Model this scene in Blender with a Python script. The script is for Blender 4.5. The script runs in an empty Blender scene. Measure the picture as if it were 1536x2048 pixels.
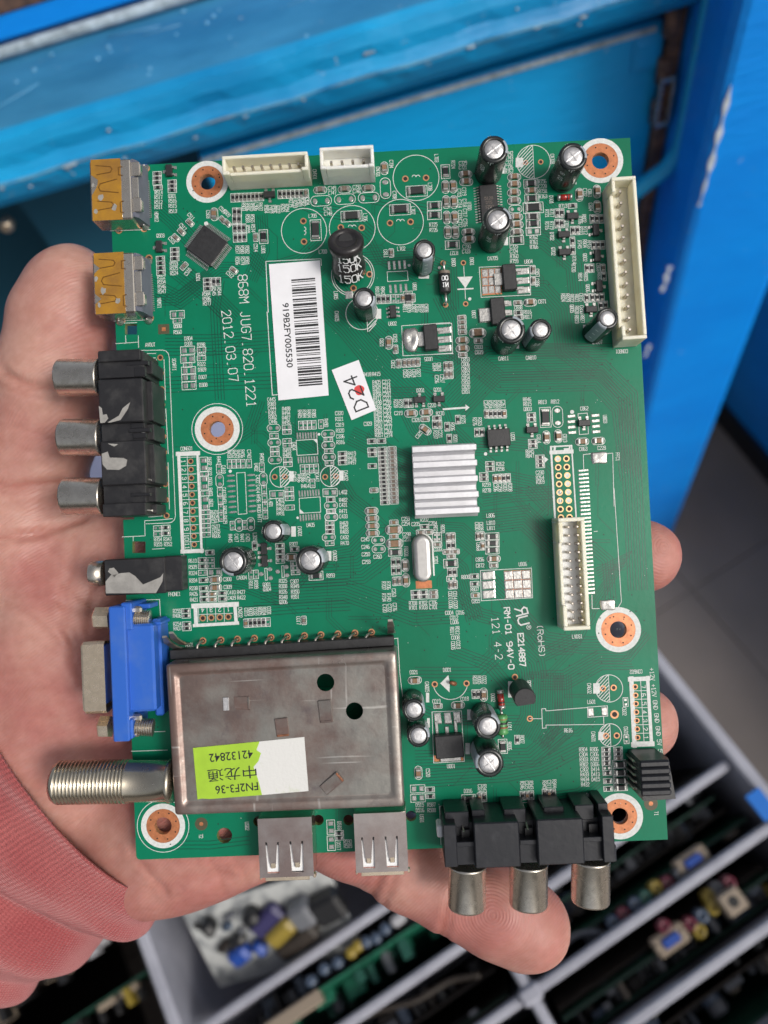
import bpy, bmesh, math, random
import numpy as np
from mathutils import Matrix, Vector

random.seed(7)
RNG = np.random.default_rng(7)
SC = bpy.context.scene
COL = SC.collection

# ------------------------------------------------------------------ camera, sky, sun, exposure
FPX = 1540.0                                  # focal length in photograph pixels (1536 x 2048)
CAM_Z = 0.85                                  # the lens is 85 cm above the floor
_X = np.array([.9657, .2535, .0559])
_Z = np.array([-.167, .442, .882]); _Z /= np.linalg.norm(_Z)
_X = _X - _Z * (_X @ _Z); _X /= np.linalg.norm(_X)
_Y = np.cross(_Z, _X)
RW = np.array([_X, _Y, _Z])                   # camera axes -> world axes
cam_d = bpy.data.cameras.new('camera')
cam = bpy.data.objects.new('camera', cam_d); COL.objects.link(cam)
cam.matrix_world = Matrix([list(RW[0]) + [0], list(RW[1]) + [0], list(RW[2]) + [CAM_Z], [0, 0, 0, 1]])
cam_d.sensor_fit = 'VERTICAL'; cam_d.sensor_height = 7.5
cam_d.lens = FPX / 2048 * 7.5
cam_d.clip_start = 0.01; cam_d.clip_end = 100
cam_d.dof.use_dof = True; cam_d.dof.focus_distance = 0.174
cam_d.dof.aperture_fstop = cam_d.lens / 2.6   # a phone lens: 2.6 mm opening
SC.camera = cam

SUN_DIR = RW @ (np.array([0.50, 0.02, 0.84]) / np.linalg.norm([0.50, 0.02, 0.84]))
SUN_EL = math.asin(SUN_DIR[2]); SUN_AZ = math.atan2(SUN_DIR[0], SUN_DIR[1])
world = bpy.data.worlds.new("World"); SC.world = world; world.use_nodes = True
wn = world.node_tree.nodes; wl = world.node_tree.links
bg = wn['Background']
sky = wn.new('ShaderNodeTexSky'); sky.sky_type = 'NISHITA'; sky.sun_disc = False
sky.sun_elevation = SUN_EL; sky.sun_rotation = SUN_AZ
sky.air_density = 1.0; sky.dust_density = 6.0; sky.ozone_density = 1.0
hs_ = wn.new('ShaderNodeHueSaturation'); hs_.inputs['Saturation'].default_value = .42   # thin bright cloud: a paler sky
wl.new(sky.outputs[0], hs_.inputs['Color']); wl.new(hs_.outputs[0], bg.inputs['Color']); bg.inputs['Strength'].default_value = 0.12
sun_d = bpy.data.lights.new('sun', 'SUN'); sun_d.energy = 1.75; sun_d.angle = math.radians(14); sun_d.color = (1, .96, .90)
sun = bpy.data.objects.new('sun', sun_d); COL.objects.link(sun)
sun.rotation_euler = Vector(SUN_DIR).to_track_quat('Z', 'Y').to_euler()
SC.view_settings.view_transform = 'Standard'; SC.view_settings.look = 'None'
SC.view_settings.exposure = -0.18; SC.view_settings.gamma = 1
SC.view_settings.use_curve_mapping = False
SC.cycles.max_bounces = 8
SC.cycles.use_denoising = True

# ------------------------------------------------------------------ photograph pixel -> place
def ray(u, v):
    return RW @ np.array([u - 768.0, 1024.0 - v, -FPX])
def Wz(u, v, z):
    d = ray(u, v); return np.array([0, 0, CAM_Z]) + d * ((z - CAM_Z) / d[2])
def Wy(u, v, y):
    d = ray(u, v); return np.array([0, 0, CAM_Z]) + d * (y / d[1])

# the board's plane, from its four corners in the photograph
BW, BH = 122.0, 161.8                         # board size in mm
def board_pose():
    c = np.array([[215.5, 334], [1257, 276], [1335.6, 1679], [272.7, 1719.7]], float)
    d = np.stack([c[:, 0] - 768, 1024 - c[:, 1]], 1)
    A = []
    for (x, y), (u, v) in zip([(0, 1), (1, 1), (1, 0), (0, 0)], d):
        A.append([x, y, 1, 0, 0, 0, -u * x, -u * y, -u]); A.append([0, 0, 0, x, y, 1, -v * x, -v * y, -v])
    H = np.linalg.svd(np.array(A))[2][-1].reshape(3, 3)
    M = np.diag([1 / FPX, 1 / FPX, -1]) @ H
    if M[2, 2] > 0: M = -M
    a, b, t = M.T
    s = BW / np.linalg.norm(a)
    ax = a / np.linalg.norm(a); by = b - ax * (b @ ax); by /= np.linalg.norm(by)
    return ax, by, np.cross(ax, by), t * s
_ax, _by, _n, _t = board_pose()
RB = np.stack([_ax, _by, _n], 1)              # board axes in camera axes
CAMB = RB.T @ (-_t)                           # lens position in board mm
def P(u, v, h=0.0):
    """photograph pixel -> board coordinates (mm) on the plane h mm above the board's top face"""
    d = RB.T @ np.array([u - 768.0, 1024.0 - v, -FPX])
    k = (h - CAMB[2]) / d[2]
    return CAMB + d * k
def P2(u, v, h=0.0):
    return P(u, v, h)[:2]

# ------------------------------------------------------------------ materials
def nodes_of(m):
    m.use_nodes = True
    return m.node_tree.nodes, m.node_tree.links, m.node_tree.nodes['Principled BSDF']
def mat(name, col, rough=.5, metal=0.0, spec=.5, var=0.0, vscale=300., col2=None, bump=0.0, bscale=1500., rvar=0.0, sss=0.0, emis=None, thr=(.35, .65), coat=0.0, alpha=None, detail=5):
    m = bpy.data.materials.new(name); n, l, b = nodes_of(m)
    c = tuple(col) + (1,)
    b.inputs['Base Color'].default_value = c; b.inputs['Roughness'].default_value = rough
    b.inputs['Metallic'].default_value = metal; b.inputs['Specular IOR Level'].default_value = spec
    if coat: b.inputs['Coat Weight'].default_value = coat; b.inputs['Coat Roughness'].default_value = .15
    tc = n.new('ShaderNodeTexCoord')
    if col2 is not None or var or rvar:
        nz = n.new('ShaderNodeTexNoise'); nz.inputs['Scale'].default_value = vscale; nz.inputs['Detail'].default_value = detail
        nz.inputs['Roughness'].default_value = .62
        l.new(tc.outputs['Object'], nz.inputs['Vector'])
        rp = n.new('ShaderNodeValToRGB'); l.new(nz.outputs['Fac'], rp.inputs['Fac'])
        c2 = col2 if col2 is not None else tuple(x * (1 - var) for x in col)
        rp.color_ramp.elements[0].position = thr[0]; rp.color_ramp.elements[1].position = thr[1]
        rp.color_ramp.elements[0].color = c; rp.color_ramp.elements[1].color = tuple(c2) + (1,)
        l.new(rp.outputs['Color'], b.inputs['Base Color'])
        if rvar:
            mr = n.new('ShaderNodeMapRange'); l.new(nz.outputs['Fac'], mr.inputs['Value'])
            mr.inputs['From Min'].default_value = .3; mr.inputs['From Max'].default_value = .7
            mr.inputs['To Min'].default_value = max(.02, rough - rvar); mr.inputs['To Max'].default_value = min(1, rough + rvar)
            l.new(mr.outputs['Result'], b.inputs['Roughness'])
    if bump:
        nb = n.new('ShaderNodeTexNoise'); nb.inputs['Scale'].default_value = bscale; nb.inputs['Detail'].default_value = 3
        l.new(tc.outputs['Object'], nb.inputs['Vector'])
        bp = n.new('ShaderNodeBump'); bp.inputs['Strength'].default_value = bump; bp.inputs['Distance'].default_value = .0002
        l.new(nb.outputs['Fac'], bp.inputs['Height']); l.new(bp.outputs['Normal'], b.inputs['Normal'])
    if alpha is not None: b.inputs['Alpha'].default_value = alpha
    return m

M = {}
M['mask'] = mat('green_solder_mask', (.001, .180, .093), .32, spec=.27, col2=(.001, .140, .069), vscale=34, thr=(.38, .66), bump=.10, bscale=900, rvar=.06)
M['edge'] = mat('board_edge', (.20, .22, .08), .7)
M['mark'] = mat('fiducial_ground', (.075, .070, .035), .5)
M['trace'] = mat('trace_gap', (.001, .050, .030), .35)
M['via'] = mat('via_hole', (.006, .03, .02), .5)
M['silk'] = mat('white_silkscreen', (.69, .71, .69), .6, var=.18, vscale=1500)
M['copper'] = mat('bare_copper', (.62, .23, .10), .38, .35, var=.35, vscale=700, rvar=.1)
M['ring'] = mat('ring_copper', (.66, .33, .17), .35, .5, var=.3, vscale=1500)
M['goldring'] = mat('gold_ring', (.80, .55, .28), .3, .6, var=.2, vscale=1500)
M['hole'] = mat('hole_dark', (.02, .013, .01), .7)
M['solder'] = mat('solder_tin', (.62, .61, .58), .30, .85, var=.35, vscale=900, rvar=.12, bump=.25, bscale=1800)
M['steel'] = mat('nickel_steel', (.74, .68, .59), .25, .93, var=.25, vscale=500, rvar=.08)
M['gold'] = mat('nickel_gold', (.84, .70, .52), .30, .85, var=.3, vscale=500, rvar=.1)
M['pin'] = mat('pin_metal', (.55, .50, .44), .3, .9, var=.3, vscale=800)
M['chip'] = mat('black_epoxy', (.027, .027, .029), .42, var=.4, vscale=900, bump=.2, bscale=4000)
M['resbody'] = mat('resistor_black', (.012, .012, .014), .35)
M['tan'] = mat('ceramic_tan', (.27, .16, .09), .5, var=.4, vscale=600)
M['grayc'] = mat('ceramic_gray', (.20, .16, .13), .5, var=.4, vscale=600)
M['ferrite'] = mat('ferrite_black', (.025, .025, .026), .4, var=.3)
M['sleeve'] = mat('capacitor_sleeve', (.010, .013, .013), .26, spec=.6, var=.4, vscale=400, bump=.15, bscale=1200, col2=(.045, .052, .048), thr=(.5, .8))
M['stripe'] = mat('sleeve_stripe', (.30, .34, .38), .38)
M['can'] = mat('aluminium_can', (.70, .69, .69), .38, .75, var=.25, vscale=1200, bump=.25, bscale=2500)
M['ivory'] = mat('ivory_plastic', (.80, .76, .60), .45, vscale=160, col2=(.62, .53, .33), thr=(.56, .85), bump=.1)
M['ivorypin'] = mat('ivory_inside', (.60, .52, .34), .5)
M['white'] = mat('white_plastic', (.84, .83, .76), .42, var=.1, vscale=200, bump=.08)
M['blackp'] = mat('black_plastic', (.013, .013, .015), .42, col2=(.045, .044, .044), vscale=260, thr=(.5, .8), bump=.25, bscale=700)
M['navyp'] = mat('dark_navy_plastic', (.009, .010, .014), .36, col2=(.030, .031, .037), vscale=300, thr=(.54, .82), bump=.2, bscale=700)
M['tape'] = mat('tape_residue', (.33, .32, .30), .55, var=.25, vscale=500, bump=.2)
M['bluep'] = mat('blue_plastic', (.022, .115, .50), .40, col2=(.06, .15, .46), vscale=180, thr=(.5, .85), bump=.12, bscale=600)
M['amber'] = mat('amber_tape', (.40, .20, .012), .22, spec=.6, col2=(.27, .13, .018), vscale=180, bump=.8, bscale=200, coat=.8)
M['amberdk'] = mat('slot_under_tape', (.12, .05, .004), .3)
M['hdmigray'] = mat('connector_gray', (.13, .14, .18), .4, var=.2)
M['tuner'] = mat('tinned_steel', (.40, .385, .36), .42, .68, col2=(.215, .155, .145), vscale=55, thr=(.40, .64), rvar=.16, bump=.45, bscale=220, detail=9)
M['tunerp'] = mat('tarnished_steel', (.37, .255, .225), .40, .62, col2=(.17, .145, .14), vscale=70, thr=(.36, .66), rvar=.12, bump=.35, bscale=260)
M['rust'] = mat('rusty_steel', (.36, .15, .08), .55, .4, var=.4, vscale=400)
M['alu'] = mat('heatsink_alu', (.70, .70, .725), .42, .5, var=.10, vscale=300, bump=.15)
M['usb'] = mat('usb_steel', (.60, .53, .48), .20, .92, col2=(.38, .29, .26), vscale=90, thr=(.36, .66), rvar=.07, bump=1.0, bscale=70)  # pinkish tint: reflections of the hand and viewer put into the colour
for k_ in ('ivory', 'white'):
    q_ = M[k_].node_tree.nodes['Principled BSDF']; q_.inputs['Subsurface Weight'].default_value = .55; q_.inputs['Subsurface Radius'].default_value = (1, .9, .7); q_.inputs['Subsurface Scale'].default_value = .0025
def tin_material(name, ca, cb, grad):
    m = bpy.data.materials.new(name); n, l, b = nodes_of(m); tc = n.new('ShaderNodeTexCoord')
    def nz(sc, det, rough=.6, scale=(1, 1, 1), rot=0):
        mp = n.new('ShaderNodeMapping'); mp.inputs['Scale'].default_value = scale; mp.inputs['Rotation'].default_value = (0, 0, rot); l.new(tc.outputs['Object'], mp.inputs['Vector'])
        q = n.new('ShaderNodeTexNoise'); q.inputs['Scale'].default_value = sc; q.inputs['Detail'].default_value = det; q.inputs['Roughness'].default_value = rough; l.new(mp.outputs['Vector'], q.inputs['Vector']); return q.outputs['Fac']
    def math_(op, a, bb):
        q = n.new('ShaderNodeMath'); q.operation = op; q.use_clamp = True
        for i, x in enumerate((a, bb)):
            if isinstance(x, (int, float)): q.inputs[i].default_value = x
            else: l.new(x, q.inputs[i])
        return q.outputs[0]
    def ramp(f, p0, p1, c0, c1):
        r = n.new('ShaderNodeValToRGB'); l.new(f, r.inputs['Fac']); r.color_ramp.elements[0].position = p0; r.color_ramp.elements[1].position = p1
        r.color_ramp.elements[0].color = (*c0, 1); r.color_ramp.elements[1].color = (*c1, 1); return r.outputs['Color']
    sx = n.new('ShaderNodeSeparateXYZ'); l.new(tc.outputs['Object'], sx.inputs[0])
    g = n.new('ShaderNodeMapRange'); l.new(sx.outputs['X'], g.inputs['Value']); g.inputs['From Min'].default_value = .010; g.inputs['From Max'].default_value = .055; g.inputs['To Min'].default_value = grad; g.inputs['To Max'].default_value = 0
    f = math_('ADD', nz(85, 8, .65), g.outputs[0])
    c = ramp(f, .42, .66, ca, cb)
    def over(a, f, col, k=1.0):
        x = n.new('ShaderNodeMix'); x.data_type = 'RGBA'; l.new(f, x.inputs['Factor']); l.new(a, x.inputs['A']); x.inputs['B'].default_value = (*col, 1); return x.outputs['Result']
    bl = ramp(nz(190, 6, .7), .58, .72, (0, 0, 0), (.7, .7, .7)); c = over(c, bl, (.13, .105, .11))
    sc = ramp(nz(700, 2, .5, (.05, 1, 1), .5), .66, .72, (0, 0, 0), (.6, .6, .6)); c = over(c, sc, (.55, .53, .50))
    sc2 = ramp(nz(600, 2, .5, (1, .06, 1), -.4), .67, .73, (0, 0, 0), (.5, .5, .5)); c = over(c, sc2, (.60, .58, .55))
    l.new(c, b.inputs['Base Color']); b.inputs['Metallic'].default_value = .62
    r = n.new('ShaderNodeMapRange'); l.new(nz(120, 6), r.inputs['Value']); r.inputs['From Min'].default_value = .3; r.inputs['From Max'].default_value = .7; r.inputs['To Min'].default_value = .26; r.inputs['To Max'].default_value = .58; l.new(r.outputs[0], b.inputs['Roughness'])
    bp_ = n.new('ShaderNodeBump'); bp_.inputs['Strength'].default_value = .5; bp_.inputs['Distance'].default_value = .0004; l.new(nz(130, 5), bp_.inputs['Height']); l.new(bp_.outputs['Normal'], b.inputs['Normal'])
    return m
M['tuner'] = tin_material('tinned_steel_aged', (.25, .243, .222), (.175, .13, .116), .08)  # both tuner tins: tarnish, with a pinkish reflection put into the colour
M['tunerp'] = tin_material('tarnished_edge', (.29, .265, .24), (.205, .14, .12), .16)
M['paper'] = mat('white_label', (.77, .77, .80), .6, var=.06, vscale=200)
M['ink'] = mat('black_ink', (.015, .015, .017), .5)
M['red'] = mat('red_ink', (.70, .06, .06), .6, var=.2, vscale=500)
M['lime'] = mat('lime_label', (.36, .58, .035), .5, var=.12, vscale=250)
M['torn'] = mat('torn_paper', (.66, .66, .64), .8, col2=(.45, .52, .30), vscale=200, thr=(.62, .80), bump=.3)
M['glassred'] = mat('red_glass', (.38, .02, .012), .12, spec=.8, coat=.6)
M['resgreen'] = mat('resistor_green', (.09, .30, .10), .35)
M['wht'] = mat('white_print', (.82, .83, .84), .5)
M['dust'] = mat('dust_fleck', (.45, .50, .47), .9)

# ------------------------------------------------------------------ mesh building (mm in, metres out)
class MB:
    def __init__(s): s.v = []; s.f = []; s.m = []; s.sm = []; s.n = 0
    def add(s, vs, fs, mi=0, smooth=False):
        vs = np.asarray(vs, float).reshape(-1, 3)
        s.v.append(vs)
        for f in fs:
            s.f.append([i + s.n for i in f]); s.m.append(mi); s.sm.append(smooth)
        s.n += len(vs); return s
    def box(s, c, d, mi=0, b=0.0, rot=0.0, taper=0.0):
        """chamfered box: centre c, size d, chamfer b, rotation about z"""
        hx, hy, hz = d[0] / 2, d[1] / 2, d[2] / 2
        b = min(b, hx * .9, hy * .9, hz * .9)
        if b <= 0:
            vs = [(x * hx, y * hy, z * hz) for x in (-1, 1) for y in (-1, 1) for z in (-1, 1)]
            fs = [(0, 1, 3, 2), (4, 6, 7, 5), (0, 4, 5, 1), (2, 3, 7, 6), (0, 2, 6, 4), (1, 5, 7, 3)]
        else:
            vs, ix = [], {}
            for x in (-1, 1):
                for y in (-1, 1):
                    for z in (-1, 1):
                        for a in range(3):
                            p = [x * (hx - b), y * (hy - b), z * (hz - b)]
                            p[a] = (x * hx, y * hy, z * hz)[a]
                            ix[(x, y, z, a)] = len(vs); vs.append(p)
            fs = []
            S = (-1, 1)
            for x in S: fs.append([ix[(x, y, z, 0)] for y, z in ((-1, -1), (1, -1), (1, 1), (-1, 1))][::x])
            for y in S: fs.append([ix[(x, y, z, 1)] for x, z in ((-1, -1), (-1, 1), (1, 1), (1, -1))][::y])
            for z in S: fs.append([ix[(x, y, z, 2)] for x, y in ((-1, -1), (1, -1), (1, 1), (-1, 1))][::z])
            for x in S:
                for y in S: fs.append([ix[(x, y, -1, 0)], ix[(x, y, 1, 0)], ix[(x, y, 1, 1)], ix[(x, y, -1, 1)]][::-x * y])
            for x in S:
                for z in S: fs.append([ix[(x, -1, z, 0)], ix[(x, 1, z, 0)], ix[(x, 1, z, 2)], ix[(x, -1, z, 2)]][::x * z])
            for y in S:
                for z in S: fs.append([ix[(-1, y, z, 1)], ix[(1, y, z, 1)], ix[(1, y, z, 2)], ix[(-1, y, z, 2)]][::-y * z])
            for x in S:
                for y in S:
                    for z in S: fs.append([ix[(x, y, z, 0)], ix[(x, y, z, 1)], ix[(x, y, z, 2)]][::x * y * z])
        vs = np.array(vs, float)
        if taper: k = 1 - taper * (vs[:, 2:3] > 0); vs[:, :2] *= k
        if rot:
            cr, sr = math.cos(rot), math.sin(rot); vs[:, :2] = vs[:, :2] @ np.array([[cr, sr], [-sr, cr]])
        return s.add(vs + np.asarray(c, float), fs, mi)
    def prism(s, poly, z0, z1, mi=0, top=True, bot=True):
        n = len(poly); p = np.asarray(poly, float)[:, :2]
        vs = np.vstack([np.c_[p, np.full(n, z0)], np.c_[p, np.full(n, z1)]])
        fs = [(i, (i + 1) % n, n + (i + 1) % n, n + i) for i in range(n)]
        if top: fs.append(tuple(range(n, 2 * n)))
        if bot: fs.append(tuple(range(n - 1, -1, -1)))
        return s.add(vs, fs, mi)
    def loft(s, rings, mi=0, cap0=True, cap1=True, smooth=True, mis=None):
        n = len(rings[0]); R = [np.asarray(r, float) for r in rings]
        base = s.n
        s.v.append(np.vstack(R)); s.n += n * len(R)
        for k in range(len(R) - 1):
            for i in range(n):
                j = (i + 1) % n
                s.f.append([base + k * n + i, base + k * n + j, base + (k + 1) * n + j, base + (k + 1) * n + i])
                s.m.append(mis(k, i) if mis else mi); s.sm.append(smooth)
        if cap0: s.f.append([base + i for i in range(n - 1, -1, -1)]); s.m.append(mi); s.sm.append(False)
        if cap1: s.f.append([base + (len(R) - 1) * n + i for i in range(n)]); s.m.append(mi); s.sm.append(False)
        return s
    def lathe(s, o, axis, prof, n=24, mi=0, cap0=True, cap1=True, smooth=True, mis=None, ref=(0, 0, 1)):
        """profile of (distance along axis, radius)"""
        a = np.asarray(axis, float); a /= np.linalg.norm(a)
        r = np.asarray(ref, float)
        if abs(a @ r) > .95: r = np.array([1., 0, 0])
        x = r - a * (a @ r); x /= np.linalg.norm(x); y = np.cross(a, x)
        t = np.arange(n) * 2 * math.pi / n
        circ = np.cos(t)[:, None] * x + np.sin(t)[:, None] * y
        return s.loft([np.asarray(o, float) + a * d + circ * q for d, q in prof], mi, cap0, cap1, smooth, mis)
    def tube(s, pts, r, n=8, mi=0):
        pts = np.asarray(pts, float); rings = []
        r = np.broadcast_to(r, len(pts))
        T = np.gradient(pts, axis=0); T /= np.linalg.norm(T, axis=1)[:, None] + 1e-12
        u = np.cross(T[0], [0.31, 0.52, 0.79]); u /= np.linalg.norm(u)
        for p, t, q in zip(pts, T, r):
            u = u - t * (u @ t); u /= np.linalg.norm(u); w = np.cross(t, u)
            a = np.arange(n) * 2 * math.pi / n
            rings.append(p + q * (np.cos(a)[:, None] * u + np.sin(a)[:, None] * w))
        return s.loft(rings, mi)
    def disc(s, c, r, z, n=20, mi=0):
        a = np.arange(n) * 2 * math.pi / n
        return s.add(np.c_[c[0] + r * np.cos(a), c[1] + r * np.sin(a), np.full(n, z)], [tuple(range(n))], mi)
    def ring(s, c, r0, r1, z, n=24, mi=0, a0=0, a1=2 * math.pi, th=0.0):
        full = abs(a1 - a0) > 6.28; k = n if full else n + 1
        a = a0 + np.arange(k) * (a1 - a0) / n
        vs = np.vstack([np.c_[c[0] + q * np.cos(a), c[1] + q * np.sin(a), np.full(k, z)] for q in (r0, r1)])
        fs = [(i, k + i, k + (i + 1) % k, (i + 1) % k) for i in range(n)]
        return s.add(vs, fs, mi)
    def mesh(s, name, mats, unit=.001):
        me = bpy.data.meshes.new(name)
        v = np.vstack(s.v) * unit
        me.from_pydata(v.tolist(), [], s.f)
        me.polygons.foreach_set('material_index', s.m); me.polygons.foreach_set('use_smooth', s.sm)
        for m in mats: me.materials.append(M[m] if isinstance(m, str) else m)
        me.update(); return me
    def build(s, name, mats, parent=None, unit=.001):
        return put(name, s.mesh(name, mats, unit), parent)

def put(name, me, parent=None, loc=None, rot=0.0, label=None):
    o = bpy.data.objects.new(name, me); COL.objects.link(o)
    if parent is not None: o.parent = parent
    if loc is not None: o.location = [x * .001 for x in loc]
    if rot: o.rotation_euler = (0, 0, rot)
    if label: o['label'] = label
    return o
def tag(o, label=None, cat=None, group=None, kind=None):
    if label: o['label'] = label
    if cat: o['category'] = cat
    if group: o['group'] = group
    if kind: o['kind'] = kind
    return o
def empty(name, loc=(0, 0, 0)):
    o = bpy.data.objects.new(name, None); COL.objects.link(o); o.location = loc
    o.empty_display_size = .02
    return o
def fill2d(splines, th, z0, mats, name):
    """flat plate with holes: first spline is the outline; returns a mesh (mm in)"""
    cu = bpy.data.curves.new(name, 'CURVE'); cu.dimensions = '2D'; cu.fill_mode = 'BOTH'; cu.extrude = th / 2 * .001
    for pts in splines:
        sp = cu.splines.new('POLY'); sp.points.add(len(pts) - 1); sp.use_cyclic_u = True
        for p, q in zip(sp.points, pts): p.co = (q[0] * .001, q[1] * .001, 0, 1)
    ob = bpy.data.objects.new(name, cu); COL.objects.link(ob)
    dg = bpy.context.evaluated_depsgraph_get()
    me = bpy.data.meshes.new_from_object(ob.evaluated_get(dg))
    bpy.data.objects.remove(ob); bpy.data.curves.remove(cu)
    me.transform(Matrix.Translation((0, 0, (z0 + th / 2) * .001)))
    me.materials.clear()
    for m in mats: me.materials.append(M[m])
    if len(mats) > 1:
        for p in me.polygons: p.material_index = 0 if abs(p.normal.z) > .5 else 1
    me.name = name
    return me
def circ(c, r, n=28):
    return [(c[0] + r * math.cos(i * 2 * math.pi / n), c[1] + r * math.sin(i * 2 * math.pi / n)) for i in range(n)]

# ------------------------------------------------------------------ stroke lettering (as on a real board)
GL = {'A': '0003264340 0242', 'B': '000636453403 0333424031 3000'.replace('31 30', '30'), 'C': '4536160501103041', 'D': '00062644422000', 'E': '46060040 0333',
      'F': '460600 0333', 'G': '453616050110304143 2343', 'H': '0006 4046 0343', 'I': '2026 1030 1636', 'J': '3631201001', 'K': '0006 4603 1440', 'L': '060040',
      'M': '0006234640', 'N': '00064046', 'O': '103041453616050110', 'P': '000636454433 3303', 'Q': '103041453616050110 2240', 'R': '000636454433 3303 2340',
      'S': '453616050413334241301001', 'T': '2026 0646', 'U': '060110304146', 'V': '062046', 'W': '0610234046'.replace('0610', '0610'), 'X': '0046 0640', 'Y': '062346 2320',
      'Z': '06460040', '0': '103041453616050110', '1': '152620 1030', '2': '05163645440040', '3': '0516364534433 3'.replace(' ', '') + '0', '4': '30360242',
      '5': '460604344341301001', '6': '3616050110304142330302', '7': '0646 4620'.replace(' 46', ''), '8': '1304051636454433130201103041423', '9': '10304145361605041343',
      '.': '1020', '-': '1333', '+': '2125 0343', '(': '36252130', ')': '16252110', 'o': '1030323414101'.replace('1030323414101', '103041433414030110'), '/': '0046', '<': '430043', ' ': ''}
GL['B'] = '00063645443303 3342413000'; GL['3'] = '051636454433 1333 334241301001'; GL['8'] = '130405163645443313 130201103041423313'[:-4] + '4233'
GL['7'] = '064620'; GL['8'] = '13040516364544331302011030414233'; GL['S'] = '4536160504133342413010 01'.replace(' ', '')
def strokes(s, h, cx=0., cy=0., ang=0., wf=.62, gap=1.55, align=.5):
    """polylines of a line of lettering, cap height h, centred at cx, cy and turned by ang"""
    sy = h / 6.; sx = h * wf / 4.; adv = sx * 4 * (1 + .30 * gap / 1.55) + 0
    tot = adv * len(s) - adv * .23
    ca, sa = math.cos(ang), math.sin(ang); out = []
    for k, ch in enumerate(s):
        for st in GL.get(ch, '').split():
            q = []
            for i in range(0, len(st) - 1, 2):
                x = (int(st[i])) * sx + k * adv - tot * align; y = int(st[i + 1]) * sy - h / 2
                q.append((cx + x * ca - y * sa, cy + x * sa + y * ca))
            if len(q) > 1: out.append(q)
    return out
class Ink:
    """flat printed lines gathered into one mesh; layers are kept a few microns apart"""
    def __init__(s, z): s.mb = MB(); s.z = z; s.k = 0
    def zz(s): s.k += 1; return s.z + .0025 * (s.k % 9)
    def line(s, pts, w=.13, ext=True, mi=0, close=False):
        pts = [np.asarray(p[:2], float) for p in pts]
        if close: pts = pts + [pts[0]]
        for a, b in zip(pts[:-1], pts[1:]):
            d = b - a; L = np.linalg.norm(d)
            if L < 1e-6: continue
            d /= L; n = np.array([-d[1], d[0]]) * w / 2; e = d * w / 2 * (1 if ext else 0); z = s.zz()
            q = [a - e - n, b + e - n, b + e + n, a - e + n]
            s.mb.add([(x, y, z) for x, y in q], [(0, 1, 2, 3)], mi)
    def poly(s, pts, mi=0):
        z = s.zz(); s.mb.add([(p[0], p[1], z) for p in pts], [tuple(range(len(pts)))], mi)
    def text(s, t, c, h=.82, ang=0., w=.12, mi=0, wf=.62, gap=1.55):
        for q in strokes(t, h, c[0], c[1], ang, wf, gap): s.line(q, w, mi=mi)
    def ring(s, c, r, w=.14, n=40, a0=0, a1=2 * math.pi, mi=0):
        s.mb.ring(c, r - w / 2, r + w / 2, s.zz(), n, mi, a0, a1)
    def rect(s, c, L, W, ang=0., w=.13, r=0.):
        ca, sa = math.cos(ang), math.sin(ang)
        if r <= 0: q = [(-L / 2, -W / 2), (L / 2, -W / 2), (L / 2, W / 2), (-L / 2, W / 2)]
        else:
            q = []
            for k, (sx, sy) in enumerate(((1, -1), (1, 1), (-1, 1), (-1, -1))):
                for i in range(6):
                    a = math.radians(-90 + 90 * k + 18 * i)
                    q.append((sx * (L / 2 - r) + r * math.cos(a), sy * (W / 2 - r) + r * math.sin(a)))
        s.line([(c[0] + x * ca - y * sa, c[1] + x * sa + y * ca) for x, y in q], w, close=True, ext=r <= 0)
# ================================================================== THE CIRCUIT BOARD
board = empty('circuit_board')
board.matrix_world = Matrix([list(RW[i] @ RB) + [(RW[i] @ _t) * .001 + (CAM_Z if i == 2 else 0)] for i in range(3)] + [[0, 0, 0, 1]])
tag(board, 'green television circuit board crowded with connectors and chips, held in the hand', 'circuit board')
TH = 1.6
Z0 = 0.0
CROP = {'A': (160, 260, .260417), 'B': (500, 260, .260417), 'C': (820, 240, .325521), 'D': (100, 620, .299479), 'E': (500, 640, .260417),
        'F': (880, 640, .286458), 'G': (160, 1020, .286458), 'H': (500, 1020, .260417), 'I': (880, 980, .286458), 'J': (90, 1380, .305990),
        'K': (480, 1380, .273438), 'L': (860, 1360, .338542), 'X': (0, 0, 1.0)}
def px(sec, x, y):
    o = CROP[sec]; return o[0] + x * o[2], o[1] + y * o[2]
def bp(sec, x, y, h=0.0):
    return P(*px(sec, x, y), h)
def b2(sec, x, y, h=0.0):
    return P(*px(sec, x, y), h)[:2]

# ---- bare board with its real holes and notches
MOUNT = [('A', 978, 398, 62, 125, 165, 0), ('C', 1170, 250, 52, 108, 140, 0), ('D', 1117, 795, 54, 112, 152, 172), ('I', 1245, 975, 58, 118, 156, 0),
         ('J', 772, 888, 56, 110, 145, 170), ('L', 1122, 805, 48, 100, 134, 0)]
def rad(sec, r): return r * CROP[sec][2] / 8.66
out = [(0, BH), (BW, BH), (BW, 0)]
c0 = (0, 0)
out += [(.9, 0), (.26, .26), (0, .9)]
def notch(y0, y1, x1):                       # a slot that opens on the left edge
    return [(0, y0), (x1, y0), (x1, y1), (0, y1)]
yv = lambda v: P2(240, v)[1]
out += [(0, yv(1040)), (2.6, yv(1040)), (2.6, yv(1030)), (0, yv(1030))]
splines = [out]
for sec, x, y, rh, rc, rw, ro in MOUNT: splines.append(circ(b2(sec, x, y), rad(sec, rh)))
def quad(u0, v0, u1, v1): return [tuple(P2(u, v)) for u, v in ((u0, v0), (u1, v0), (u1, v1), (u0, v1))]
splines.append(quad(250, 648, 274, 669))     # square cut-outs by the left edge
splines.append(quad(265, 1083, 291, 1106))
splines.append(circ(P2(449, 1671), 1.75))
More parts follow.
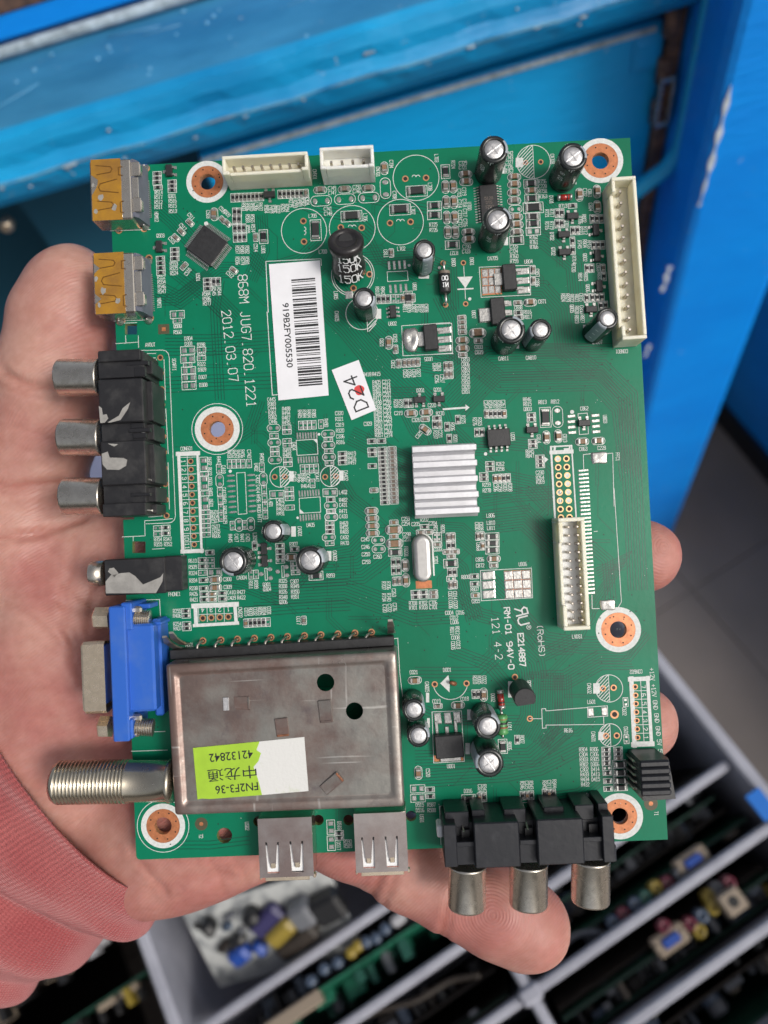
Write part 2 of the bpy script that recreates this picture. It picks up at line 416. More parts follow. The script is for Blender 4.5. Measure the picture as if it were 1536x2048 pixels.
for q in ((637, 1640), (697, 1640), (822, 1632), (517, 1643)): splines.append(circ(P2(*q), 1.2))
put('bare_board', fill2d(splines, TH, -TH, ['mask', 'edge'], 'bare_board'), board)

silk = Ink(.05); trace = Ink(.012)
padS = MB()                                   # bare tinned pads, too small to take singly
def S(sec, s, x, y, ang=0, h=None, w=.105, gap=1.7, wf=.43):
    silk.text(s, b2(sec, x, y), h or .84, math.radians(ang), w, 0, wf, gap)

# ---- mounting holes: white ring, copper land with plated hole and vias
for sec, x, y, rh, rc, rw, ro in MOUNT:
    c = b2(sec, x, y); rh, rc, rw, ro = [rad(sec, q) for q in (rh, rc, rw, ro)]
    mb = MB(); mb.ring((0, 0), rh, rc, .035, 40)
    a = np.arange(24) * 2 * math.pi / 24
    o0 = np.c_[np.cos(a) * (rh + .02), np.sin(a) * (rh + .02)]
    mb.loft([np.c_[o0, np.full(24, .036)], np.c_[o0 * .985, np.full(24, .0)], np.c_[o0 * .985, np.full(24, -TH)]], 1, False, False)
    for k in range(8):
        t = k * math.pi / 4 + .3; mb.disc((math.cos(t) * (rh * .38 + rc * .62), math.sin(t) * (rh * .38 + rc * .62)), .19, .045, 8, 2)
    mb.build('mounting_land', ['copper', 'ring', 'hole'], board).location = (c[0] * .001, c[1] * .001, 0)
    mb = MB(); mb.ring((0, 0), rc + .02, rw, .03, 44)
    mb.build('white_ring', ['silk'], board).location = (c[0] * .001, c[1] * .001, 0)
    if ro: silk.ring(c, ro, .14, 48)

# ---- chip parts: one mesh per kind, shared by all copies
def chip_mesh(L, W, H, end, mats, fil=.18, dome=0):
    mb = MB()
    mb.box((0, 0, H / 2 + .03), (L - end * 2 + .02, W * .93, H * .96), 0, .05)
    for s in (-1, 1):
        mb.box((s * (L / 2 - end / 2), 0, H / 2 + .02), (end, W, H), 1, .07)
        mb.prism([(s * (L / 2 - end * .6), -W * .56), (s * (L / 2 + fil), -W * .52), (s * (L / 2 + fil), W * .52), (s * (L / 2 - end * .6), W * .56)][::s], .02, .12, 1)
    return mb.mesh('chip_part', mats)
ME = {'r': chip_mesh(1.32, .70, .38, .33, ['resbody', 'solder']), 'k': chip_mesh(1.35, .74, .55, .34, ['grayc', 'solder']),
      'K': chip_mesh(1.35, .74, .55, .34, ['tan', 'solder']),
      'C': chip_mesh(2.05, 1.15, .85, .52, ['tan', 'solder']), 'c': chip_mesh(2.05, 1.15, .85, .52, ['grayc', 'solder']),
      'R': chip_mesh(2.3, 1.3, .5, .45, ['resbody', 'solder']), 'B': chip_mesh(3.9, 1.75, .8, .55, ['ferrite', 'solder']),
      'F': chip_mesh(2.3, 1.15, .8, .5, ['ferrite', 'solder']), 'T': chip_mesh(3.5, 1.75, .55, .5, ['resbody', 'solder']), 'G': chip_mesh(2.9, 1.6, 1.1, .6, ['tan', 'solder'])}
NAME = {'r': 'chip_resistor', 'k': 'chip_capacitor', 'K': 'chip_capacitor', 'C': 'chip_capacitor', 'c': 'chip_capacitor', 'R': 'chip_resistor', 'B': 'ferrite_bead', 'F': 'ferrite_bead', 'T': 'chip_resistor', 'G': 'chip_capacitor'}
OUT = {'r': (2.0, 1.12, 0), 'k': (2.0, 1.12, .2), 'K': (2.0, 1.12, .2), 'C': (3.05, 1.68, .8), 'c': (3.05, 1.68, .8), 'R': (3.25, 2.0, 0), 'B': (4.9, 2.5, 0), 'F': (3.1, 1.7, 0),
       'T': (4.6, 2.5, 0), 'G': (3.9, 2.2, 1.05), 'e': (2.0, 1.12, 0), 'O': (3.05, 1.75, .85), 'D': (3.3, 1.8, 0), 'Q': (4.9, 2.4, 1.15)}
PAD = {'e': (.52, .62, .62), 'O': (.80, .95, 1.05), 'D': (.85, 1.05, 1.2), 'Q': (1.45, 1.15, 1.5)}
def pad(c, L, W, ang=0.0, oval=False, z=.02, t=.07):
    ca, sa = math.cos(ang), math.sin(ang)
    k = 10 if oval else 4
    if oval: q = [(L / 2 * math.cos(i * math.tau / k), W / 2 * math.sin(i * math.tau / k)) for i in range(k)]
    else: q = [(-L / 2, -W / 2), (L / 2, -W / 2), (L / 2, W / 2), (-L / 2, W / 2)]
    q0 = [(c[0] + x * ca - y * sa, c[1] + x * sa + y * ca) for x, y in q]
    q1 = [(c[0] + x * .8 * ca - y * .8 * sa, c[1] + x * .8 * sa + y * .8 * ca) for x, y in q]
    z += random.random() * .02
    padS.loft([np.c_[q0, np.full(k, z * .5)], np.c_[q1, np.full(k, z + t)]], 0, False, True, smooth=False)
def place(kind, c, ang, outline=True, label=None):
    if kind in ME:
        o = put(NAME[kind], ME[kind], board, (c[0], c[1], 0), ang + random.uniform(-.03, .03))
    else:
        d, L, W = PAD[kind]
        for s in (-1, 1): pad((c[0] + s * d * math.cos(ang), c[1] + s * d * math.sin(ang)), L, W, ang, kind in 'OQ')
    L, W, r = OUT[kind]
    if outline: silk.rect(c, L, W, ang, .13, r)
def rows(sec, txt):
    for ln in txt.replace('\n', ';').split(';'):
        t = ln.split()
        if not t: continue
        kind = t[0]; v = [float(q) for q in t[1:]]
        if len(v) == 3: x0, y0, a = v; x1, y1, n = x0, y0, 1
        else: x0, y0, x1, y1, n, a = v; n = int(n)
        for i in range(n):
            f = i / (n - 1) if n > 1 else 0
            place(kind, b2(sec, x0 + (x1 - x0) * f, y0 + (y1 - y0) * f), math.radians(-a))
rows('A', """r 593 338 593 404 3 0; r 600 444 0; r 709 402 709 464 3 0; r 728 922 728 988 3 0; r 618 988 622 1098 4 0
k 845 712 45; k 780 782 45; k 738 828 45; k 800 1046 -45; k 1182 1078 40; k 1098 692 48; k 1132 716 48; C 1032 648 90
r 1177 522 1392 512 8 90; r 1190 632 1222 632 2 90; r 1190 688 1222 688 2 90; r 1192 758 1258 755 3 90; r 1196 830 1262 826 3 90
k 1350 825 90; R 1410 820 90; r 980 1155 982 1218 3 0; r 1030 1167 1062 1166 2 90; D 748 1418 0; e 748 1465 0""")
rows('B', """r 232 495 395 490 6 90; k 432 488 90; c 540 463 0; c 727 457 0; c 908 450 0; Q 546 545 0; Q 729 532 0; Q 912 520 0
C 1032 295 90; Q 1040 448 90; B 505 770 90; B 780 663 0; B 1153 613 0; B 1280 470 0; k 1085 945 90
r 990 1302 1060 1300 3 90; e 1102 1296 90; e 1138 1296 90; K 1175 1294 90; R 1215 1292 90; k 1250 1290 90""")
rows('C', """c 218 412 90; c 222 505 90; c 226 600 90; c 232 690 90; C 265 410 90; C 270 505 90; C 275 600 90; c 278 690 90
C 340 335 0; C 345 382 0; c 358 690 0; C 360 735 0; R 218 318 90; R 150 528 0; R 150 585 0; R 260 768 0
C 640 352 0; C 640 398 0; C 638 448 0; c 640 498 0; O 648 548 0; C 652 598 0; C 655 645 0; c 655 692 0; R 655 740 0
R 742 392 0; C 745 437 0; R 748 485 0; T 757 540 0; R 755 595 0; R 757 638 0; D 757 684 0; C 1040 460 90; C 1148 440 90; C 1150 535 90
r 998 528 0; r 905 573 932 572 2 90; r 905 637 932 636 2 90; r 1000 680 1028 679 2 90; r 998 745 90; r 1000 800 90
r 1120 608 1175 608 3 90; r 1128 770 1182 768 3 90; r 1088 912 1115 911 2 90; k 1185 912 90; r 1190 962 90
r 1085 1095 90; r 1120 1092 1178 1090 3 90; r 1172 1142 1200 1140 2 90; k 755 920 90; k 757 988 90; C 738 1122 0; k 662 1125 0
r 665 1185 0; r 668 1212 0; k 318 1215 322 1305 4 0; C 322 1355 0; C 323 1405 0; k 324 1445 0; G 415 1310 0; k 420 1358 0""")
rows('D', """D 920 270 0; D 920 328 0; D 926 405 0; D 928 452 0; D 929 506 0; e 1012 265 0; e 1012 323 0; e 920 367 0
D 1027 1030 90; e 1030 1097 0; D 1032 1155 90; e 1035 1225 0; D 1036 1290 90; e 1040 1350 1045 1500 6 0
e 1200 1028 1288 1026 4 90; e 1330 1025 90; e 1128 1060 90; O 1133 1140 90; e 1135 1215 90; e 1139 1270 90; e 1142 1325 90; e 1144 1382 90
e 1415 1050 90; O 1425 1130 90; e 1430 1198 90; e 1433 1255 90; e 1436 1310 90; e 1438 1366 90; e 1220 1440 90; O 1262 1435 90; e 1300 1435 90; O 1341 1430 90""")
rows('E', """O 182 830 0; e 282 826 0; e 284 858 0; e 185 890 0; O 187 942 0; e 285 930 0; e 287 965 0; e 190 995 0; e 192 1028 0; O 192 1075 0; e 290 1075 0; e 292 1108 0
e 392 810 490 805 4 90; e 545 800 90; O 600 875 0; e 602 917 0; O 602 962 0; e 605 1007 0; O 607 1053 0; e 610 1098 0; r 710 1028 712 1094 3 0
e 405 1145 508 1140 4 90; e 480 1255 90; D 207 1340 0; e 302 1302 305 1368 3 0; e 308 1440 0; D 615 1325 0; r 620 1380 0; O 622 1425 0; e 625 1470 0; O 625 1515 0
r 935 932 0; r 1010 930 0; r 937 1000 0; r 940 1032 0; r 940 1122 0; k 952 1308 0; r 1015 995 1036 1400 14 0; k 1090 990 1108 1395 14 0; C 933 1467 0
r 1200 640 1234 640 2 90; C 1237 718 0; C 1352 710 0; k 1345 762 0; r 1435 755 0; C 1345 842 40; r 1420 802 90; k 1455 802 90
C 1067 175 90; k 1118 225 90; k 1142 335 90; k 1187 332 1288 325 4 90; k 1505 355 1540 353 2 90; k 1510 420 1542 418 2 90""")
rows('F', """k 325 655 90; r 355 656 415 655 3 90; K 447 655 90; r 258 785 292 784 2 90; r 125 695 90; r 50 745 90; r 65 828 90
r 348 1005 0; r 350 1040 0; r 305 1083 0; r 306 1110 0; K 385 1108 90; K 415 1106 90; r 445 1105 90; r 475 1103 90; r 637 665 0; r 638 695 0
r 647 850 0; r 648 880 0; T 735 680 90; Q 820 676 90; C 742 820 90; C 825 812 90; C 992 850 0; C 1105 845 0; r 697 960 700 1015 3 0""")
rows('G', """e 543 127 0; r 600 123 0; e 545 168 0; r 600 163 0; r 908 297 0; r 855 350 0; e 908 350 0; r 857 393 0; e 910 392 0; e 857 438 0; D 940 435 0; r 862 490 0; C 945 485 0
r 863 547 0; C 945 541 0; r 868 587 0; K 925 586 0; r 993 580 0; r 868 625 0; K 925 624 0; r 995 620 0; r 740 705 0; r 742 738 0; r 745 797 0; r 747 825 0
K 1160 790 90; r 1192 788 1283 783 4 90; e 1312 782 90; r 1220 250 90; e 1195 452 90; e 1229 450 90""")
rows('H', """r 230 275 0; r 232 318 0; r 233 360 0; e 233 390 0; r 343 300 0; C 320 362 0; e 345 412 0; e 347 445 0; e 350 478 0; R 507 505 0; e 612 100 0; r 614 133 0; r 615 166 0
O 605 210 0; e 612 255 0; O 625 52 0; e 620 10 0; C 938 65 0; C 940 122 0; C 942 178 0; O 985 232 0; O 988 300 0; K 1105 95 0; G 1105 152 0; K 1105 203 0; G 1110 257 0; F 1115 325 0
r 1103 400 90; r 1140 398 90; r 1105 465 90; r 1142 463 90; c 1192 425 90; C 1198 540 90; k 1112 548 90; k 1148 545 90; r 1340 130 0; k 1310 172 0; k 1372 170 0
e 1420 208 90; e 1452 206 90; k 1440 265 0; r 1270 635 0; r 1332 632 0; k 1408 632 0; r 1272 668 0; r 1335 665 0; k 1410 663 0; k 415 847 90; C 1265 1307 0""")
rows('I', """r 240 603 0; r 242 655 0; K 247 735 0; C 375 480 0; k 375 527 0; F 365 325 0; F 365 372 0; F 365 420 0; k 265 322 90; k 293 320 90; K 298 390 90
k 60 330 90; k 90 327 90; r 62 388 90; r 92 387 90; k 50 432 0; k 105 430 0; k 78 462 0; R 75 512 0; r 70 575 90; r 101 573 90; e 77 620 0; k 75 662 90; k 104 660 90
r 240 1425 90; r 268 1424 90; C 305 1428 90""")
rows('K', """C 1305 605 90; D 1300 722 0; D 1302 790 0; r 1390 727 0; r 1392 775 0; D 665 1003 90; D 668 1120 90; r 725 1045 0; r 727 1080 0""")
rows('L', """C 165 148 0; k 47 153 0; R 430 392 90; r 515 352 90; e 1155 130 90; e 1160 350 90; r 1040 410 1042 490 4 0; e 1045 520 0; r 1048 548 0; r 1050 597 0; r 1052 642 0
r 1110 410 0; r 1111 435 0; k 1112 460 0; F 1120 495 0; F 1122 543 0; F 1124 590 0; F 1126 632 0; F 228 698 0; K 293 692 90; r 320 692 90; r 547 682 90; K 573 681 90; r 598 680 90
r 678 670 90; K 703 670 90; r 728 669 90""")
# ---- reference lettering on the board
def T(sec, txt):
    for it in txt.replace('\n', ';').split(';'):
        t = it.strip().split('|')
        if len(t) < 3: continue
        S(sec, t[0].strip(), float(t[1]), float(t[2]), float(t[3]) if len(t) > 3 else 0, float(t[4]) if len(t) > 4 else None)
def TC(sec, words, x, y, dx, dy, ang=0):
    for i, w in enumerate(words.split()): S(sec, w, x + dx * i, y + dy * i, ang)
T('A', """R514|605|482;R517|603|517;R512|603|556;R511|603|592;Q301|708|508;R516|712|545;R515|712|583;R513|714|624;HDMI2|588|668|-90;Q503|618|812
R553|722|1028;R525|722|1063;R524|724|1100;R552|625|1130;R554|627|1166;R546|629|1203;R547|630|1240;HDMI1|610|1330|-90;D500|752|1507
C511|853|665|-50;C517|790|745|-50;C515|706|848|-50;C510|828|1090|50;C512|1152|1110|-42;C519|1095|615|-50;C509|1128|640|-50;C503|985|648|-90
R584|972|1258;R586|974|1296;R577|976|1332;R545|1030|1240|-90;R544|1070|1240|-90;U501|907|1132|-90;C514|1350|905|-90;L801|1408|920|-90
R583|1288|680|-90;R565|1325|680|-90;R555|1290|762|-90;R574|1330|755|-90;R557|1210|920|-90;R580|1247|920|-90;R582|1285|920|-90;R556|1210|1005|-90;R579|1250|1005|-90;R581|1285|1005|-90
R903|1257|590|-90;R906|1288|592|-90;R905|1322|592|-90;L906|1355|590|-90;R437|1388|590|-90;R904|1430|608|-90;C907|1460|610|-90;R906|1492|608|-90;Q202|1522|610|-90""")
T('B', """C749|630|447;C747|632|483;C750|820|438;C746|820|472;C741|598|606;C748|600|643;CN901|497|342|-90;CN701|983|322|-90;C734|1085|262|-90;C708|1110|500|-90;L703|1432|217|-90
L708|1383|437|-90;L705|482|660;L706|885|672|-90;L707|1253|618|-90;L700|560|935;L702|1162|912;R725|1408|727;R726|1410|768;C811|1042|950|-90;L805|660|1270|-90;CA805|667|1430|-90
U802|1095|1487;U801|1265|1205|-90;R810|978|1235|-90;R842|1020|1235|-90;R811|1190|1370|-90;R809|1222|1370|-90;C807|1257|1370|-90;C816|1288|1370|-90;R818|1322|1370|-90;C808|1355|1368|-90
R279|315|562|-90;R293|347|568|-90;R901|380|562|-90;R902|412|555|-90;C904|442|545|-90;R265|252|600|-90;R294|285|600|-90""")
T('C', """R724|265|275|-90;C729|325|265;C721|325|292;C719|333|440|-90;C715|303|448|-90;C718|335|510|-90;C714|305|515|-90;C717|338|570|-90;C713|308|580|-90;C716|340|632|-90;C712|310|635|-90
U700|365|530|-90;R727|270|818|180;C730|348|778;C723|345|808;CA705|508|850;C725|638|778;C724|638|808;R760|640|838;R759|640|868;U804|728|870;R762|760|720;R761|762|750;R766|762|780
C742|608|205;C743|608|232;C727|608|262;C726|608|290;R767|610|317;CA708|875|240|-90;R756|813|378;C728|815|408;R758|816|438;R763|818|470;D701|868|490|-90;R713|940|528;C732|1075|445|-90;C861|1105|450|-90;C804|1110|535|-90
R721|842|575|-90;R717|872|572|-90;R716|842|650|-90;R719|872|648|-90;D702|872|715|-90;Q702|880|808|-90;D800|268|875|-90;D801|380|870|-90;U807|392|1195|-90;C871|813|1115;C838|665|1152;R816|722|1180;R817|724|1210
C857|782|940|-90;C836|782|1000|-90;C833|422|1395;C839|424|1427;CA811|575|1465;CA810|743|1460;CA807|1150|1365;CON801|1300|1422|180
R714|1008|860|-90;R720|1005|910|-90;Q701|962|640|-90;R706|1046|615|-90;R802|1070|605|-90;R710|1050|680|-90;R712|1078|680|-90;R745|1042|765|-90;R804|1074|760|-90;RP03|1102|765|-90;Q802|1075|845|-90;C803|1158|905|-90;R820|1165|960|-90
R805|1080|965|-90;R814|1046|965|-90;Q806|1092|1035|-90;C815|1052|1090|-90;R821|1025|1095|-90;R822|995|1095|-90;R829|968|1092|-90;R824|940|1092|-90;Q805|995|1160|-90;R828|1025|1168|-90;C850|1055|1165|-90;R823|1025|1225|-90;R827|1060|1222|-90""")
T('D', """D304|925|190;D301|927|225;R398|1010|232;R323|1012|293;R322|1013|362;D309|1016|398;D307|1020|448;D308|1024|500;D500|853|108;R560|853|148;AVOUT|670|232;SCART1|830|365|-90
D602|1066|1010|-90;R602|1068|1078|-90;D603|1070|1145|-90;R403|1073|1215|-90;D601|1076|1290|-90;R601|1097|1350;R604|1098|1380;C507|1102|1410;C607|1108|1447;C605|1110|1478;R606|1112|1508
CON601|913|925;R453|1198|962|-90;R452|1228|962|-90;R459|1257|962|-90;R456|1287|960|-90;C740|1330|960|-90;R443|1128|1005|-90;C418|1160|1065|-90;C413|1163|1212|-90;R431|1165|1270|-90;R429|1168|1335|-90;R479|1170|1400|-90
U402|1378|1050|-90;R450|1415|985|-90;C422|1388|1130|-90;C414|1390|1195|-90;R496|1393|1258|-90;R430|1396|1325|-90;R477|1400|1390|-90""")
TC('E', 'C445 R383 C444 R381 R382 C446', 165, 610, 2.4, 34); TC('E', 'R488 R494 R487 R495', 278, 682, 0, 35)
TC('E', 'R485 R384 R484 R385', 383, 722, 36, -1, -90); TC('E', 'C320 R321 C319 R320 C336 R316', 685, 716, 2.2, 44.4)
TC('E', 'R405 R404 R401 R358 R411 R498 R366 R460 R402 R361 R397 R341 R301 R357', 972, 478, 1.5, 31.3)
TC('E', 'C212 C214 C213 C297 C227 C299 C296 C201 C261 C229 C252 C277 C266 C274', 1046, 474, 1.3, 31.7)
T('E', """R490|585|790|-90;R419|782|1025;R416|783|1060;R497|785|1094;R493|285|1005;R489|285|1038;U404|338|970|-90;CA401|342|1205|-90;CA402|737|1195|-90;R466|380|1215|-90;R386|412|1215|-90;C425|447|1215|-90;C447|515|1210|-90
R464|425|1275;L401|160|1405|-90;C403|232|1383;R462|234|1415;R463|235|1450;R491|236|1485;L402|715|1322;R482|716|1382;C431|717|1420;R471|717|1468;C433|718|1508;R415|970|415;R418|900|418;C323|905|797
C821|1012|175|-90;C823|1115|140|-90;C812|1100|340|-90;C825|1192|412|-90;C826|1225|412|-90;C824|1260|410|-90;C827|1295|405|-90;D201|1310|540;Q201|1442|535;R270|1460|718;C219|1140|715;C326|1275|768;C220|1397|655;R237|1425|880|-90;C221|1462|875|-90
C325|1297|880|50;R228|1120|642|-90;R229|1157|642|-90;U835|1370|300|180;C834|1418|362|-90;C863|1452|360|-90;C256|1435|455|-90;C257|1475|450|-90""")
TC('F', 'C853 C806 C865 C852 C854 C850 C820 C851', 178, 276, .5, 32)
T('F', """C863|1000|900;C228|1128|893;C862|1007|618;U803|1152|692|-90;R846|608|555;R815|610|587;Q803|612|622;R813|715|573;R812|803|570;C814|690|830|-90;C813|872|825|-90;R845|627|918;R847|628|948;C230|697|1065;R264|698|1100;R269|700|1130
R262|420|1005;R258|420|1040;R259|325|1150;R278|327|1190;C206|388|1170|-90;C258|420|1170|-90;R205|455|1168|-90;R208|490|1168|-90;C264|320|590|-90;R284|350|590|-90;R287|382|590|-90;R283|412|590|-90;C267|442|587|-90;R276|243|710|-90;R265|278|710|-90;R275|163|695|-90
R206|88|745|-90;R201|107|830|-90;U205|508|815|-90;FFC1|1240|955|-90;L806|353|1365;L810|355|1415;L811|357|1452;C830|258|1440|-90;C828|288|1440|-90""")
T('G', """R354|545|205;R347|612|203;R355|546|240;R352|615|238;R610|787|355;R509|788|398;R324|790|440;R334|792|492;R238|794|546;R426|795|586;R421|797|626;C308|1030|483;C309|1032|537;C410|1058|575;R427|1125|573;C409|1060|613;R422|1127|611;CA304|1130|472
PHONE1|660|587;R255|678|705;R406|678|738;R254|680|795;R407|682|827;P21|592|765|-90;A001|765|942;CN202|1120|715|-90;C015|1162|712|-90;R003|1192|710|-90;C032|1224|708|-90;R005|1256|706|-90;R004|1287|705|-90;C031|1320|703|-90
R445|1050|197|-90;C417|1093|195|-90;R447|1132|195|-90;C421|1172|195|-90;R311|1193|522|-90;R339|1230|520|-90;Q301|1305|520;Q304|1307|553;R325|1418|495;R308|1418|532;R326|1419|570;R348|1420|608;Q306|1420|642;L309|1222|188|-90""")
T('H', """R469|722|102;R455|723|134;R483|725|168;C432|727|210;R470|728|254;U405|465|115;CA301|383|165|-90;CA302|652|352|-90;R307|335|262;R393|620|503;C307|343|548;R349|345|585;R350|347|627;R351|348|665;C017|373|848|-90
R202|1340|75;C253|1195|68;C254|1197|105;C205|1272|108;C204|1405|102;R021|1426|148|-90;R020|1480|145|-90;C033|1443|302;Y201|1428|385|-90;C298|1203|187;C251|1205|225;FB201|1200|320|-90;C245|885|225;C246|888,283""".replace(',', '|') + """;C250|890|340;C260|980|358;C293|893|398
R707|1028|580|-90;R734|1030|672|-90;C720|1035|755|-90;R706|1065|580|-90;R740|1068|670|-90;C722|1072|752|-90;C263|1105|635|-90;C276|1112|745|-90;R708|1252|715;R702|1330|713;C706|1406|711;R701|1254|750;R703|1332|748;C701|1408|746;C021|1258|1245;CA005|1360|1358|-90""")
T('I', """C856|278|485;C872|280|527;U806|578|517;R808|178|607;R807|242|693;C855|250|776;C007|72|735|-90;C006|75|800|-90;C014|105|735|-90;C020|109|800|-90;C004|65|857;C016|140|855;C012|98|890;L006|102|922;R011|85|985|-90;C005|92|1085|-90;R012|122|980|-90;C013|128|1080|-90;C008|108|1030
C868|268|395|-90;LVDS1|958|1022;CON602|1368|1268|180;D001|50|1255;D002|370|1450|-90;Q001|622|1360|-90;C022|310|1325|-90;R005|275|1325|-90;R010|243|1325|-90;C018|172|1457;CA602|1042|1385|-90;L601|1058|1478""")
T('K', "C520|1375|605|-90;D515|1315|840;R587|1400|838;D516|1317|878;R588|1402|878;USB1|1330|940|-90;USB2|52|995|-90;D518|728|990|-90;D517|722|1140|-90;R590|788|1108;R589|790|1140")
TC('L', 'R304 C304 R303 R302 C302 R433 R434 R432', 905, 410, 1.7, 29.5); TC('L', 'R306 C306 R305 D306 D414 D413 D415', 970, 409, 1.5, 29.5)
T('L', """D316|225|655;C324|295|640|-90;R342|322|640|-90;R346|545|622|-90;C325|572|620|-90;R343|598|620|-90;R345|677|618|-90;C311|705|615|-90;R344|735|612|-90;AV2|937|678;AVCON|1270|418|180;R616|817|297;U001|125|508;R006|470|390|-90;R007|545|350|-90
C019|38|125;L011|470|275|-90;C602|1148|185|-90;C601|1157|300|-90;CA601|965|335|-90;T1|1337|788|-90""")
T('J', "T2|1020|955|-90")
# larger print
silk.text('868M JUG7.820.1221', P2(494, 682), 2.15, math.radians(-88.5), 0.185, wf=.595, gap=1.9)
silk.text('2012.03.07', P2(460, 692), 2.1, math.radians(-86), 0.185, wf=.595, gap=1.9)
silk.text('E214887', b2('I', 570, 1115), 1.25, math.radians(-88.5), .26, wf=.68, gap=1.5)
silk.text('RM-01 94V-0', b2('I', 482, 1035), 1.25, math.radians(-88.5), .24, wf=.80, gap=1.6)
silk.text('(RoHS)', b2('I', 705, 1053), 1.3, math.radians(-88.5), .15, wf=.78, gap=1.6)
silk.text('121 4-2', b2('I', 398, 1036), 1.6, math.radians(-87), .15, wf=.62, gap=2.3)
# component mark beside the number: a reversed R joined to a leaning U
c = b2('I', 577, 880)
def rk(pts, w=.34):
    a = math.radians(-78)
    silk.line([(c[0] + x * math.cos(a) - y * math.sin(a), c[1] + x * math.sin(a) + y * math.cos(a)) for x, y in pts], w)
rk([(-.35, -1.3), (-.35, 1.35), (-1.5, 1.35), (-1.9, .8), (-1.5, .15), (-.35, .1)]); rk([(-1.1, .1), (-2.0, -1.3)])
rk([(.2, 1.0), (.2, -.9), (.7, -1.3), (1.4, -1.3), (1.9, -.9), (1.9, 1.0)])
silk.ring(b2('I', 620, 957), .5, .1, 20); silk.text('R', b2('I', 620, 957), .5, math.radians(-88), .1)

# ---- outlines, circles and symbols
def L(sec, *pts, w=.14, close=False): silk.line([b2(sec, x, y) for x, y in pts], w, close=close)
def ringS(sec, x, y, r, w=.15, a0=0, a1=360): silk.ring(b2(sec, x, y), rad(sec, r), w, 56, math.radians(a0), math.radians(a1))
def dot(sec, x, y, r):
    c = b2(sec, x, y); q = rad(sec, r); silk.poly([(c[0] + q * math.cos(i * .524), c[1] + q * math.sin(i * .524)) for i in range(12)])
for x, y, r in ((1275, 368, 178), (415, 775, 176), (785, 755, 178), (1155, 708, 178), (790, 1112, 166), (790, 1112, 150)): ringS('B', x, y, r)
for x, y, v in ((1275, 362, 0), (415, 775, 1), (785, 745, 0), (1155, 702, 0)):
    for k in (-1, 1):
        if v: ringS('B', x, y + 15 * k, 15, .14, -90, 90)
        else: ringS('B', x + 15 * k, y, 15, .14, 0, 180)
ringS('B', 860, 1410, 125); ringS('C', 758, 258, 104); ringS('E', 232, 1205, 80); ringS('E', 620, 1200, 80); ringS('I', 1180, 1385, 94); ringS('L', 1065, 325, 66); ringS('L', 120, 12, 102, .16, 195, 345)
def hatch(sec, x, y, r, side):
    c = b2(sec, x, y); q = rad(sec, r); st = .56
    L0 = []
    for i in range(-14, 15):
        s = i * st * 1.4142
        # line x - y = s clipped to the half disc
        pts = []
        for t in np.linspace(-q * 1.5, q * 1.5, 61):
            p = np.array([t + s / 2, t - s / 2])
            if p @ p < q * q and p[0] * side > 0.02: pts.append(p)
        if len(pts) > 2: silk.line([c + pts[0], c + pts[-1]], .17)
    silk.line([c + (0, -q), c + (0, q)], .14)
hatch('E', 232, 1205, 80, 1); hatch('E', 620, 1200, 80, 1); hatch('C', 758, 258, 104, -1); hatch('I', 1180, 1385, 94, -1); hatch('L', 1065, 325, 66, -1); hatch('B', 900, 1480, 70, 1)
def patch(sec, x, y, w, h, a=0): 
    pts = [(-w / 2, -h / 2), (w / 2, -h / 2), (w / 2, h / 2), (-w / 2, h / 2)]
    silk.poly([b2(sec, x + p, y + q) for p, q in pts][::-1])
for a in (('E', 318, 1200, 34, 78), ('E', 702, 1195, 34, 78), ('C', 672, 262, 46, 58), ('C', 570, 300, 22, 60), ('C', 1012, 375, 20, 40), ('C', 590, 745, 26, 50), ('I', 1092, 1385, 46, 72), ('L', 1012, 330, 36, 48),
          ('B', 985, 1412, 45, 75), ('B', 1335, 1120, 80, 42), ('C', 1075, 1290, 24, 62), ('C', 655, 1385, 30, 40), ('H', 335, 165, 36, 78), ('H', 605, 352, 40, 74), ('L', 232, 205, 24, 62), ('L', 222, 405, 26, 66),
          ('K', 1372, 55, 24, 70), ('K', 1378, 240, 20, 70), ('L', 478, 55, 34, 96)): patch(*a)
# diode symbol, arrow, dots
silk.poly([b2('C', *q) for q in ((290, 965), (340, 1035), (385, 962))]); L('C', (330, 900), (341, 1100)); L('C', (295, 1041), (386, 1036), w=.3)
L('F', (25, 623), (180, 612), w=.42); silk.poly([b2('F', *q) for q in ((178, 590), (178, 634), (206, 611))][::1]); silk.poly([b2('F', *q) for q in ((730, 955), (732, 996), (756, 973))])
for q in (('F', 318, 935, 12), ('E', 530, 878, 11), ('H', 366, 60, 10), ('C', 180, 908, 9), ('C', 367, 1100, 10), ('D', 1204, 1077, 11), ('A', 970, 720, 17), ('B', 1222, 1040, 11), ('B', 1455, 1058, 10), ('F', 922, 642, 14)): dot(*q)
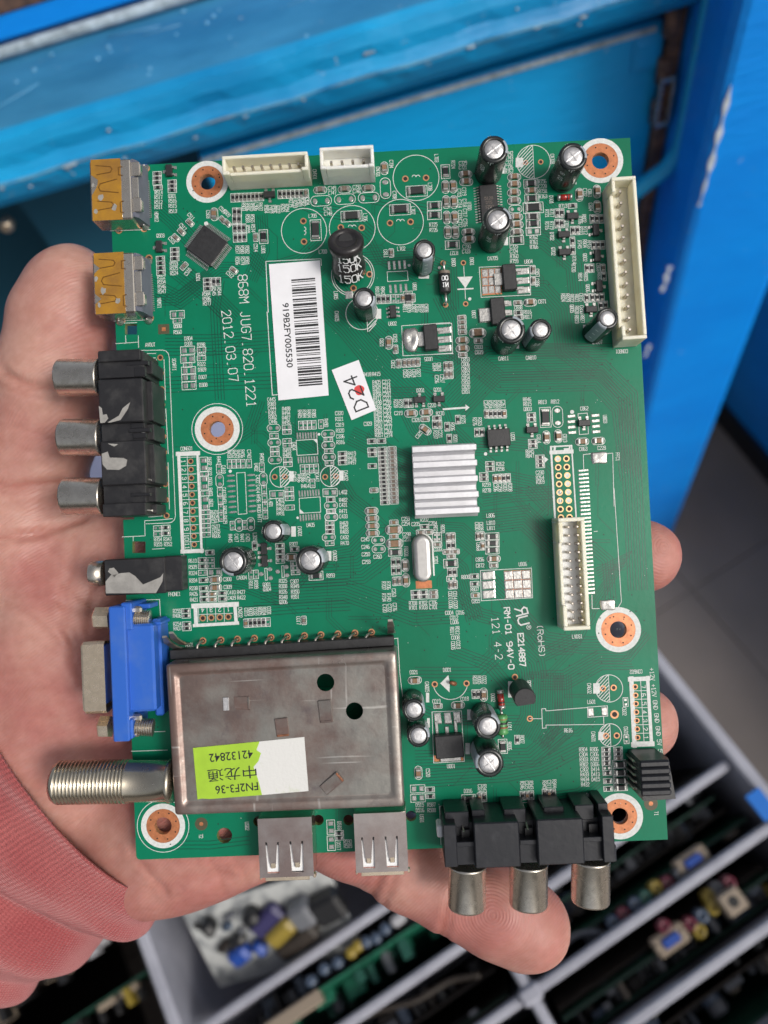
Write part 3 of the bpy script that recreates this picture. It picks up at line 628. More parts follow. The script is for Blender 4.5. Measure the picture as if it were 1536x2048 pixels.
# empty chip outlines with pads
def padrow(sec, x0, y0, x1, y1, n, w, h, oval=False):
    k = CROP[sec][2] / 8.66
    for i in range(n):
        f = i / max(1, n - 1); pad(b2(sec, x0 + (x1 - x0) * f, y0 + (y1 - y0) * f), w * k, h * k, .04, oval)
padrow('B', 1068, 1040, 1188, 1033, 4, 20, 66); padrow('B', 1078, 1220, 1198, 1213, 4, 20, 66); L('B', (1053, 1090), (1208, 1083), (1215, 1155), (1057, 1165), close=True)
padrow('E', 365, 890, 512, 884, 8, 14, 52); padrow('E', 372, 1075, 516, 1068, 8, 14, 52); L('E', (355, 925), (515, 915), (522, 1030), (362, 1040), close=True); silk.poly([b2('E', *q) for q in ((485, 918), (515, 948), (515, 917))])
padrow('E', 380, 1335, 528, 1325, 8, 14, 52); padrow('H', 388, 62, 536, 50, 8, 14, 52); L('E', (378, 1370), (538, 1358), (543, 1475), (383, 1485), close=True); silk.poly([b2('E', *q) for q in ((381, 1450), (383, 1485), (418, 1483))])
padrow('D', 1205, 1106, 1220, 1350, 8, 60, 17, True); padrow('D', 1342, 1102, 1352, 1344, 8, 60, 17, True); L('D', (1246, 1088), (1303, 1085), (1315, 1360), (1258, 1365), close=True)
padrow('F', 915, 672, 921, 786, 4, 58, 20); padrow('F', 1083, 667, 1090, 780, 4, 58, 20); L('F', (963, 655), (1028, 650), (1036, 795), (973, 800), close=True)
padrow('I', 336, 597, 341, 728, 3, 92, 58); L('I', (282, 562), (638, 545), (646, 752), (288, 773), close=True)
for i in range(3):
    for j in range(3): padrow('I', 476 + 62 * i + j * 4, 597 + 65 * j - i * 3, 0, 0, 1, 60, 62)
padrow('X', 1166, 941, 1179, 1186, 32, 21, 4.2)
for q in ((1265, 447), (1325, 413), (1330, 475), (1380, 430), (1440, 398), (1445, 456)): padrow('G', *q, 0, 0, 1, 34, 32, True)
L('G', (1290, 408), (1306, 406), (1310, 488), (1294, 490), close=True); L('G', (1408, 390), (1424, 388), (1427, 470), (1411, 472), close=True)
padrow('L', 950, 190, 1030, 185, 2, 34, 50); L('L', (930, 160), (1047, 152), (1050, 212), (933, 220), close=True)
L('L', (590, 228), (658, 228)); L('L', (930, 162), (685, 182), (682, 168), (660, 170), (664, 285), (686, 283), (685, 266), (1027, 262), (1025, 215))
padrow('B', 760, 1265, 0, 0, 1, 60, 60)
# labelled rows of plated holes
def hdr(px_quads, w=.5):
    for a, b, c_, d in px_quads: silk.poly([P2(*q) for q in (a, d, c_, b)])
def band(p, q, w):
    silk.line([P2(*p), P2(*q)], w, ext=True)
band((357.5, 908), (366, 1104), .75); band((395, 907), (403.5, 1104), .55); band((356, 908), (396, 906.5), 1.0); band((365, 1103), (404, 1101.5), .9)
for i in range(11):
    y = 914 + i * 16.9; x = 374 + i * .75
    band((x - 14, y + 1), (x + 17, y), .13); silk.text(str(i + 1), P2(x - 7, y + 9), .95, math.radians(-90), .14)
band((374.5, 912), (382.5, 1100), .13)
band((387.5, 1212), (473, 1208.5), 1.1); band((389, 1251), (475, 1246), .75); band((391, 1213), (392.5, 1250), .9); band((470, 1209), (472.5, 1246), .8)
for i in range(4):
    x = 405.5 + i * 17; silk.text(str(4 - i), P2(x, 1220 - i * .5), .95, math.radians(180), .14); band((x - 8.5, 1214 - i * .5), (x - 7.5, 1244 - i * .5), .13)
band((398, 1229), (465, 1226.5), .13)
band((1262.5, 1357), (1269, 1491), 1.0); band((1295, 1355), (1303, 1489), .75); band((1260, 1358.5), (1296, 1357), 1.0); band((1267, 1489), (1304, 1487.5), 1.1)
for i in range(7):
    x = 1286 + i * .95; y = 1373 + i * 17; silk.text(str(7 - i), P2(x, y), .95, math.radians(-90), .14); band((x - 18, y + 8.5), (x + 8, y + 8), .13)
band((1281, 1362), (1288, 1484), .13)
silk.text('+12V +12V GND GND GND 5V 5V', P2(1312, 1423), .92, math.radians(-87), .12)
# connector outlines
L('D', (600, 270), (752, 268), (775, 274), (790, 290), (797, 320), (838, 1375), (832, 1400), (815, 1416), (795, 1422), (640, 1428)); 
for x0, x1 in ((712, 747), (762, 802)):
    L('D', (x0, 330), ((x0 * 3 + x1) / 4, 600)); L('D', ((x0 * 1.4 + x1 * .6) / 2, 660), ((x0 + x1) / 2 + 8, 960)); L('D', ((x0 * .5 + x1 * 1.5) / 2 - 3, 1020), (x1 - 4, 1330))
L('D', (620, 292), (705, 290)); L('D', (640, 322), (705, 320)); L('D', (660, 1382), (750, 1375)); L('D', (440, 225), (590, 215)); L('D', (505, 172), (508, 222)); L('D', (590, 172), (592, 250)); L('D', (495, 88), (580, 84))
L('G', (318, 632), (556, 624), (570, 870), (575, 1270)); L('G', (725, 310), (733, 545), (700, 552)); L('G', (296, 188), (455, 180), (452, 75), (570, 68), (645, 60)); L('G', (505, 273), (590, 268)); L('G', (372, 190), (372, 216))
L('J', (565, 400), (800, 392)); L('J', (640, 275), (785, 270)); L('G', (700, 968), (1536, 932)); L('H', (0, 1045), (1060, 990)); L('H', (1100, 988), (1135, 984), (1150, 1250), (1185, 1536)); 
L('L', (55, 745), (1000, 705), (1008, 760)); L('L', (55, 745), (62, 850)); L('K', (1460, 850), (1530, 846)); L('K', (1460, 850), (1470, 1130))
L('F', (772, 885), (918, 877), (950, 1375), w=.32); L('F', (774, 886), (805, 1425), w=.45); band((1103, 905), (1143, 903), .9); L('F', (800, 905), (802, 885), w=.5); L('F', (870, 902), (905, 900), (905, 880), w=.4)
L('F', (1003, 1040), (1000, 940), (1060, 933)); L('F', (1170, 932), (1205, 930), (1215, 1300)); L('I', (1215, -10), (1266, 782), (1240, 826)); L('I', (1060, 735), (1062, 828), (1112, 828)); L('I', (780, 222), (830, 224)); L('I', (1075, 290), (1098, 288))
L('L', (12, 188), (185, 182), (203, 480), (22, 490), close=True); L('C', (425, 905), (737, 893), (741, 1075), (437, 1090), close=True); L('E', (1165, 45), (1536, 20)); L('E', (1165, 45), (1175, 275), (1560, 258)); L('C', (150, 1255), (256, 1250), (262, 1432), (150, 1440))
L('B', (122, 1010), (545, 990), (548, 1040)); L('B', (122, 1010), (140, 1400), w=.18); L('E', (132, -60), (172, 577), (214, 574), w=.18)
L('K', (1355, -10), (1362, -15)); L('A', (232, 775), (540, 765)); L('A', (262, 1468), (560, 1458))
silk.ring(P2(845, 1117), .1, .1, 8)
for dx in (-1,):
    c1, c2 = P2(838, 1092), P2(846, 1150); 
q = [P2(845 + 20 * math.cos(a), 1090 + 21 * math.sin(a)) for a in np.linspace(math.pi, 2 * math.pi, 14)] + [P2(868, 1150)]
silk.line(q, .35); silk.line([P2(825, 1090), P2(828, 1148)], .35)
for q in ((700, 1035, .8), (700, 760, .8)): pass
silk.mb.build('printed_marking', ['silk'], board)

# ---- plated holes
def hole_mesh(r, k=.6, m=('ring', 'hole')):
    mb = MB(); mb.ring((0, 0), r * k, r, .06, 18); mb.loft([np.c_[[(math.cos(t) * r * k, math.sin(t) * r * k) for t in np.arange(14) * math.tau / 14], np.full(14, z)] for z in (.06, .02)], 1, False, True)
    return mb.mesh('plated_hole', list(m))
HM = {}
GH = (hole_mesh(.74, .62, ('goldring', 'hole')), hole_mesh(.74, .66, ('goldring', 'silk')))
def hole(sec, x, y, r=6.6):
    if r not in HM: HM[r] = hole_mesh(r / 8.66)
    c = b2(sec, x, y); return put('plated_hole', HM[r], board, (c[0], c[1], random.random() * .004))
for q in ((1193, 375), (1352, 368), (410, 700), (415, 858), (697, 748), (858, 752), (1075, 715), (1233, 706), (918, 1108), (795, 1215)): hole('B', *q)
for q in ((710, 262), (803, 258), (203, 880), (219, 1136), (328, 878), (342, 1130)): hole('C', *q, 5.4)
for i in range(11): hole('D', 737 + 4.2 * i, 318 + 105.5 * i, 6.2)
for i in range(11): hole('X', 381.5 + .72 * i, 922.5 + 16.65 * i, 5.6)
for i in range(4): hole('X', 405.7 + 17 * i, 1236.2 - .9 * i, 6.6)
for i in range(7): hole('X', 1270.3 + .8 * i, 1373.5 + 16.9 * i, 5.4)
for q in ((190, 1205), (268, 1203), (577, 1205), (660, 1200)): hole('E', *q, 5.8)
for q in ((1137, 1385), (1212, 1380), (185, 1350), (523, 1305)): hole('I', *q, 6.2)
for q in ((1040, 330), (1103, 328), (590, 228), (28, 25)): hole('L', *q, 6.2)
hole('L', 1090, 203, 8.5)
for i in range(8):
    for j in (0, 1):
        o = hole('F', 822 + 3.2 * i + 60 * j, 970 + 58.5 * i - 2 * j, 6.4)
        o.data = GH[1 if i in (4, 5) or (i, j) in ((0, 0), (2, 1), (3, 1)) else 0]
for i in range(11): hole('X', (406, 442, 475, 509, 542, 575, 609, 642, 676, 710, 743)[i], 1281.5 - 1.72 * i, 7)
for q in ((300, 770), (493, 757), (510, 295), (530, 985), (330, 1455), (540, 1445)): hole('A', *q, 7.5)
# fiducials and bare copper
for sec, x, y, r in (('L', 1305, 730, 40), ('J', 1022, 875, 42)):
    c = b2(sec, x, y); mb = MB(); mb.disc((0, 0), rad(sec, r), .03, 24, 0); mb.disc((0, 0), rad(sec, 13), .045, 14, 1)
    put('fiducial_mark', mb.mesh('fiducial_mark', ['mark', 'copper']), board, (c[0], c[1], 0))
c = b2('D', 760, 128); mb = MB(); mb.box((0, 0, .02), (2.6, 2.3, .04), 0); mb.box((0, 0, .035), (.9, .9, .05), 1); put('fiducial_mark', mb.mesh('test_pad', ['mark', 'copper']), board, (c[0], c[1], 0))
mb = MB()
for sec, zz_, qs in (('I', .012, ((446, 565), (630, 556), (637, 745), (455, 757))), ('C', .012, ((435, 915), (560, 908), (566, 1070), (445, 1078))), ('H', .03, ((1272, 545), (1395, 540), (1398, 600), (1275, 604))), ('L', .03, ((22, 445), (195, 438), (198, 475), (25, 482)))):
    mb = MB(); mb.prism([b2(sec, *q) for q in qs][::-1], 0, zz_, 0); mb.build('exposed_copper', ['copper'], board)
for i in range(3):
    for j in range(3): padrow('C', 460 + 40 * i, 940 + 52 * j - 3 * i, 0, 0, 1, 37, 48)
for i in range(3): padrow('C', 692 + i * 2, 929 + 58 * i, 0, 0, 1, 78, 40); padrow('C', 212, 1292 + 56 * i, 0, 0, 1, 84, 40)
for i in range(3): padrow('L', (45, 105, 160)[i], (228, 226, 222)[i], 0, 0, 1, 42, 66)
for q in ((600, 1128, 46, 34), (605, 1185, 46, 34), (455, 1200, 66, 90)): padrow('C', q[0], q[1], 0, 0, 1, q[2], q[3])
padS.build('bare_solder_pads', ['solder'], board)['kind'] = 'stuff'

# ---- traces: dark gaps between the copper, in bundles that turn by 45 degrees
def bundle(pts, n, pitch, w=.145):
    pts = [P2(*p) for p in pts]; pts = [np.array(p) for p in pts]
    for k in range(n):
        off = (k - (n - 1) / 2) * pitch
        q = []
        for i, p in enumerate(pts):
            a = pts[i] - pts[i - 1] if i else pts[1] - pts[0]; b = pts[i + 1] - pts[i] if i + 1 < len(pts) else a
            a = a / np.linalg.norm(a); b = b / np.linalg.norm(b); m = a + b; m /= np.linalg.norm(m); nrm = np.array([-m[1], m[0]])
            q.append(p + nrm * off / max(.5, m @ a))
        for a_, b_ in zip(q[:-1], q[1:]):
            if all(1.2 < e[0] < BW - 1.2 and 1.2 < e[1] < BH - 1.2 for e in (a_, b_)): trace.line([a_, b_], w, ext=False)
for a in (([(905, 812), (985, 727), (1210, 722), (1272, 785), (1292, 1180)], 14, .62), ([(905, 690), (1000, 765), (1195, 760), (1245, 815), (1262, 960)], 9, .6), ([(990, 560), (1010, 580), (1085, 580), (1120, 620), (1130, 700), (1190, 745)], 8, .62),
          ([(965, 1045), (1050, 1035), (1130, 1110)], 10, .6), ([(965, 1000), (1030, 990), (1105, 985)], 6, .6), ([(1195, 1150), (1245, 1120), (1180, 1220), (1150, 1280), (1085, 1310)], 6, .6), ([(1080, 1360), (1130, 1360), (1200, 1320), (1260, 1320), (1300, 1270)], 8, .62),
          ([(1085, 1345), (1082, 1440), (1060, 1480)], 18, .55), ([(1085, 1500), (1130, 1460), (1125, 1350)], 8, .55), ([(830, 1520), (1060, 1515), (1125, 1460)], 7, .7), ([(840, 1560), (1010, 1548), (1080, 1535), (1170, 1490)], 6, .7),
          ([(640, 590), (700, 650), (770, 735), (870, 830), (890, 890)], 12, .62), ([(655, 560), (735, 640), (820, 720), (905, 735), (960, 690)], 8, .62), ([(570, 1150), (720, 1140), (760, 1110), (790, 1080)], 10, .7), ([(520, 1190), (690, 1180), (830, 1230), (900, 1225)], 8, .7),
          ([(330, 520), (420, 590), (470, 640)], 8, .62), ([(280, 560), (360, 600), (440, 540), (480, 540)], 7, .6), ([(300, 400), (345, 440), (400, 500)], 7, .6), ([(310, 600), (350, 600), (420, 545)], 5, .6), ([(470, 480), (530, 540), (600, 520), (640, 480)], 6, .6),
          ([(520, 430), (525, 500), (500, 560)], 7, .55), ([(330, 690), (420, 690), (560, 680)], 7, .8), ([(330, 770), (430, 765), (560, 760)], 5, .9), ([(440, 900), (500, 860), (520, 800)], 5, .6), ([(560, 850), (640, 900), (700, 1000), (740, 1030)], 7, .6),
          ([(700, 870), (760, 900), (800, 960), (830, 960)], 8, .6), ([(790, 1020), (830, 1060), (920, 1065), (960, 1100)], 9, .55), ([(780, 950), (810, 960), (830, 990)], 14, .55), ([(870, 1030), (875, 1100), (920, 1140), (950, 1240)], 8, .55),
          ([(740, 860), (770, 900), (825, 925)], 7, .55), ([(960, 920), (1010, 960), (1060, 970), (1100, 1010)], 8, .6), ([(900, 850), (950, 900), (1000, 900)], 5, .6), ([(700, 390), (760, 400), (860, 420)], 4, .8), ([(700, 520), (830, 510), (900, 540), (905, 620)], 6, .6),
          ([(1000, 420), (1040, 470), (1090, 480), (1150, 530), (1160, 640)], 8, .6), ([(1090, 400), (1130, 440), (1180, 450)], 5, .6), ([(880, 590), (905, 640), (910, 730)], 7, .6), ([(1000, 1270), (1060, 1330), (1065, 1360)], 12, .62), ([(900, 1300), (980, 1330), (1040, 1400)], 5, .7),
          ([(430, 1040), (520, 1060), (620, 1150)], 5, .7), ([(470, 1240), (480, 1225), (600, 1215), (700, 1210)], 4, .8), ([(830, 1345), (960, 1345), (1010, 1300)], 4, .8), ([(300, 1690), (420, 1690), (500, 1680)], 3, .9), ([(1180, 1090), (1215, 1120), (1222, 1200)], 5, .6),
          ([(1030, 1220), (1090, 1280), (1160, 1290), (1200, 1290)], 7, .62), ([(590, 400), (640, 420), (700, 430), (745, 470)], 5, .7), ([(765, 790), (840, 790), (880, 830)], 7, .6), ([(830, 700), (870, 700), (905, 720)], 5, .6), ([(740, 1060), (700, 1100), (640, 1110), (560, 1200)], 6, .62), ([(960, 880), (1060, 890), (1110, 940), (1110, 1030)], 6, .62), ([(900, 1180), (960, 1230), (1000, 1240)], 6, .6), ([(850, 1420), (900, 1440), (1040, 1440)], 4, .7), ([(1090, 1600), (1160, 1590), (1220, 1540)], 6, .6),
          ([(400, 1160), (480, 1170), (560, 1200)], 5, .6), ([(740, 480), (760, 520), (840, 560)], 4, .6), ([(640, 880), (660, 960), (700, 1010)], 6, .6), ([(1000, 640), (1060, 700), (1180, 700)], 6, .6), ([(800, 800), (830, 860), (850, 880)], 6, .55), ([(440, 560), (430, 620), (440, 800)], 4, .7), ([(960, 1110), (960, 1140), (1010, 1190), (1080, 1290)], 7, .6)):
    bundle(*a)
rr = random.Random(11)
for k in range(120):                          # short runs that end at a via
    u, v = rr.uniform(300, 1270), rr.uniform(360, 1640); d = rr.choice((0, 45, 90, 135)); l = rr.uniform(20, 85); l2 = rr.uniform(12, 50); t = rr.choice((-45, 45))
    p1 = (u + l * math.cos(math.radians(d)), v + l * math.sin(math.radians(d))); p2 = (p1[0] + l2 * math.cos(math.radians(d + t)), p1[1] + l2 * math.sin(math.radians(d + t)))
    if all(240 < q[0] < 1290 and 345 < q[1] < 1680 for q in (p1, p2)): bundle([(u, v), p1, p2], rr.choice((1, 2, 2, 3)), .62, .1)
trace.mb.build('trace_gaps', ['trace'], board)['kind'] = 'stuff'
mb = MB()
for k in range(430):
    u, v = rr.uniform(240, 1310), rr.uniform(330, 1690)
    if rr.random() < .55:
        g = rr.choice(((860, 1060, 25), (760, 1250, 40), (900, 1240, 40), (1120, 1330, 50), (1150, 1480, 60), (1200, 720, 60), (950, 780, 60), (690, 1140, 50), (1230, 1220, 40), (420, 440, 50), (880, 720, 50), (1060, 460, 60), (1000, 1080, 40)))
        u, v = rr.gauss(g[0], g[2]), rr.gauss(g[1], g[2] * .7)
    c = P2(u, v)
    if 2 < c[0] < BW - 2 and 2 < c[1] < BH - 2: mb.disc(c, .17, .04 + .004 * rr.random(), 7, 0)
mb.build('via_holes', ['via'], board)['kind'] = 'stuff'
mb = MB()
for k in range(260):                          # specks of dust and lint
    c = P2(rr.uniform(240, 1310), rr.uniform(330, 1690)); s = rr.uniform(.05, .13)
    if 1 < c[0] < BW - 1 and 1 < c[1] < BH - 1: mb.box((c[0], c[1], .07), (s * rr.uniform(.6, 2.2), s, .04), 0, 0, rr.uniform(0, 3))
mb.build('dust_specks', ['dust'], board)['kind'] = 'stuff'
# ================================================================== PARTS THAT STAND ON THE BOARD
def cyl_text(mb, s, o, axis, r, h0, t0, size, w, mi, along=True, rev=1, ref=(0, 0, 1), wf=.62):
    """letters wrapped on a cylinder: h0 height of the line along the axis, t0 angle; along=False runs round the rim"""
    a = np.asarray(axis, float); a /= np.linalg.norm(a)
    x = np.asarray(ref, float) - a * (a @ np.asarray(ref, float))
    if np.linalg.norm(x) < 1e-6: x = np.array([1., 0, 0]) - a * a[0]
    x /= np.linalg.norm(x); y = np.cross(a, x); o = np.asarray(o, float)
    def at(u, v, k):
        th, hh = (t0 + rev * v / r, h0 + u) if along else (t0 + rev * u / r, h0 + v)
        return o + a * hh + (r + k) * (math.cos(th) * x + math.sin(th) * y)
    kk = 0
    for q in strokes(s, size, wf=wf):
        for p0, p1 in zip(q[:-1], q[1:]):
            p0, p1 = np.array(p0), np.array(p1); d = p1 - p0; L = np.linalg.norm(d)
            if L < 1e-6: continue
            d /= L; n = np.array([-d[1], d[0]]) * w / 2; st = max(1, int(L / .5)); kk += 1; k = .025 + .003 * (kk % 6)
            pts = [p0 - d * w / 2 + (d * (L + w)) * i / st for i in range(st + 1)]
            vs = [at(*(p + n), k) for p in pts] + [at(*(p - n), k) for p in pts]
            mb.add(vs, [(i, i + 1, st + 2 + i, st + 1 + i) for i in range(st)], mi)

# ---- electrolytic capacitors
def capacitor(sec, x, y, r, H, base=None, stripe=0.6, cross=True, mark='50 8 D', hs=None, label=None):
    top = bp(sec, x, y, H)
    b = np.array([top[0], top[1], 0.]) if base is None else bp(sec, base[0], base[1], 0)
    ax = top - b; Lh = np.linalg.norm(ax); axn = ax / Lh; o = b
    n = 36
    prof = [(0, r * .93), (.25, r), (Lh * .12, r), (Lh * .15, r * .965), (Lh * .18, r), (Lh - .7, r), (Lh - .3, r * .975), (Lh - .05, r * .89), (Lh, r * .80), (Lh - .05, r * .71), (Lh - .28, r * .655)]
    s0 = int(stripe / (2 * math.pi) * n)
    mb = MB(); mb.lathe(o, axn, prof, n, 0, True, False, True, lambda k, i: 1 if ((i - s0) % n) < 6 and 2 <= k <= 7 else 0, ref=(1, 0, 0))
    for j in range(3):
        cyl_text(mb, ('-', '-', '-')[j], o, axn, r, Lh * (.3 + .22 * j), stripe + .5, 1.3, .35, 2, False, 1, ref=(1, 0, 0))
    for j, a0 in enumerate((1.7, 3.0, 4.25)):
        cyl_text(mb, mark, o, axn, r, Lh * .66, stripe + a0, 1.05, .13, 2, True, 1, ref=(1, 0, 0))
        cyl_text(mb, ('V', '50', 'uF')[j].replace('u', '1'), o, axn, r * .985, Lh - .62, stripe + a0 + .5, .95, .17, 2, False, 1, ref=(1, 0, 0))
    c = mb.build('capacitor', ['sleeve', 'stripe', 'wht'], board)
    if label: c['label'] = label
    mb = MB(); q = Lh - .22; rt = r * .665
    tp = o + axn * q
    mb.lathe(tp, axn, [(0, rt), (.12, rt * .96), (.14, rt * .5), (.15, .05)], n, 0, False, True, True, ref=(1, 0, 0))
    if cross:
        xx = np.array([1, 0, 0]) - axn * axn[0]; xx /= np.linalg.norm(xx); yy = np.cross(axn, xx)
        for d1, d2 in ((xx, yy), (yy, xx)):
            d1 = d1 * math.cos(.6) + np.cross(axn, d1) * math.sin(.6); d2 = np.cross(axn, d1)
            for sg in (-1, 1):
                e = d1 * rt * .9; w = d2 * .10; u = axn * .165; f = axn * .10
                mb.add([tp + e * sg * .08 - w + u, tp + e * sg - w + u, tp + e * sg + u * 1.25, tp + e * sg * .08 + u * 1.25, tp + e * sg + w + u, tp + e * sg * .08 + w + u], [(0, 1, 2, 3), (3, 2, 4, 5)], 0)
    mb.build('can_top', ['can'], c)
    return c
capacitor('C', 517, 178, 3.15, 11.5, stripe=-.35, mark='8SD', label='capacitor standing by the top edge above the many legged chip')
capacitor('C', 1003, 222, 3.15, 11.5, stripe=-.2, mark='D1 8')
capacitor('C', 540, 612, 3.15, 12, stripe=-.1, mark='FYK')
capacitor('C', 88, 798, 2.45, 11, stripe=-1.9, cross=False, mark='1LL')
capacitor('C', 622, 1287, 3.15, 11.5, stripe=.35, mark='D 8')
capacitor('C', 803, 1287, 2.45, 11, stripe=2.9, cross=False, mark='1DO')
capacitor('C', 1215, 1217, 2.45, 11, base=(1120, 1312), stripe=3.5, cross=False, mark='K1')
capacitor('B', 875, 1292, 2.55, 10.5, stripe=-1.0, cross=False, mark='OK')
capacitor('G', 1068, 362, 3.15, 11, stripe=3.7, mark='D 8')
capacitor('G', 1348, 150, 2.5, 10.5, stripe=-.5, cross=False, mark='1S')
capacitor('H', 462, 388, 3.15, 11, stripe=-.3, mark='K 8')
capacitor('K', 1272, 148, 2.5, 10.5, stripe=-.4, cross=False, mark='1S')
capacitor('K', 1306, 335, 2.5, 10.5, base=(1300, 275), stripe=-.3, cross=False, mark='1S')
capacitor('L', 342, 275, 2.85, 11, stripe=.3, cross=False, mark='D 8')
capacitor('L', 350, 492, 3.15, 11.5, stripe=2.6, mark='D 8')

# ---- drum inductor with printed value
mb = MB(); t = bp('B', 733, 838, 8.8); b = bp('B', 764, 1090, 0.3); ax = (t - b); Lh = np.linalg.norm(ax); ax /= Lh
pr = [(0, 3.5), (.4, 3.85), (3.2, 3.95), (4.6, 3.8), (6.0, 3.55), (9.5, 3.5), (11.2, 3.7), (12.6, 4.05), (14.6, 4.05), (15.3, 3.7), (15.5, 3.2), (15.42, 2.6), (14.95, 2.45), (14.9, 2.2)]
mb.lathe(b, ax, [(d * Lh / 15.5, r * 1.0) for d, r in pr], 40, 0, True, True, True, ref=(0, -1, 0))
for h, rr_, sz in ((2.3, 3.96, 2.15), (7.0, 3.66, 2.1), (11.6, 3.95, 1.9)): cyl_text(mb, '150K', b, ax, rr_, h * Lh / 15.5, .14, sz, .27, 1, False, 1, ref=(0, -1, 0), wf=.58)
mb.disc((b + ax * (Lh - .30))[:2], 1.6, (b + ax * (Lh - .30))[2], 18, 2)
mb.build('inductor', [mat('shrink_sleeve', (.030, .027, .028), .30, spec=.55, var=.5, vscale=300, bump=.5, bscale=350), 'wht', 'ferrite'], board)['label'] = 'tall black coil marked 150K'

# ---- quad flat chip turned by 37 degrees
def leads_row(mb, c, d, n, pitch, L, w, z0, mi=1, out=None):
    d = np.asarray(d, float); o = np.asarray(out, float)
    for i in range(n):
        p = np.asarray(c) + d * (i - (n - 1) / 2) * pitch
        a = p; bq = p + o * L * .35; cq = p + o * L
        s = d * w / 2
        for (q0, h0), (q1, h1) in (((a, z0), (bq, z0)), ((bq, z0), (p + o * L * .6, .12)), ((p + o * L * .6, .12), (cq, .10))):
            mb.add([(*(q0 - s), h0), (*(q1 - s), h1), (*(q1 + s), h1), (*(q0 + s), h0)], [(0, 1, 2, 3)], mi)
def qfp(sec, x, y, size, n, ang, H, pitch, name='processor_chip'):
    c = b2(sec, x, y); e = empty(name); e.parent = board; e.location = (c[0] * .001, c[1] * .001, 0); e.rotation_euler = (0, 0, ang)
    mb = MB(); mb.box((0, 0, H / 2 + .1), (size, size, H), 0, .12); mb.ring((-size * .36, size * .36), 0.02, .32, H + .105, 14, 1); mb.build('chip_body', ['chip', 'resbody'], e)
    mb = MB()
    for k in range(4):
        d = (math.cos(k * math.pi / 2), math.sin(k * math.pi / 2)); o = (d[1], -d[0])
        leads_row(mb, np.array(o) * size / 2, d, n, pitch, 1.25, pitch * .62, .8, 0, o)
    mb.build('chip_leads', ['solder'], e)['kind'] = 'stuff'
qfp('A', 985, 900, 6.9, 16, math.radians(-39), 1.2, .40)
def soic(sec, x, y, lx, ly, n, pitch, H, side='y', lead=1.0, ang=0, name='chip', w=None, mark=None, n2=None):
    c = b2(sec, x, y); e = empty(name); e.parent = board; e.location = (c[0] * .001, c[1] * .001, 0); e.rotation_euler = (0, 0, math.radians(ang))
    mb = MB(); mb.box((0, 0, H / 2 + .15), (lx, ly, H), 0, .15)
    ik = Ink(H + .165)
    if mark:
        for i, m in enumerate(mark): ik.text(m, (0, (len(mark) / 2 - i - .5) * 1.0), .62, 0, .08, 0)
    mb.build('chip_body', ['chip'], e)
    if mark: ik.mb.build('chip_marking', ['grayc'], e)
    mb = MB(); w = w or pitch * .4
    for s in (-1, 1):
        k = n if s < 0 or n2 is None else n2
        if side == 'y': leads_row(mb, (0, s * ly / 2), (1, 0), k, pitch if k == n else pitch * 2, lead, w, H * .5, 0, (0, s))
        else: leads_row(mb, (s * lx / 2, 0), (0, 1), k, pitch if k == n else pitch * 2, lead, w, H * .5, 0, (s, 0))
    o = mb.build('chip_leads', ['solder'], e); o['kind'] = 'stuff'
    return e
soic('F', 405, 826, 5.2, 4.0, 4, 1.27, 1.5, 'y', 1.15, 1.5)
soic('C', 482, 520, 4.0, 8.4, 14, .62, 1.1, 'x', 1.25, 1.5, mark=['5128', 'DTS', '1250'])
soic('B', 1098, 1402, 1.5, 2.9, 3, .95, 1.0, 'x', .8, 2, w=.45)
def sot(sec, x, y, ang, name='transistor'):
    if 'sot' not in ME:
        mb = MB(); mb.box((0, 0, .55), (2.7, 1.45, .95), 0, .12); ME['sot_body'] = mb.mesh('transistor', ['chip'])
        mb = MB()
        leads_row(mb, (0, .72), (1, 0), 2, 1.7, .75, .5, .5, 0, (0, 1)); leads_row(mb, (0, -.72), (1, 0), 1, 1, .75, .5, .5, 0, (0, -1))
        for q in ((-.85, 1.35), (.85, 1.35), (0, -1.35)): mb.box((q[0], q[1], .07), (.75, .6, .12), 0, .05)
        ME['sot'] = mb.mesh('transistor_leads', ['solder'])
    c = b2(sec, x, y); o = put(name, ME['sot_body'], board, (c[0], c[1], 0), math.radians(ang)); put('transistor_leads', ME['sot'], o)
for a in (('A', 690, 320, -90), ('A', 614, 902, -90), ('A', 1458, 505, 0), ('C', 995, 597, 0), ('C', 942, 710, 0), ('C', 946, 818, 0), ('C', 1138, 682, 90), ('C', 1147, 840, 90), ('C', 1158, 1027, 90), ('C', 1110, 1168, 0),
          ('E', 1303, 616, 180), ('E', 1450, 610, 0), ('F', 640, 770, 0), ('F', 1002, 722, 0), ('G', 1288, 270, 90), ('G', 1292, 355, 90)): sot(*a)
# ---- power regulators
def regulator(sec, x, y, lx, ly, H, tab, legs, ang=0, label=None):
    """tab: (dx, dy, w, h) metal tab; legs: list of the same"""
    c = b2(sec, x, y); k = CROP[sec][2] / 8.66
    mb = MB(); mb.box((0, 0, H / 2 + .1), (lx, ly, H), 0, .22); o = mb.build('regulator', ['chip'], board); o.location = (c[0] * .001, c[1] * .001, 0); o.rotation_euler = (0, 0, math.radians(ang))
    if label: o['label'] = label
    mb = MB(); mb.box((tab[0] * k, -tab[1] * k, .4), (tab[2] * k, tab[3] * k, .55), 0, .12); mb.build('metal_tab', ['solder'], o)
    for q in legs:
        mb = MB(); mb.box((q[0] * k, -q[1] * k, .22), (q[2] * k, q[3] * k, .28), 0, .08); mb.build('leg', ['solder'], o)
regulator('C', 606, 978, 3.1, 6.1, 1.7, (-66, 0, 52, 76), [(62, -50, 44, 20), (64, 8, 44, 20), (66, 64, 44, 20)], 2)
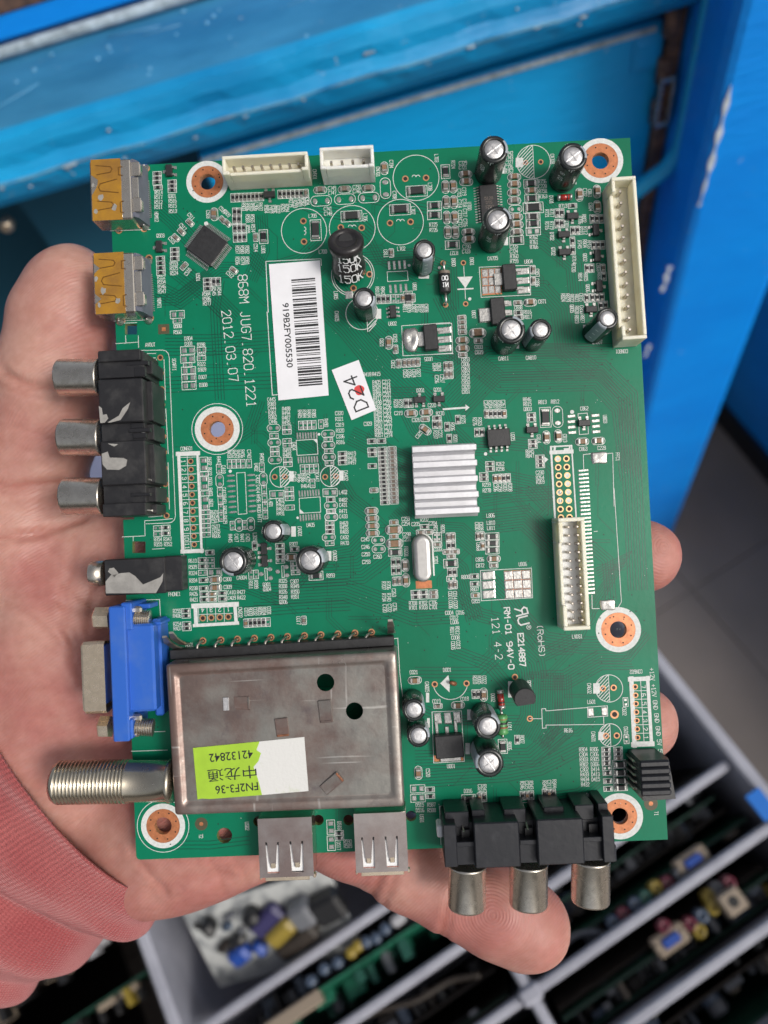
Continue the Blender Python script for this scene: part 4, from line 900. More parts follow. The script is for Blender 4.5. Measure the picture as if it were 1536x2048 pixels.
regulator('C', 535, 1186, 3.3, 6.2, 1.8, (-78, 10, 70, 84), [(60, -58, 36, 26), (62, 0, 36, 26), (62, 52, 36, 26)], 2)
regulator('C', 126, 1344, 3.2, 6.0, 1.7, (-60, 0, 40, 90), [(62, -50, 44, 20), (64, 4, 44, 20), (66, 60, 44, 20)], 2)
regulator('L', 110, 378, 6.4, 5.2, 2.3, (4, 84, 122, 28), [(-62, -102, 18, 70), (-3, -84, 22, 40), (50, -102, 18, 70)], 2)
# blob of solder beside the third one
mb = MB(); c = b2('E', 1238, 155); n = 30
ring = [(math.cos(t) * (2.05 + .25 * math.sin(3 * t)), math.sin(t) * (2.95 + .3 * math.cos(5 * t + 1))) for t in np.arange(n) * math.tau / n]
sup = lambda q: (max(-1.85, min(1.85, q[0])), max(-2.85, min(2.85, q[1])))
mb.loft([[(*sup((q[0] * s, q[1] * s)), z) for q in ring] for s, z in ((1.05, .02), (1, .3), (.9, .52), (.7, .68), (.45, .72), (.2, .6), (.02, .5))], 0, False, True)
o = mb.build('solder_blob', ['solder'], board); o.location = (c[0] * .001, c[1] * .001, 0)
for q, w, h in (((1110, 965), 3.4, 3.2), ((1455, 0), 0, 0)):
    if not w: continue
for sec, x, y, w, h in (('F', 1112, 962, 3.6, 2.7), ('I', 1170, 803, 3.4, 2.4), ('J', 1000, 5000, 1, 1)):
    if y > 2000: continue
    c = b2(sec, x, y); mb = MB()
    rg = [(math.cos(t), math.sin(t)) for t in np.arange(24) * math.tau / 24]
    pt = [(max(-.82, min(.82, q[0] * 1.1)) * w / 1.64 * (1 + .05 * math.sin(7 * i)), max(-.82, min(.82, q[1] * 1.1)) * h / 1.64 * (1 + .06 * math.cos(5 * i))) for i, q in enumerate(rg)]
    mb.loft([[(q[0] * s + dx, q[1] * s, z) for q in pt] for s, z, dx in ((1, .02, 0), (.95, .2, 0), (.8, .3, .1), (.5, .26, .2), (.25, .38, .5), (.02, .4, .55))], 0, False, True)
    o = mb.build('solder_blob', ['solder'], board); o.location = (c[0] * .001, c[1] * .001, 0)

# ---- wired diodes, resistor, small transistor
def axial(sec, a, b, r, bl, name, mats, bands=(), h=1.4, bend=True, prof=None):
    A, B = bp(sec, *a), bp(sec, *b); d = (B - A); L = np.linalg.norm(d[:2]); d = d / np.linalg.norm(d); mid = (A + B) / 2 + np.array([0, 0, h])
    mb = MB()
    pr = prof or [(0, r * .55), (.08, r * .9), (.25, r), (bl - .25, r), (bl - .08, r * .9), (bl, r * .55)]
    mb.lathe(mid - d * bl / 2, d, pr, 24, 0)
    for f0, f1, mi in bands: mb.lathe(mid - d * bl / 2 + d * bl * f0, d, [(0, r + .015), (bl * (f1 - f0), r + .015)], 24, mi, False, False)
    o = mb.build(name, mats, board)
    for s, e in ((-1, A), (1, B)):
        st = mid + d * s * bl / 2; m2 = MB()
        m2.tube([st - d * s * .1, st + (np.array([e[0], e[1], h]) - st) * .72, np.array([e[0], e[1], h * .75]) - d * s * .1, [e[0], e[1], h * .3], [e[0], e[1], -.3]], .32, 8); m2.build('wire_lead', ['solder'], o)
    return o
o = axial('C', (203, 882), (219, 1138), 1.35, 5.2, 'diode', ['chip', 'grayc', 'wht'], [(.03, .16, 1)], 1.6)
mid = (bp('C', 203, 882) + bp('C', 219, 1138)) / 2 + np.array([0, 0, 1.6]); mb = MB()
d = bp('C', 219, 1138) - bp('C', 203, 882); d /= np.linalg.norm(d)
for hh, s_ in ((-.55, '00'), (1.0, '1N')): cyl_text(mb, s_, mid, d, 1.36, hh, 0, .95, .17, 0, False, -1)
mb.build('diode_marking', ['wht'], o)
def melf(sec, x, y, ang, L=3.4, r=.72):
    c = bp(sec, x, y); d = np.array([math.cos(ang), math.sin(ang), 0]); st = c - d * L / 2 + np.array([0, 0, r + .05])
    mb = MB(); mb.lathe(st + d * L * .2, d, [(0, r * .95), (L * .6, r * .95)], 20, 0); mb.lathe(st + d * L * .62, d, [(0, r), (L * .07, r)], 20, 1, False, False); o = mb.build('glass_diode', ['glassred', 'ink'], board)
    for s in (0, 1):
        m2 = MB(); m2.lathe(st + d * L * (.8 if s else 0), d, [(0, r * .8), (.06, r * 1.03), (L * .2 - .06, r * 1.03), (L * .2, r * .8)], 20, 0); m2.build('end_cap', ['solder'], o)
        pad((c + d * (L * .42) * (1 if s else -1))[:2], 1.0, 1.5, ang)
melf('C', 945, 484, 0); melf('L', 416, 108, math.radians(-86), 4.4, .8)
axial('L', (412, 165), (420, 320), 1.25, 4.6, 'resistor', ['resgreen', 'rust', 'gold', 'ink'], [(.16, .24, 1), (.38, .46, 3), (.58, .66, 1), (.8, .87, 2)], 3.0,
      prof=[(0, .5), (.15, 1.05), (.5, 1.3), (1.1, 1.25), (1.5, 1.02), (3.1, 1.02), (3.5, 1.25), (4.1, 1.3), (4.45, 1.05), (4.6, .5)])
mb = MB(); t = bp('L', 562, 112, 8.5); b = bp('L', 528, 52, 2.0); ax = t - b; Lh = np.linalg.norm(ax); ax /= Lh
xx = np.array([1, .1, 0]) - ax * (np.array([1, .1, 0]) @ ax); xx /= np.linalg.norm(xx); yy = np.cross(ax, xx)
sec_ = [(math.cos(a) * 2.4, math.sin(a) * 2.4) for a in np.linspace(math.radians(-38), math.radians(218), 18)]
mb.loft([[b + ax * h + xx * q[0] * s + yy * q[1] * s for q in sec_] for h, s in ((0, .94), (.2, 1), (Lh - .25, 1), (Lh, .94))], 0, True, True, False)
tr = mb.build('transistor', ['chip'], board); tr['label'] = 'upright black transistor with one flat face'
for k in (-1, 0, 1):
    m2 = MB(); p = b + xx * k * 1.2; m2.tube([p + ax * .2, p - ax * .6, [p[0] + k * .3, p[1], .5], [p[0] + k * .3, p[1], -.3]], .25, 6); m2.build('wire_lead', ['solder'], tr)
# stump of a broken part in its circle
mb = MB(); c = bp('I', 92, 1352, 0); mb.tube([c, c + (.3, .1, .6), c + (-.3, .4, 1.1), c + (-.9, .5, 1.0)], [.5, .55, .45, .3], 8); mb.build('broken_lead', ['rust'], board)
silk.k = 0
mb = MB(); mb.prism([b2('I', *q) for q in ((2, 1350), (58, 1292), (68, 1345), (66, 1412))][::-1], 0, .06); mb.build('silkscreen_arrow', ['silk'], board)

# ---- crystal can
mb = MB()
def stadium(cx, cy, w, l, n=10): return [(cx + w * math.cos(a), cy + l * (1 if math.sin(a) >= 0 else -1) + w * math.sin(a)) for a in np.linspace(0, 2 * math.pi, 4 * n, endpoint=False)]
c = bp('X', 845, 1117, 3.6)
mb.loft([[(x, y, z) for x, y in stadium(c[0], c[1], w, 3.35 * 1.0)] for w, z in ((2.15, .1), (2.15, .5), (1.95, .55), (1.95, 3.1), (1.85, 3.4), (1.6, 3.62), (1.0, 3.66))], 0)
mb.build('crystal_can', [mat('brushed_can', (.55, .54, .52), .36, .8, var=.12, vscale=900)], board)

# ---- finned heat sink
a, b = bp('X', 824, 893, 7.0), bp('X', 959, 1026, 7.0); cx, cy = (a[:2] + b[:2]) / 2; lx, ly = b[0] - a[0], a[1] - b[1]
mb = MB(); mb.box((cx, cy, 2.2), (lx, ly, 1.6), 0, .15); hs = mb.build('heat_sink', ['alu'], board)
mb = MB(); mb.box((cx, cy, .85), (lx * .94, ly * .94, 1.1), 0, .1); mb.build('processor_chip', ['chip'], board)
fm = MB(); fm.box((0, 0, 2.1), (lx + .05, 1.35, 4.4), 0, .12)
fm.loft([[(-lx / 2, y, z), (lx / 2, y, z), (lx / 2, y2, z), (-lx / 2, y2, z)] for y, y2, z in ((-1.3, 1.3, 0), (-.68, .68, 1.0))], 0, False, False, False); fm = fm.mesh('fin', ['alu'])
for i in range(5): put('fin', fm, hs, (cx, b[1] + .75 + (ly - 1.5) * i / 4, 2.9))

# ---- white and ivory sockets with their pins
def socket(name, corners, H, wall, mats, zf, pins, pin_h, tilt=None, label=None, slots=(), pinr=.3):
    """corners: rim left, top, right, bottom in photograph pixels at height H; pins: list of local (x, y)"""
    q = [P2(*c, H) for c in corners]; x0, x1 = (q[0][0] + q[3][0]) / 2, (q[1][0] + q[2][0]) / 2; y1, y0 = (q[0][1] + q[1][1]) / 2, (q[2][1] + q[3][1]) / 2
    ang = math.atan2(q[1][1] - q[0][1], q[1][0] - q[0][0]) if abs(q[1][0] - q[0][0]) > abs(q[0][1] - q[3][1]) else math.atan2(q[0][0] - q[3][0], -(q[3][1] - q[0][1])) * -1
    cx, cy, lx, ly = (x0 + x1) / 2, (y0 + y1) / 2, x1 - x0, y1 - y0
    o = empty(name); o.parent = board; o.location = (cx * .001, cy * .001, 0); o.rotation_euler = (0, 0, ang)
    if label: o['label'] = label
    mb = MB(); mb.box((0, 0, zf / 2), (lx - .02, ly - .02, zf), 1, .1); mb.build('socket_floor', mats, o)
    W = {'far': ((0, ly / 2 - wall / 2), (lx, wall)), 'near': ((0, -ly / 2 + wall / 2), (lx, wall)), 'left': ((-lx / 2 + wall / 2, 0), (wall, ly - 2 * wall)), 'right': ((lx / 2 - wall / 2, 0), (wall, ly - 2 * wall))}
    for k, (c, d) in W.items():
        pieces = [(c, d, H)]
        if k in dict(slots): pieces = dict(slots)[k](c, d, H)
        mb = MB()
        for c, d, h in pieces: mb.box((c[0], c[1], h / 2 + .02), (d[0], d[1], h), 0, .16)
        mb.build('side_wall', mats, o)
    pm = MB(); pm.box((0, 0, pin_h / 2), (pinr * 2, pinr * 2, pin_h), 0, .12); pm = pm.mesh('pin', ['pin'])
    for p in pins(lx, ly): put('pin', pm, o, (p[0], p[1], .5))
    return o, lx, ly
def lowmid(frac, hh):                          # wall with a lower middle part
    def f(c, d, H):
        if d[0] > d[1]:
            e = d[0] * (1 - frac) / 2
            return [((c[0] - d[0] / 2 + e / 2, c[1]), (e, d[1]), H), ((c[0] + d[0] / 2 - e / 2, c[1]), (e, d[1]), H), ((c[0], c[1]), (d[0] * frac, d[1]), hh)]
        e = d[1] * (1 - frac) / 2
        return [((c[0], c[1] - d[1] / 2 + e / 2), (d[0], e), H), ((c[0], c[1] + d[1] / 2 - e / 2), (d[0], e), H), ((c[0], c[1]), (d[0], d[1] * frac), hh)]
    return f
def linepins(n, m, y=0.0, dirx=True):
    def f(lx, ly): return [(-lx / 2 + m + (lx - 2 * m) * i / (n - 1), y) for i in range(n)] if dirx else [(y, -ly / 2 + m + (ly - 2 * m) * i / (n - 1)) for i in range(n)]
    return f
socket('wire_socket', ((443, 312), (614, 302), (617, 338), (445, 350)), 8.3, .75, ['ivory', 'ivory'], 4.2, linepins(8, 2.3, .1), 6.4, label='long cream socket with eight pins by the top edge', slots=(('near', lowmid(.84, 7.5)),))
socket('wire_socket', ((638, 295), (746, 289), (749, 332), (641, 338)), 8.3, .75, ['white', 'white'], 4.0, linepins(4, 2.4, -.3), 6.4, label='short white socket with four pins by the top edge', slots=(('near', lowmid(.8, 8.0)),))
o, lx, ly = socket('wire_socket', ((1222, 354), (1274, 351), (1292, 676), (1245, 680)), 7.8, .8, ['ivory', 'ivory'], 3.8, linepins(13, 2.6, -.4, False), 5.6, label='long ivory socket with thirteen pins on the right edge', slots=(('left', lowmid(.86, 5.6)),), pinr=.36)
socket('wire_socket', ((1116, 1036), (1168, 1034), (1182, 1259), (1128, 1262)), 7.2, .9, ['ivory', 'wht'], 3.4, lambda lx, ly: [(-.75 + 2.0 * j + (0.2), -ly / 2 + 2.1 + (ly - 4.2) * i / 11) for i in range(12) for j in (0, 1)], 6.0, label='yellowed ivory socket with two rows of pins', pinr=.3,
       slots=(('left', lambda c, d, H: [((c[0], c[1] + d[1] * .40), (d[0], d[1] * .20), H), ((c[0], c[1] - d[1] * .40), (d[0], d[1] * .20), H), ((c[0] - .1, c[1]), (d[0] * .8, d[1] * .61), H * .86)]),))

# ---- labels stuck on the board
bx = empty('barcode_label'); bx.parent = board
qc = [np.array(P2(*q)) for q in ((538, 529), (640, 521), (657.5, 791), (557, 801))]
mb = MB(); mb.prism([tuple(q) for q in qc][::-1], .10, .17); mb.build('label_paper', ['paper'], bx)
ik = Ink(.18)
def bl(u, v): return qc[0] + (qc[1] - qc[0]) * u + (qc[3] - qc[0]) * v
BP = [2, 1, 1, 3, 1, 2, 1, 1, 3, 1, 2, 2, 1, 3, 2, 1, 1, 2, 3, 1, 1, 2, 2, 1, 3, 1, 1, 1, 2, 3, 1, 2, 1, 1, 3, 2, 1, 2, 1, 1, 2, 3, 1, 1, 3, 1, 2, 1, 1, 2, 3, 1, 2, 2, 1, 1, 1, 3, 2, 1, 1, 2, 1, 3, 1, 1, 2, 1, 3, 1, 2, 2, 1, 1, 3, 1, 2, 1, 2]
tot = sum(BP); y = 0
for i, w in enumerate(BP):
    if i % 2 == 0: ik.poly([bl(.415, .125 + .785 * y / tot), bl(.415, .125 + .785 * (y + w) / tot), bl(.88, .125 + .785 * (y + w) / tot), bl(.88, .125 + .785 * y / tot)])
    y += w
ik.mb.build('barcode', ['ink'], bx)
def type_text(body, size, c, ang, z, m, parent, name, bold=0.0, sx=1.0):
    cu = bpy.data.curves.new(name, 'FONT'); cu.body = body; cu.size = size * .001; cu.align_x = 'CENTER'; cu.align_y = 'CENTER'; cu.resolution_u = 3; cu.offset = bold * .001
    ob = bpy.data.objects.new(name, cu); COL.objects.link(ob); dg = bpy.context.evaluated_depsgraph_get()
    me = bpy.data.meshes.new_from_object(ob.evaluated_get(dg)); bpy.data.objects.remove(ob); bpy.data.curves.remove(cu)
    me.materials.clear(); me.materials.append(M[m] if isinstance(m, str) else m)
    me.transform(Matrix.Translation((c[0] * .001, c[1] * .001, z * .001)) @ Matrix.Rotation(ang, 4, 'Z') @ Matrix.Diagonal((sx, 1, 1, 1)))
    return put(name, me, parent)
dv = qc[3] - qc[0]
type_text('919B2FY005530', 2.05, bl(.262, .53), math.atan2(dv[1], dv[0]), .185, 'ink', bx, 'label_lettering', .03, 1.12)
dl = empty('grade_label'); dl.parent = board
qd = [np.array(P2(*px('E', *q))) for q in ((628, 385), (835, 307), (970, 690), (780, 770))]
mb = MB(); mb.prism([tuple(q) for q in qd][::-1], .10, .17); mb.build('label_paper', ['paper'], dl)
dd = qd[0] - qd[3]; an = math.atan2(dd[1], dd[0]); cen = sum(qd) / 4 + (qd[3] - qd[0]) * .06
ik = Ink(.20); ik.text('D24', cen, 3.1, an, .34, 0, .7, 1.9); 
hc = b2('E', 840, 540); mb = MB(); mb.add([(hc[0] + 1.15 * math.cos(t) * (1 + .12 * math.sin(3 * t)), hc[1] + 1.2 * math.sin(t), .185) for t in np.arange(20) * math.tau / 20], [tuple(range(20))]); mb.build('red_dot', ['red'], dl)
ik.mb.build('label_lettering', ['ink'], dl)
# ================================================================== CONNECTORS ALONG THE EDGES
def pxbox(mb, u0, v0, u1, v1, z0, z1, mi=0, b=.15, zpx=None):
    """box whose top face covers the pixel rectangle u0,v0-u1,v1"""
    h = z1 if zpx is None else zpx
    a = P2(u0, v0, h); c = P2(u1, v0, h); d = P2(u1, v1, h); e = P2(u0, v1, h)
    x0, x1 = (a[0] + e[0]) / 2, (c[0] + d[0]) / 2; y1, y0 = (a[1] + c[1]) / 2, (d[1] + e[1]) / 2
    return mb.box(((x0 + x1) / 2, (y0 + y1) / 2, (z0 + z1) / 2), (x1 - x0, y1 - y0, z1 - z0), mi, b)
def pc(u, v, h): return P(u, v, h)

# ---- two video sockets on the left edge, amber tape on top
def hdmi(u, v, label, tears):
    """u, v: upper left corner of the top face"""
    e = empty('video_socket'); e.parent = board; e['label'] = label
    Ht = 6.2
    mb = MB(); pxbox(mb, u + 1, v + 1, u + 84, v + 122, .1, Ht, 0, .35); mb.build('metal_shell', ['steel'], e)
    mb = MB(); a, b = P2(u + 2, v + 2, Ht), P2(u + 66, v + 121, Ht)
    L_ = []
    x0, x1, y1, y0 = a[0], b[0], a[1], b[1]
    rr2 = random.Random(int(v)); 
    edge = [(x0 + .05 * rr2.random(), y1 - (y1 - y0) * i / 12) for i in range(13)]
    for i in tears: edge[i] = (edge[i][0] + rr2.uniform(.7, 1.5), edge[i][1])
    poly = edge + [(x1 + .1 * rr2.random(), y0 + (y1 - y0) * i / 8) for i in range(9)]
    put('amber_tape', fill2d([poly], .06, Ht + .02, ['amber'], 'amber_tape'), e)
    ik = Ink(Ht + .095)
    w = x1 - x0; h = y1 - y0
    def q(fx, fy): return (x0 + w * fx, y1 - h * fy)
    for k, (y, s) in enumerate(((.12, 1), (.40, -1), (.70, 1))):
        if s > 0: pts = [q(.18, y - .02), q(.66, y + .01), q(.72, y + .05), q(.66, y + .10), q(.2, y + .13)]
        else: pts = [q(.86, y - .06), q(.3, y), q(.24, y + .06), q(.3, y + .12), q(.9, y + .16)]
        ik.line(pts, .20)
    ik.line([q(1.05, .14), q(.93, .15), q(.93, .27), q(1.05, .28)], .18); ik.line([q(1.05, .70), q(.95, .72), q(.95, .88), q(1.05, .89)], .18)
    ik.mb.build('spring_slots', ['amberdk'], e)
    mb = MB()
    for fx, fy, s in ((.05, .42, .5), (.3, .62, .8), (.75, .8, .7), (.12, .85, .5)):
        if len(tears) < 2 and fx > .2: continue
        c = q(fx, fy); mb.prism([(c[0] + s * rr2.uniform(.5, 1.1) * math.cos(t), c[1] + s * 1.3 * rr2.uniform(.5, 1.1) * math.sin(t)) for t in np.arange(9) * math.tau / 9], Ht + .05, Ht + .10)
    mb.build('torn_patch', ['tape'], e)['kind'] = 'stuff'
    # plastic back with folded metal ears and a row of contacts
    mb = MB(); a, b = P2(u + 84, v + 4, 5), P2(u + 108, v + 118, 5)
    y1, y0 = a[1], b[1]; xa = P2(u + 84, v, Ht)[0]; xb = P2(u + 104, v, 3)[0]
    mb.loft([[(xa - .3, y0, z) if i in (0,) else (xa - .3, y1, z) if i == 1 else (xq, y1, z) if i == 2 else (xq, y0, z) for i in range(4)][::-1] for z, xq in ((.1, xb + .5), (3.0, xb), (5.0, xa + .9), (6.0, xa + .2))], 0, False, True, False); mb.build('back_housing', ['hdmigray'], e)
    mb = MB()
    for f in (.06, .68):
        p0 = y1 - (y1 - y0) * f; p1 = p0 - (y1 - y0) * .24
        mb.box((xa + .75, (p0 + p1) / 2, 6.0), (1.9, p0 - p1, .35), 0, .1); mb.box((xa + 1.7, (p0 + p1) / 2, 5.3), (.3, (p0 - p1) * .7, 1.3), 0, .08)
    mb.box((xa + .5, (y0 + y1) / 2, 5.9), (1.5, (y1 - y0) * .36, .3), 0, .1)
    mb.build('metal_ears', ['steel'], e)['kind'] = 'stuff'
    cm = MB(); cm.box((0, 0, .16), (1.7, .26, .22), 0, .06); cm.box((-.75, 0, .7), (.3, .26, 1.2), 0, .06); cm = cm.mesh('contact', ['solder'])
    c0_, c1_ = P2(u + 113, v + 45), P2(u + 118, v + 117)
    for i in range(19): put('contact', cm, e, (c0_[0] + (c1_[0] - c0_[0]) * i / 18, c0_[1] + (c1_[1] - c0_[1]) * i / 18, 0))
    mb = MB()
    for du, dv in ((56, 139), (112, 136), (112, 18)):
        c = P2(u + du, v + dv); mb.lathe((c[0], c[1], 0), (0, 0, 1), [(0, 1.0), (.3, .85), (.7, .5), (1.3, .35), (1.6, .1)], 14, 0)
    mb.build('solder_tabs', ['solder'], e)['kind'] = 'stuff'
hdmi(179, 318, 'upper amber taped video socket on the left edge', (4, 5, 6))
hdmi(185, 505, 'lower amber taped video socket on the left edge with torn tape', (3, 9))

# ---- three phono jacks on the left edge
def phono_shell(parent, o, axis, L_, r=4.15, ref=(0, 0, 1)):
    mb = MB(); mb.lathe(o, axis, [(0, r * 1.02), (.5, r * 1.02), (.6, r), (L_ - .5, r), (L_ - .12, r * .96), (L_, r * .86), (L_ - .1, r * .74), (L_ - .6, r * .70), (1.0, r * .70)], 40, 0, True, False, ref=ref)
    s = mb.build('jack_shell', ['steel'], parent)
rca = empty('phono_jack_block'); rca.parent = board; rca['label'] = 'scuffed black block of three phono jacks on the left edge'
mb = MB()
pxbox(mb, 196, 703, 287, 756, .1, 11.0); pxbox(mb, 203, 842, 290, 884, .1, 10.6, b=.1); pxbox(mb, 207, 966, 292, 1026, .1, 10.6)
pxbox(mb, 196, 700, 280, 722, .1, 11.9); pxbox(mb, 205, 1006, 291, 1032, .1, 11.9)
pxbox(mb, 197, 757, 286, 845, .1, 12.4, b=.25); pxbox(mb, 202, 881, 291, 970, .1, 12.4, b=.25)
pxbox(mb, 286, 722, 304, 748, .1, 8.5); pxbox(mb, 288, 762, 305, 842, .1, 9.2); pxbox(mb, 291, 848, 308, 880, .1, 8.4); pxbox(mb, 292, 888, 309, 966, .1, 9.2); pxbox(mb, 294, 974, 312, 1004, .1, 8.4); pxbox(mb, 293, 1008, 313, 1028, .1, 7.2)
mb.build('jack_housing', ['blackp'], rca)
mb = MB()
for a in ((252, 722, 296, 730), (258, 856, 300, 864), (262, 986, 300, 992)): pxbox(mb, *a, 10.0, 11.15, 0, .05)
for a in ((268, 734, 290, 752), (262, 846, 286, 856), (266, 866, 292, 876)): pxbox(mb, *a, 10.0, 11.1, 0, .05)
mb.build('contact_slot', ['resbody'], rca)['kind'] = 'stuff'
for a, b in (((266, 740), (306, 762)), ((272, 864), (309, 878)), ((288, 958), (311, 960)), ((292, 1020), (313, 1024))):
    p, q = P(*a, 10.2), P(*b, 1.0); mb = MB(); pm = P(a[0] + (b[0] - a[0]) * .5, a[1] + 1, 10.4)
    w = np.array([0, .16, 0]); u_ = np.array([0, 0, .9])
    mb.loft([[p - u_ - w, p - w + u_ * .3, p + w + u_ * .3, p - u_ + w], [pm - u_ * 1.2 - w, pm - w + u_ * .3, pm + w + u_ * .3, pm - u_ * 1.2 + w], [q - w - (.8, 0, 1), q - w, q + w, q + w - (.8, 0, 1)]], 0, smooth=False); mb.build('contact_blade', ['solder'], rca)
for v, u0, u1 in ((755, 119, 203), (875, 125, 207), (992, 129, 210)):
    a, b = P(u1, v, 7), P(u0, v, 7); phono_shell(rca, a, b - a, np.linalg.norm(b - a))
tearp = [[(325, 640), (345, 655), (352, 700), (378, 695), (388, 725), (365, 752), (335, 755)], [(385, 750), (460, 705), (485, 655), (535, 615), (520, 660), (470, 735), (400, 752)],
         [(345, 960), (385, 945), (398, 985), (490, 988), (515, 1000), (508, 1040), (460, 1068), (380, 1065), (350, 1030)], [(385, 892), (455, 895), (428, 912)]]
mb = MB()
for pl in tearp: put('tape_residue', fill2d([[tuple(P2(*px('D', *q), 12.5)) for q in pl]], .05, 12.42, ['tape'], 'tape_residue'), rca)

# ---- headphone jack
pj = empty('headphone_jack'); pj.parent = board
mb = MB(); pxbox(mb, 209, 1117, 330, 1189, .1, 5.4, 0, .2); pxbox(mb, 329, 1112, 364, 1182, .1, 4.8, 0, .2); mb.build('jack_housing', ['blackp'], pj)
a, b = P(210, 1146, 2.9), P(182, 1147, 2.9)
mb = MB(); mb.lathe(a, b - a, [(0, 2.85), (2.95, 2.85), (3.12, 2.7), (3.1, 2.0), (1.0, 1.9)], 30, 0, True, False, ref=(0, 0, 1)); mb.build('jack_collar', ['steel'], pj)
for pl in ([(215, 455), (290, 440), (345, 436), (385, 462), (440, 520), (560, 470), (582, 440), (575, 500), (530, 580), (180, 582), (178, 500)], [(205, 408), (235, 402), (268, 440), (240, 470), (195, 430)]):
    put('tape_residue', fill2d([[tuple(P2(*px('G', *q), 5.5)) for q in pl]], .06, 5.42, ['tape'], 'tape_residue'), pj)

# ---- blue monitor socket
vg = empty('monitor_socket'); vg.parent = board; vg['label'] = 'blue monitor socket on the left edge'
mb = MB(); pxbox(mb, 221, 1213, 254, 1484, -.4, 11.4, 0, .3); pxbox(mb, 240, 1206, 262, 1262, .1, 10.6, 0, .3, 11); pxbox(mb, 240, 1440, 264, 1480, .1, 10.6, 0, .3, 11)
pxbox(mb, 252, 1248, 309, 1424, .1, 9.8, 0, .5); pxbox(mb, 306, 1238, 324, 1432, .1, 6.2, 0, .4); pxbox(mb, 262, 1208, 300, 1218, .1, 6, 0, .2); pxbox(mb, 262, 1244, 322, 1252, .1, 7, 0, .2)
mb.build('socket_body', ['bluep'], vg)
a, b = P(222, 1348, 5.6), P(178, 1348, 5.6); axv = b - a; ln = np.linalg.norm(axv)
def dsec(x, s=1.0): return [(x, a[1] + y * s, 5.6 + z * s) for y, z in ((-7.9, 3.4), (-7.3, 4.1), (7.3, 4.1), (7.9, 3.4), (7.2, -3.4), (6.5, -4.1), (-6.5, -4.1), (-7.2, -3.4))]
mb = MB(); mb.loft([dsec(a[0] + .2), dsec(b[0] + .45), dsec(b[0], .95), dsec(b[0] + .15, .88), dsec(a[0] - 1.0, .86)], 0, False, False, False); mb.build('socket_shell', ['gold'], vg)
mb = MB()
for k in range(3):
    for i in range(5): mb.lathe((b[0] + 1.6, a[1] - 5 + 2.4 * i + .4 * k, 5.6 - 2 + 2 * k), (-1, 0, 0), [(0, .5), (.6, .5)], 8, 1)
mb.box((a[0] - 1.6, a[1], 5.6), (1.2, 13.2, 6.4), 0, .2); mb.build('pin_insert', ['bluep', 'hole'], vg)
for v in (1236, 1453):
    a, b = P(222, v, 5.6), P(190 if v < 1300 else 200, v, 5.6); mb = MB(); mb.lathe(a, b - a, [(0, 2.55), (np.linalg.norm(b - a) - .3, 2.55), (np.linalg.norm(b - a), 2.2), (np.linalg.norm(b - a) - .02, 1.5), (1, 1.4)], 6, 0, True, False, smooth=False, ref=(0, .3, 1)); mb.build('hex_nut', ['gold'], vg)
    s0, s1 = P(256, v, 8.2), P(301 if v < 1300 else 308, v + 2, 7.6); d = s1 - s0; n = 44; mb = MB(); Ls = np.linalg.norm(d)
    mb.lathe(s0, d, [(Ls * i / n, 1.75 + .22 * (1 if (i // 2) % 2 else -1)) for i in range(n + 1)], 20, 0, smooth=False); mb.build('screw', ['steel'], vg)
    mb = MB(); q = P(270, v - (16 if v < 1300 else 18), 8.5); mb.box(q, (3.2, 1.6, 1.2), 0, .4); q = P(270, v + 15, 8.5); mb.box(q, (2.2, 1.2, 1.0), 0, .4); mb.build('locking_clip', ['steel'], vg)['kind'] = 'stuff'

# ---- tuner can
HT = 10.2
tn = empty('tuner_can'); tn.parent = board; tn['label'] = 'large tarnished metal tuner can with a green and white sticker'
TQ = [P2(*q, HT) for q in ((330, 1329), (793, 1302), (809, 1614), (349, 1632))]
TQ = [np.array(q) for q in TQ]; tc_ = sum(TQ) / 4
def tq(u, v): return TQ[0] * (1 - u) * (1 - v) + TQ[1] * u * (1 - v) + TQ[2] * u * v + TQ[3] * (1 - u) * v
def rrect(ins, r, n=6):
    """rounded outline of the can, inset by ins mm"""
    pts = []
    for k in range(4):
        c = TQ[k]; a = TQ[(k - 1) % 4] - c; b = TQ[(k + 1) % 4] - c; a /= np.linalg.norm(a); b /= np.linalg.norm(b)
        cc = c + (a + b) * (ins + r)
        for i in range(n + 1):
            t = i / n * math.pi / 2; pts.append(cc - b * r * math.cos(t) - a * r * math.sin(t))
    return [tuple(p) for p in pts]
prof = [(0.0, .9, .7), (0.0, HT - .7, .7), (.15, HT - .25, .8), (.5, HT, 1.0), (1.7, HT, .9), (2.1, HT - .15, .9), (2.5, HT - .55, .9), (2.9, HT - .62, .8)]
mb = MB(); mb.loft([[(x, y, z) for x, y in rrect(i, r)] for i, z, r in prof], 0, False, False, True, lambda k, i: 1 if k >= 2 else 0)
mb.build('can_frame', ['tuner', 'tunerp'], tn)
hl = [P2(651, 1365, HT - .6), P2(709, 1422, HT - .6)]
put('can_cover', fill2d([rrect(2.8, .8), circ(hl[0], 1.92, 36), circ(hl[1], 1.88, 36)], .25, HT - .86, ['tuner'], 'can_cover'), tn)
mb = MB(); ins = rrect(1.2, .5); mb.prism([p for p in rrect(.6, .5)][::-1], .3, 1.0); 
